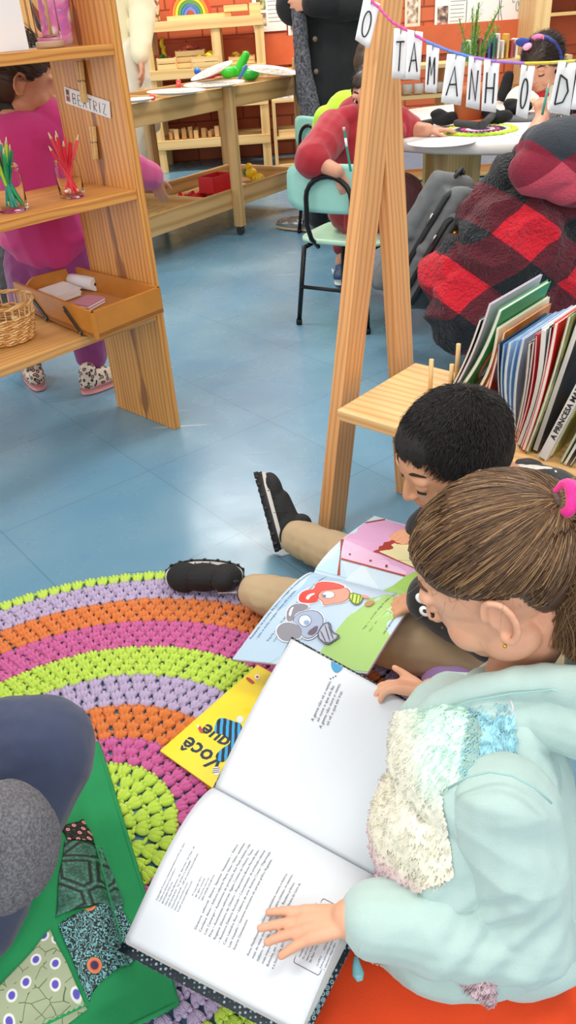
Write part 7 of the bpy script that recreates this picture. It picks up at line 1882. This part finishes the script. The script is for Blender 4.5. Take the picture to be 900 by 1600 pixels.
def slerp(a, b, t):
    w_ = math.acos(max(-1, min(1, a.dot(b)))); 
    return (a*math.sin((1-t)*w_)+b*math.sin(t*w_))/max(math.sin(w_), 1e-4)
cnt_ = 0
while cnt_ < 6500:
    d = V((rnd.gauss(0, 1), rnd.gauss(0, 1), rnd.gauss(0, 1))).normalized()
    if not hairline(d): continue
    if any(not hairline(slerp(d, td, q_)) for q_ in (.06, .12, .2, .3, .45)) and d.y > -.2: continue
    cnt_ += 1
    # favour roots near the hairline
    wob = V((rnd.gauss(0, 1), rnd.gauss(0, 1), rnd.gauss(0, 1)))*.035; ph = rnd.random()*6; lump = noise.noise(d*5)
    K = 12; pts = []; lift = rnd.uniform(1.035, 1.07)+.015*lump
    for k in range(K+1):
        t = k/K; e = slerp(d, td, t*.985); e = (e+wob*math.sin(math.pi*t)+V((0, 0, 1))*.0).normalized()
        rr = lift+.016*math.sin(math.pi*t)-.04*max(0, t-.85)/.15+.006*math.sin(ph+t*7)
        if k == 0: rr = 1.01
        pts.append(hp_(e, rr))
    groups[rnd.choices((0, 1, 2), (5, 2.0, 3))[0]].append(pts)
for nm, g_, m_ in (('hair_strands', groups[0], HG), ('light_hair_strands', groups[1], HG2), ('dark_hair_strands', groups[2], HG3)): strands(nm, g_, .00050, m_, gl, 5)
# stray wisps round the face and nape
wsp = []
for k in range(80):
    d = V((rnd.uniform(-1, 0.6), rnd.uniform(-.5, 1), rnd.uniform(-.4, .5))).normalized()
    p = hp_(d, 1.02); v = (MG1 @ V((rnd.gauss(-.2, .5), rnd.gauss(.2, .6), rnd.gauss(-.1, .6)))).normalized(); L_ = rnd.uniform(.015, .05); q = [p]; curl = V((rnd.gauss(0, 1), rnd.gauss(0, 1), rnd.gauss(0, 1)))*.35
    for j in range(7): v = (v+curl*.5+V((0, 0, -.06))).normalized(); q.append(q[-1]+v*L_/7)
    wsp.append(q)
strands('stray_hair', wsp, .00022, HG2, gl, 6)
# fine edge hair sweeping from forehead, temple and nape
edge = []
for k in range(700):
    a = rnd.uniform(-2.6, 2.6); d = None
    for z in [i*.02-.6 for i in range(90)]:
        s_ = math.sqrt(max(0, 1-z*z)) if abs(z) < 1 else 0; dd = V((math.sin(a)*s_, math.cos(a)*s_, z))
        if hairline(dd): d = dd; break
    if not d: continue
    j = V((rnd.gauss(0, .02), rnd.gauss(0, .02), rnd.gauss(.03, .02))); d = (d+j).normalized(); q = []
    for i in range(8):
        t = i/7*.55; e = (slerp(d, td, t)+j*math.sin(t*6)).normalized(); q.append(hp_(e, .995+.05*min(1, i/2)+.004*math.sin(i+k)))
    edge.append(q)
strands('hairline_strands', edge, .00045, HG, gl, 8)
# ponytail
tpts = [tiep+V((0, 0, .0)), tiep+V((.024, .0, -.004)), tiep+V((.040, -.006, -.035)), tiep+V((.046, -.014, -.080)), tiep+V((.042, -.022, -.125)), tiep+V((.034, -.03, -.165))]
P_ = chain(tpts, [.010, .022, .032, .036, .033, .016])
blob('ponytail', P_, .0035, HG3, gl, 3, wrinkle(.003, 30))
pt = []
for k in range(1900):
    a = rnd.random()*6.28; rr = math.sqrt(rnd.random()); Rr = [.012, .026, .036, .042, .040, .030]; end = rnd.uniform(.8, 1.15); q = []
    for i in range(13):
        t = i/12*5*min(1, end); j = min(4, int(t)); f = t-j; c = tpts[j].lerp(tpts[j+1], f); R_ = Rr[j]*(1-f)+Rr[j+1]*f
        dr = (tpts[j+1]-tpts[j]).normalized(); x = dr.orthogonal().normalized(); x = V((1, .2, .1)); x = (x-dr*x.dot(dr)).normalized(); y = dr.cross(x)
        aa = a+.5*math.sin(t*.9+k); q.append(c+(x*math.cos(aa)+y*math.sin(aa))*R_*(.75+.35*rr)+V((.003*math.sin(t*2+k), .003*math.cos(t*2.3+k), 0)))
    pt.append(q)
strands('ponytail_strands', pt[:1100], .00062, HG, gl, 9); strands('light_ponytail_strands', pt[1100:], .00062, HG2, gl, 10)
# scrunchie
ax = (tpts[1]-tiep).normalized(); x = ax.orthogonal().normalized(); y = ax.cross(x); mb = MB()
cc = tiep+ax*.012+V((0, -.004, .006))
for k in range(4):
    o_ = (k-1.5)*.0062; mb.tube([cc+ax*(o_+.003*math.sin(a+k*1.3))+(x*math.cos(a)+y*math.sin(a))*(.0125+.002*math.sin(a*3+k*2)) for a in [2*math.pi*i/40 for i in range(40)]], .0058, 8, closed=True)
mb.build('hair_scrunchie', flat('#e81f8c', .7, bump=.4, bscale=500, sheen=.3), gl)

# ================================================================= boy in khaki trousers
SKB = skin('#d9a07c')
by = empty('person', V((.36, .98, 0)), 'boy with short black hair and khaki trousers sitting on the floor with a picture book', 'person')
S2 = .176; HB_ = at(702, 712, .42); MB_ = frame((-.85, -.24, -.36), (.10, 0, 1))
bq_ = lambda x, y, z: HB_+MB_ @ V((x, y, z))*S2
nkB, chB, hpB = V((.335, 1.0, .345)), V((.385, .985, .27)), V((.42, .955, .09))
sNB, eNB, wNB = V((.365, .895, .275)), V((.29, .85, .19)), V((.215, .925, .20))
sFB, eFB, wFB = V((.40, 1.09, .28)), V((.33, 1.20, .18)), V((.25, 1.17, .16))
kN, aN = V((.175, .965, .095)), at(398, 925, .055); kF, aF = V((.20, 1.115, .08)), at(462, 838, .055)
P_ = head_prims(HB_, MB_, S2)+[cap(bq_(0, -.15, -.25), .040, nkB, .042), cap(nkB, .042, chB, .06), cap(hpB, .085, chB, .075)]
P_ += chain([sNB, eNB, wNB], [.035, .028, .02])+hand_prims(wNB, V((-.8, .2, -.3)), UP, .10, (.5, .5, .5, .5), side=1)
P_ += chain([sFB, eFB, wFB], [.035, .028, .02])+hand_prims(wFB, V((-.8, -.3, -.1)), UP, .10, (.4, .4, .4, .4), side=-1)
P_ += chain([hpB+V((0, -.04, 0)), kN, aN], [.065, .045, .03])+chain([hpB+V((0, .04, 0)), kF, aF], [.065, .045, .03])
blob('body', P_, .0028, SKB, by, 4)
head_details(by, HB_, MB_, S2, closed=True, skin=SKB, brow='#2a1d16', lip='#c07868')
HBM = hairmat('#0f0d0d', '#2a2422'); HBM2 = hairmat('#1c1816', '#453a36')
hair_cap(by, HB_, MB_, S2, flat('#161212', .7), low=-.22, fringe=.25, thick=1.0, vox=.003, wr=wrinkle(.0015, 60))
whorl = V((.05, -.30, .50))
short_strands(by, HB_, MB_, S2, HBM, 9000, .017, .00050, 51, lambda l: ((l-whorl).x*1.0, (l-whorl).y*1.4+.12, (l-whorl).z*1.0-.05), zmin=-.05, fringe=.29, scale=1.02)
short_strands(by, HB_, MB_, S2, HBM2, 3500, .016, .00045, 52, lambda l: ((l-whorl).x, (l-whorl).y*1.2+.1, (l-whorl).z*1.0-.1), zmin=-.20, fringe=.30, name='side_hair_strands', scale=1.0)
BJ = flat('#1b1c20', .85, bump=.4, bscale=600, sheen=.2)
dress(by, 'jacket', [cap(hpB, .11, chB, .105), ell(chB+V((0, 0, .02)), (.095, .125, .06)), cap(sNB, .055, eNB, .046), cap(eNB, .046, wNB, .040), cap(sFB, .055, eFB, .048), cap(eFB, .046, wFB, .036)], '', .0045, .006, 14, BJ)
dress(by, 'sherpa_collar', chain([at(815, 745, .355), at(850, 755, .35), at(885, 790, .33), at(905, 850, .30)], [.020, .026, .028, .026])+chain([V((.33, .955, .33)), V((.36, .94, .325)), V((.395, .955, .32))], [.018, .024, .026]), '', .0035, .003, 50, flat('#ece8dc', .95, bump=1.0, bscale=160, sheen=.3))
eb = wNB+(eNB-wNB)*.15
# white stitched emblem on the near sleeve
def emb(px, py, r_, nm='sleeve_emblem', col='#e9e9ea'):
    o_ = V((0, 0, CAM_H)); r = ray(px, py); c0 = wNB; best = None
    t_ = (c0-o_).dot(r)/r.dot(r); c = o_+r*t_; c = c-r.normalized()*.040
    n_ = (o_-c).normalized(); x_ = n_.orthogonal().normalized(); M_ = Matrix((x_, n_.cross(x_), n_)).transposed()
    return c, M_
for k, (px, py) in enumerate(((658, 935), (664, 955))):
    c, M_ = emb(px, py, .01); mb = MB(); mb.ball(c, (.0075, .0095, .002), 14, 6, 0, M_); o1 = mb.build('sleeve_emblem', flat('#e9e9ea', .6), by)
    mb = MB(); mb.ball(c+M_ @ V((0, 0, .0018)), (.003, .004, .001), 10, 5, 0, M_); mb.build('emblem_centre', flat('#2a2a2c', .6), o1)
KH = flat('#bda583', .85, bump=.3, bscale=800, var=.05, vscale=14)
def khw(co, n):
    f = .003*(1-2*abs(noise.noise(V((co.x*22, co.y*10, co.z*14)))))+.001*noise.noise(co*60)
    for a_ in (aN, aF):
        d = (co-a_).length
        if d < .10: f += .0022*math.sin(d*260+2*noise.noise(co*20))*(1-d/.10)
    return f
dN, dF = (kN-aN).normalized(), (kF-aF).normalized()
dress(by, 'khaki_trousers', chain([hpB+V((0, -.045, .0)), kN+V((.0, 0, 0)), kN.lerp(aN, .55), aN+dN*.012], [.088, .062, .046, .038])+chain([hpB+V((0, .045, 0)), kF, kF.lerp(aF, .55), aF+dF*.012], [.085, .058, .045, .038])+[cap(hpB+V((0, -.04, 0)), .088, hpB+V((0, .04, 0)), .088)], '', .0035, 0, 0, KH)
kt = [o for o in C.objects if o.name.startswith('khaki_trousers')][0]
_d = [(v.co.copy(), v.normal.copy()) for v in kt.data.vertices]; _o = []
for co, n in _d:
    co = co+n*khw(co, n); _o += [co.x, co.y, co.z]
kt.data.vertices.foreach_set('co', _o); kt.data.update()
for a_, d_ in ((aN, dN), (aF, dF)):
    mb = MB(); mb.tube([a_-d_*.022, a_+d_*.01], [.027, .029], 20, 0, False); mb.build('sock', flat('#17171a', .9), by)
BS = flat('#17181b', .75, bump=.8, bscale=260)
def bigshoe(heel, toe, up, tag_=False):
    o = shoe(by, heel, toe, up, w=.031, h=.062, mat=BS, sole='#e4e1dc', ribs=True, vox=.0025)
    f = (toe-heel); L = f.length; f.normalize(); up = V(up).normalized(); r = f.cross(up).normalized(); up = r.cross(f)
    q = lambda x, y, z: heel+f*y*L+r*x+up*z
    # black ribbed band below the white line, toe cap and elastic rows
    mb = MB(); nn = 40; b = 0
    def out(a, e):
        y = .5+(.53)*math.sin(a); wd = .031*(.86+.16*(y-.2))*abs(math.cos(a))**.75*(1 if math.cos(a) > 0 else -1); return wd*(1+e), y
    for lv, (z, e) in enumerate(((-.010, .10), (.004, .13))):
        for k in range(nn): x_, y_ = out(2*math.pi*k/nn, e); mb.v.append(q(x_, y_, z+.014*max(0, y_-.8)))
    for k in range(nn): mb.face((k, (k+1) % nn, nn+(k+1) % nn, nn+k), None, 0, True)
    mb.face(list(range(nn))[::-1]); mb.build('outsole', flat('#141416', .6), o)
    for j in range(4):
        y0 = .42+.10*j; z0 = .050-.007*j; w0 = .026
        mb = MB(); mb.tube([q(w0*math.cos(a)*1.08, y0-.05*math.sin(a), .008+z0*.92*abs(math.sin(a))**.8) for a in [math.pi*i/12 for i in range(13)]], .0013, 6); mb.build('elastic_ridge', flat('#222326', .8), o)
    mb = MB(); mb.tube([q(.0, .10, .060), q(0, .02, .072), q(0, .05, .080), q(0, .12, .066)], .002, 6); mb.build('pull_tab', flat('#202124', .7), o)
    return o, q
o1, q1 = bigshoe(at(378, 897, .030), at(262, 900, .036), (.28, -.86, .42))
mb = MB(); mb.box(q1(-.0295, .16, .034), (q1(0, .30, 0)-q1(0, 0, 0)), (q1(0, 0, .010)-q1(0, 0, 0)), (q1(-.002, 0, 0)-q1(0, 0, 0))); mb.build('side_label', flat('#e8e8ea', .6), o1)
hF, tF = at(436, 856, .022), at(405, 742, .135)
o2, q2 = bigshoe(hF, tF, (.90, .10, .10))

# ---- lilac round cushion between the two children
P_ = [ell(at(712, 1062, .055)+V((0, 0, .0)), (.055, .045, .045)), ell(at(735, 1060, .05), (.05, .045, .042))]
o = blob('lilac_cushion', P_, .004, flat('#b58fce', .8, sheen=.3), None, 4, wrinkle(.002, 20)); tag(o, 'small round lilac cushion between the girl in mint and the boy', 'cushion')

# ================================================================= person in navy trousers and grey knit at the lower left
nv = empty('person', V((-.45, .50, 0)), 'person in navy trousers and grey knit sweater seated on the green cushion', 'person')
K_ = at(60, 1172, .255); An = at(-25, 1440, .12); Hn = V((-.62, .50, .13)); Cn = V((-.60, .38, .42))
shN, elN, wrN = V((-.46, .34, .46)), at(-4, 1318, .335), V((-.42, .52, .27))
hN = V((-.64, .40, .62)); MN = frame((.5, .7, -.3), UP)
P_ = head_prims(hN, MN, .20)+chain([hN, Cn+V((0, 0, .06))], [.045, .05])+[cap(Hn, .10, Cn, .09)]+chain([Hn, K_, An], [.06, .045, .03])+chain([shN, elN, wrN], [.04, .034, .024])+hand_prims(wrN, V((-.3, .8, -.3)), UP, .12, (.6, .6, .7, .7), side=-1)
kn2 = V((-.52, .78, .20)); P_ += chain([Hn+V((0, .08, 0)), kn2, V((-.42, .60, .08))], [.06, .045, .03])
s2, e2_, w2_ = V((-.74, .42, .46)), V((-.72, .58, .34)), V((-.58, .66, .30)); P_ += chain([s2, e2_, w2_], [.04, .034, .024])+hand_prims(w2_, V((.4, .6, -.4)), UP, .12, side=1)
blob('body', P_, .004, SK1, nv, 3)
NVY = flat('#38425f', .85, bump=.3, bscale=900, sheen=.2)
def nvw(co, n): return .004*(1-2*abs(noise.noise(V((co.x*9, co.y*14, co.z*7)))))+.001*noise.noise(co*40)
TN = chain([Hn, K_+V((-.03, -.0, -.005)), K_, K_.lerp(An, .5), An], [.085, .070, .066, .052, .040])+[cap(K_.lerp(An, .5)+V((-.02, 0, 0)), .052, An+V((-.03, 0, 0)), .045)]+chain([Hn+V((0, .08, 0)), kn2, V((-.42, .60, .10))], [.09, .065, .05])
blob('navy_trousers', TN, .0035, NVY, nv, 5, nvw)
shoe(nv, An+V((-.02, -.02, -.05)), An+V((-.14, .05, -.05)), w=.034, h=.05, upper='#202230', vox=.004)
GK = tweed('#55545a', '#77767b', 380)
def kn(co, n): return .0035*(1-2*abs(noise.noise(V((co.x*12, co.y*16, co.z*10)))))+.0010*math.sin(co.y*900)
blob('grey_sweater', [cap(Hn+V((0, 0, .05)), .13, Cn, .12), cap(shN, .066, elN, .052), ell(elN+V((.004, .0, -.004)), (.050, .058, .056)), cap(elN, .054, wrN, .046), cap(s2, .066, e2_, .055), cap(e2_, .055, w2_, .04), cap(shN, .066, Cn, .10)], .0032, GK, nv, 5, kn)
hair_cap(nv, hN, MN, .20, HB, low=-.4, vox=.005)
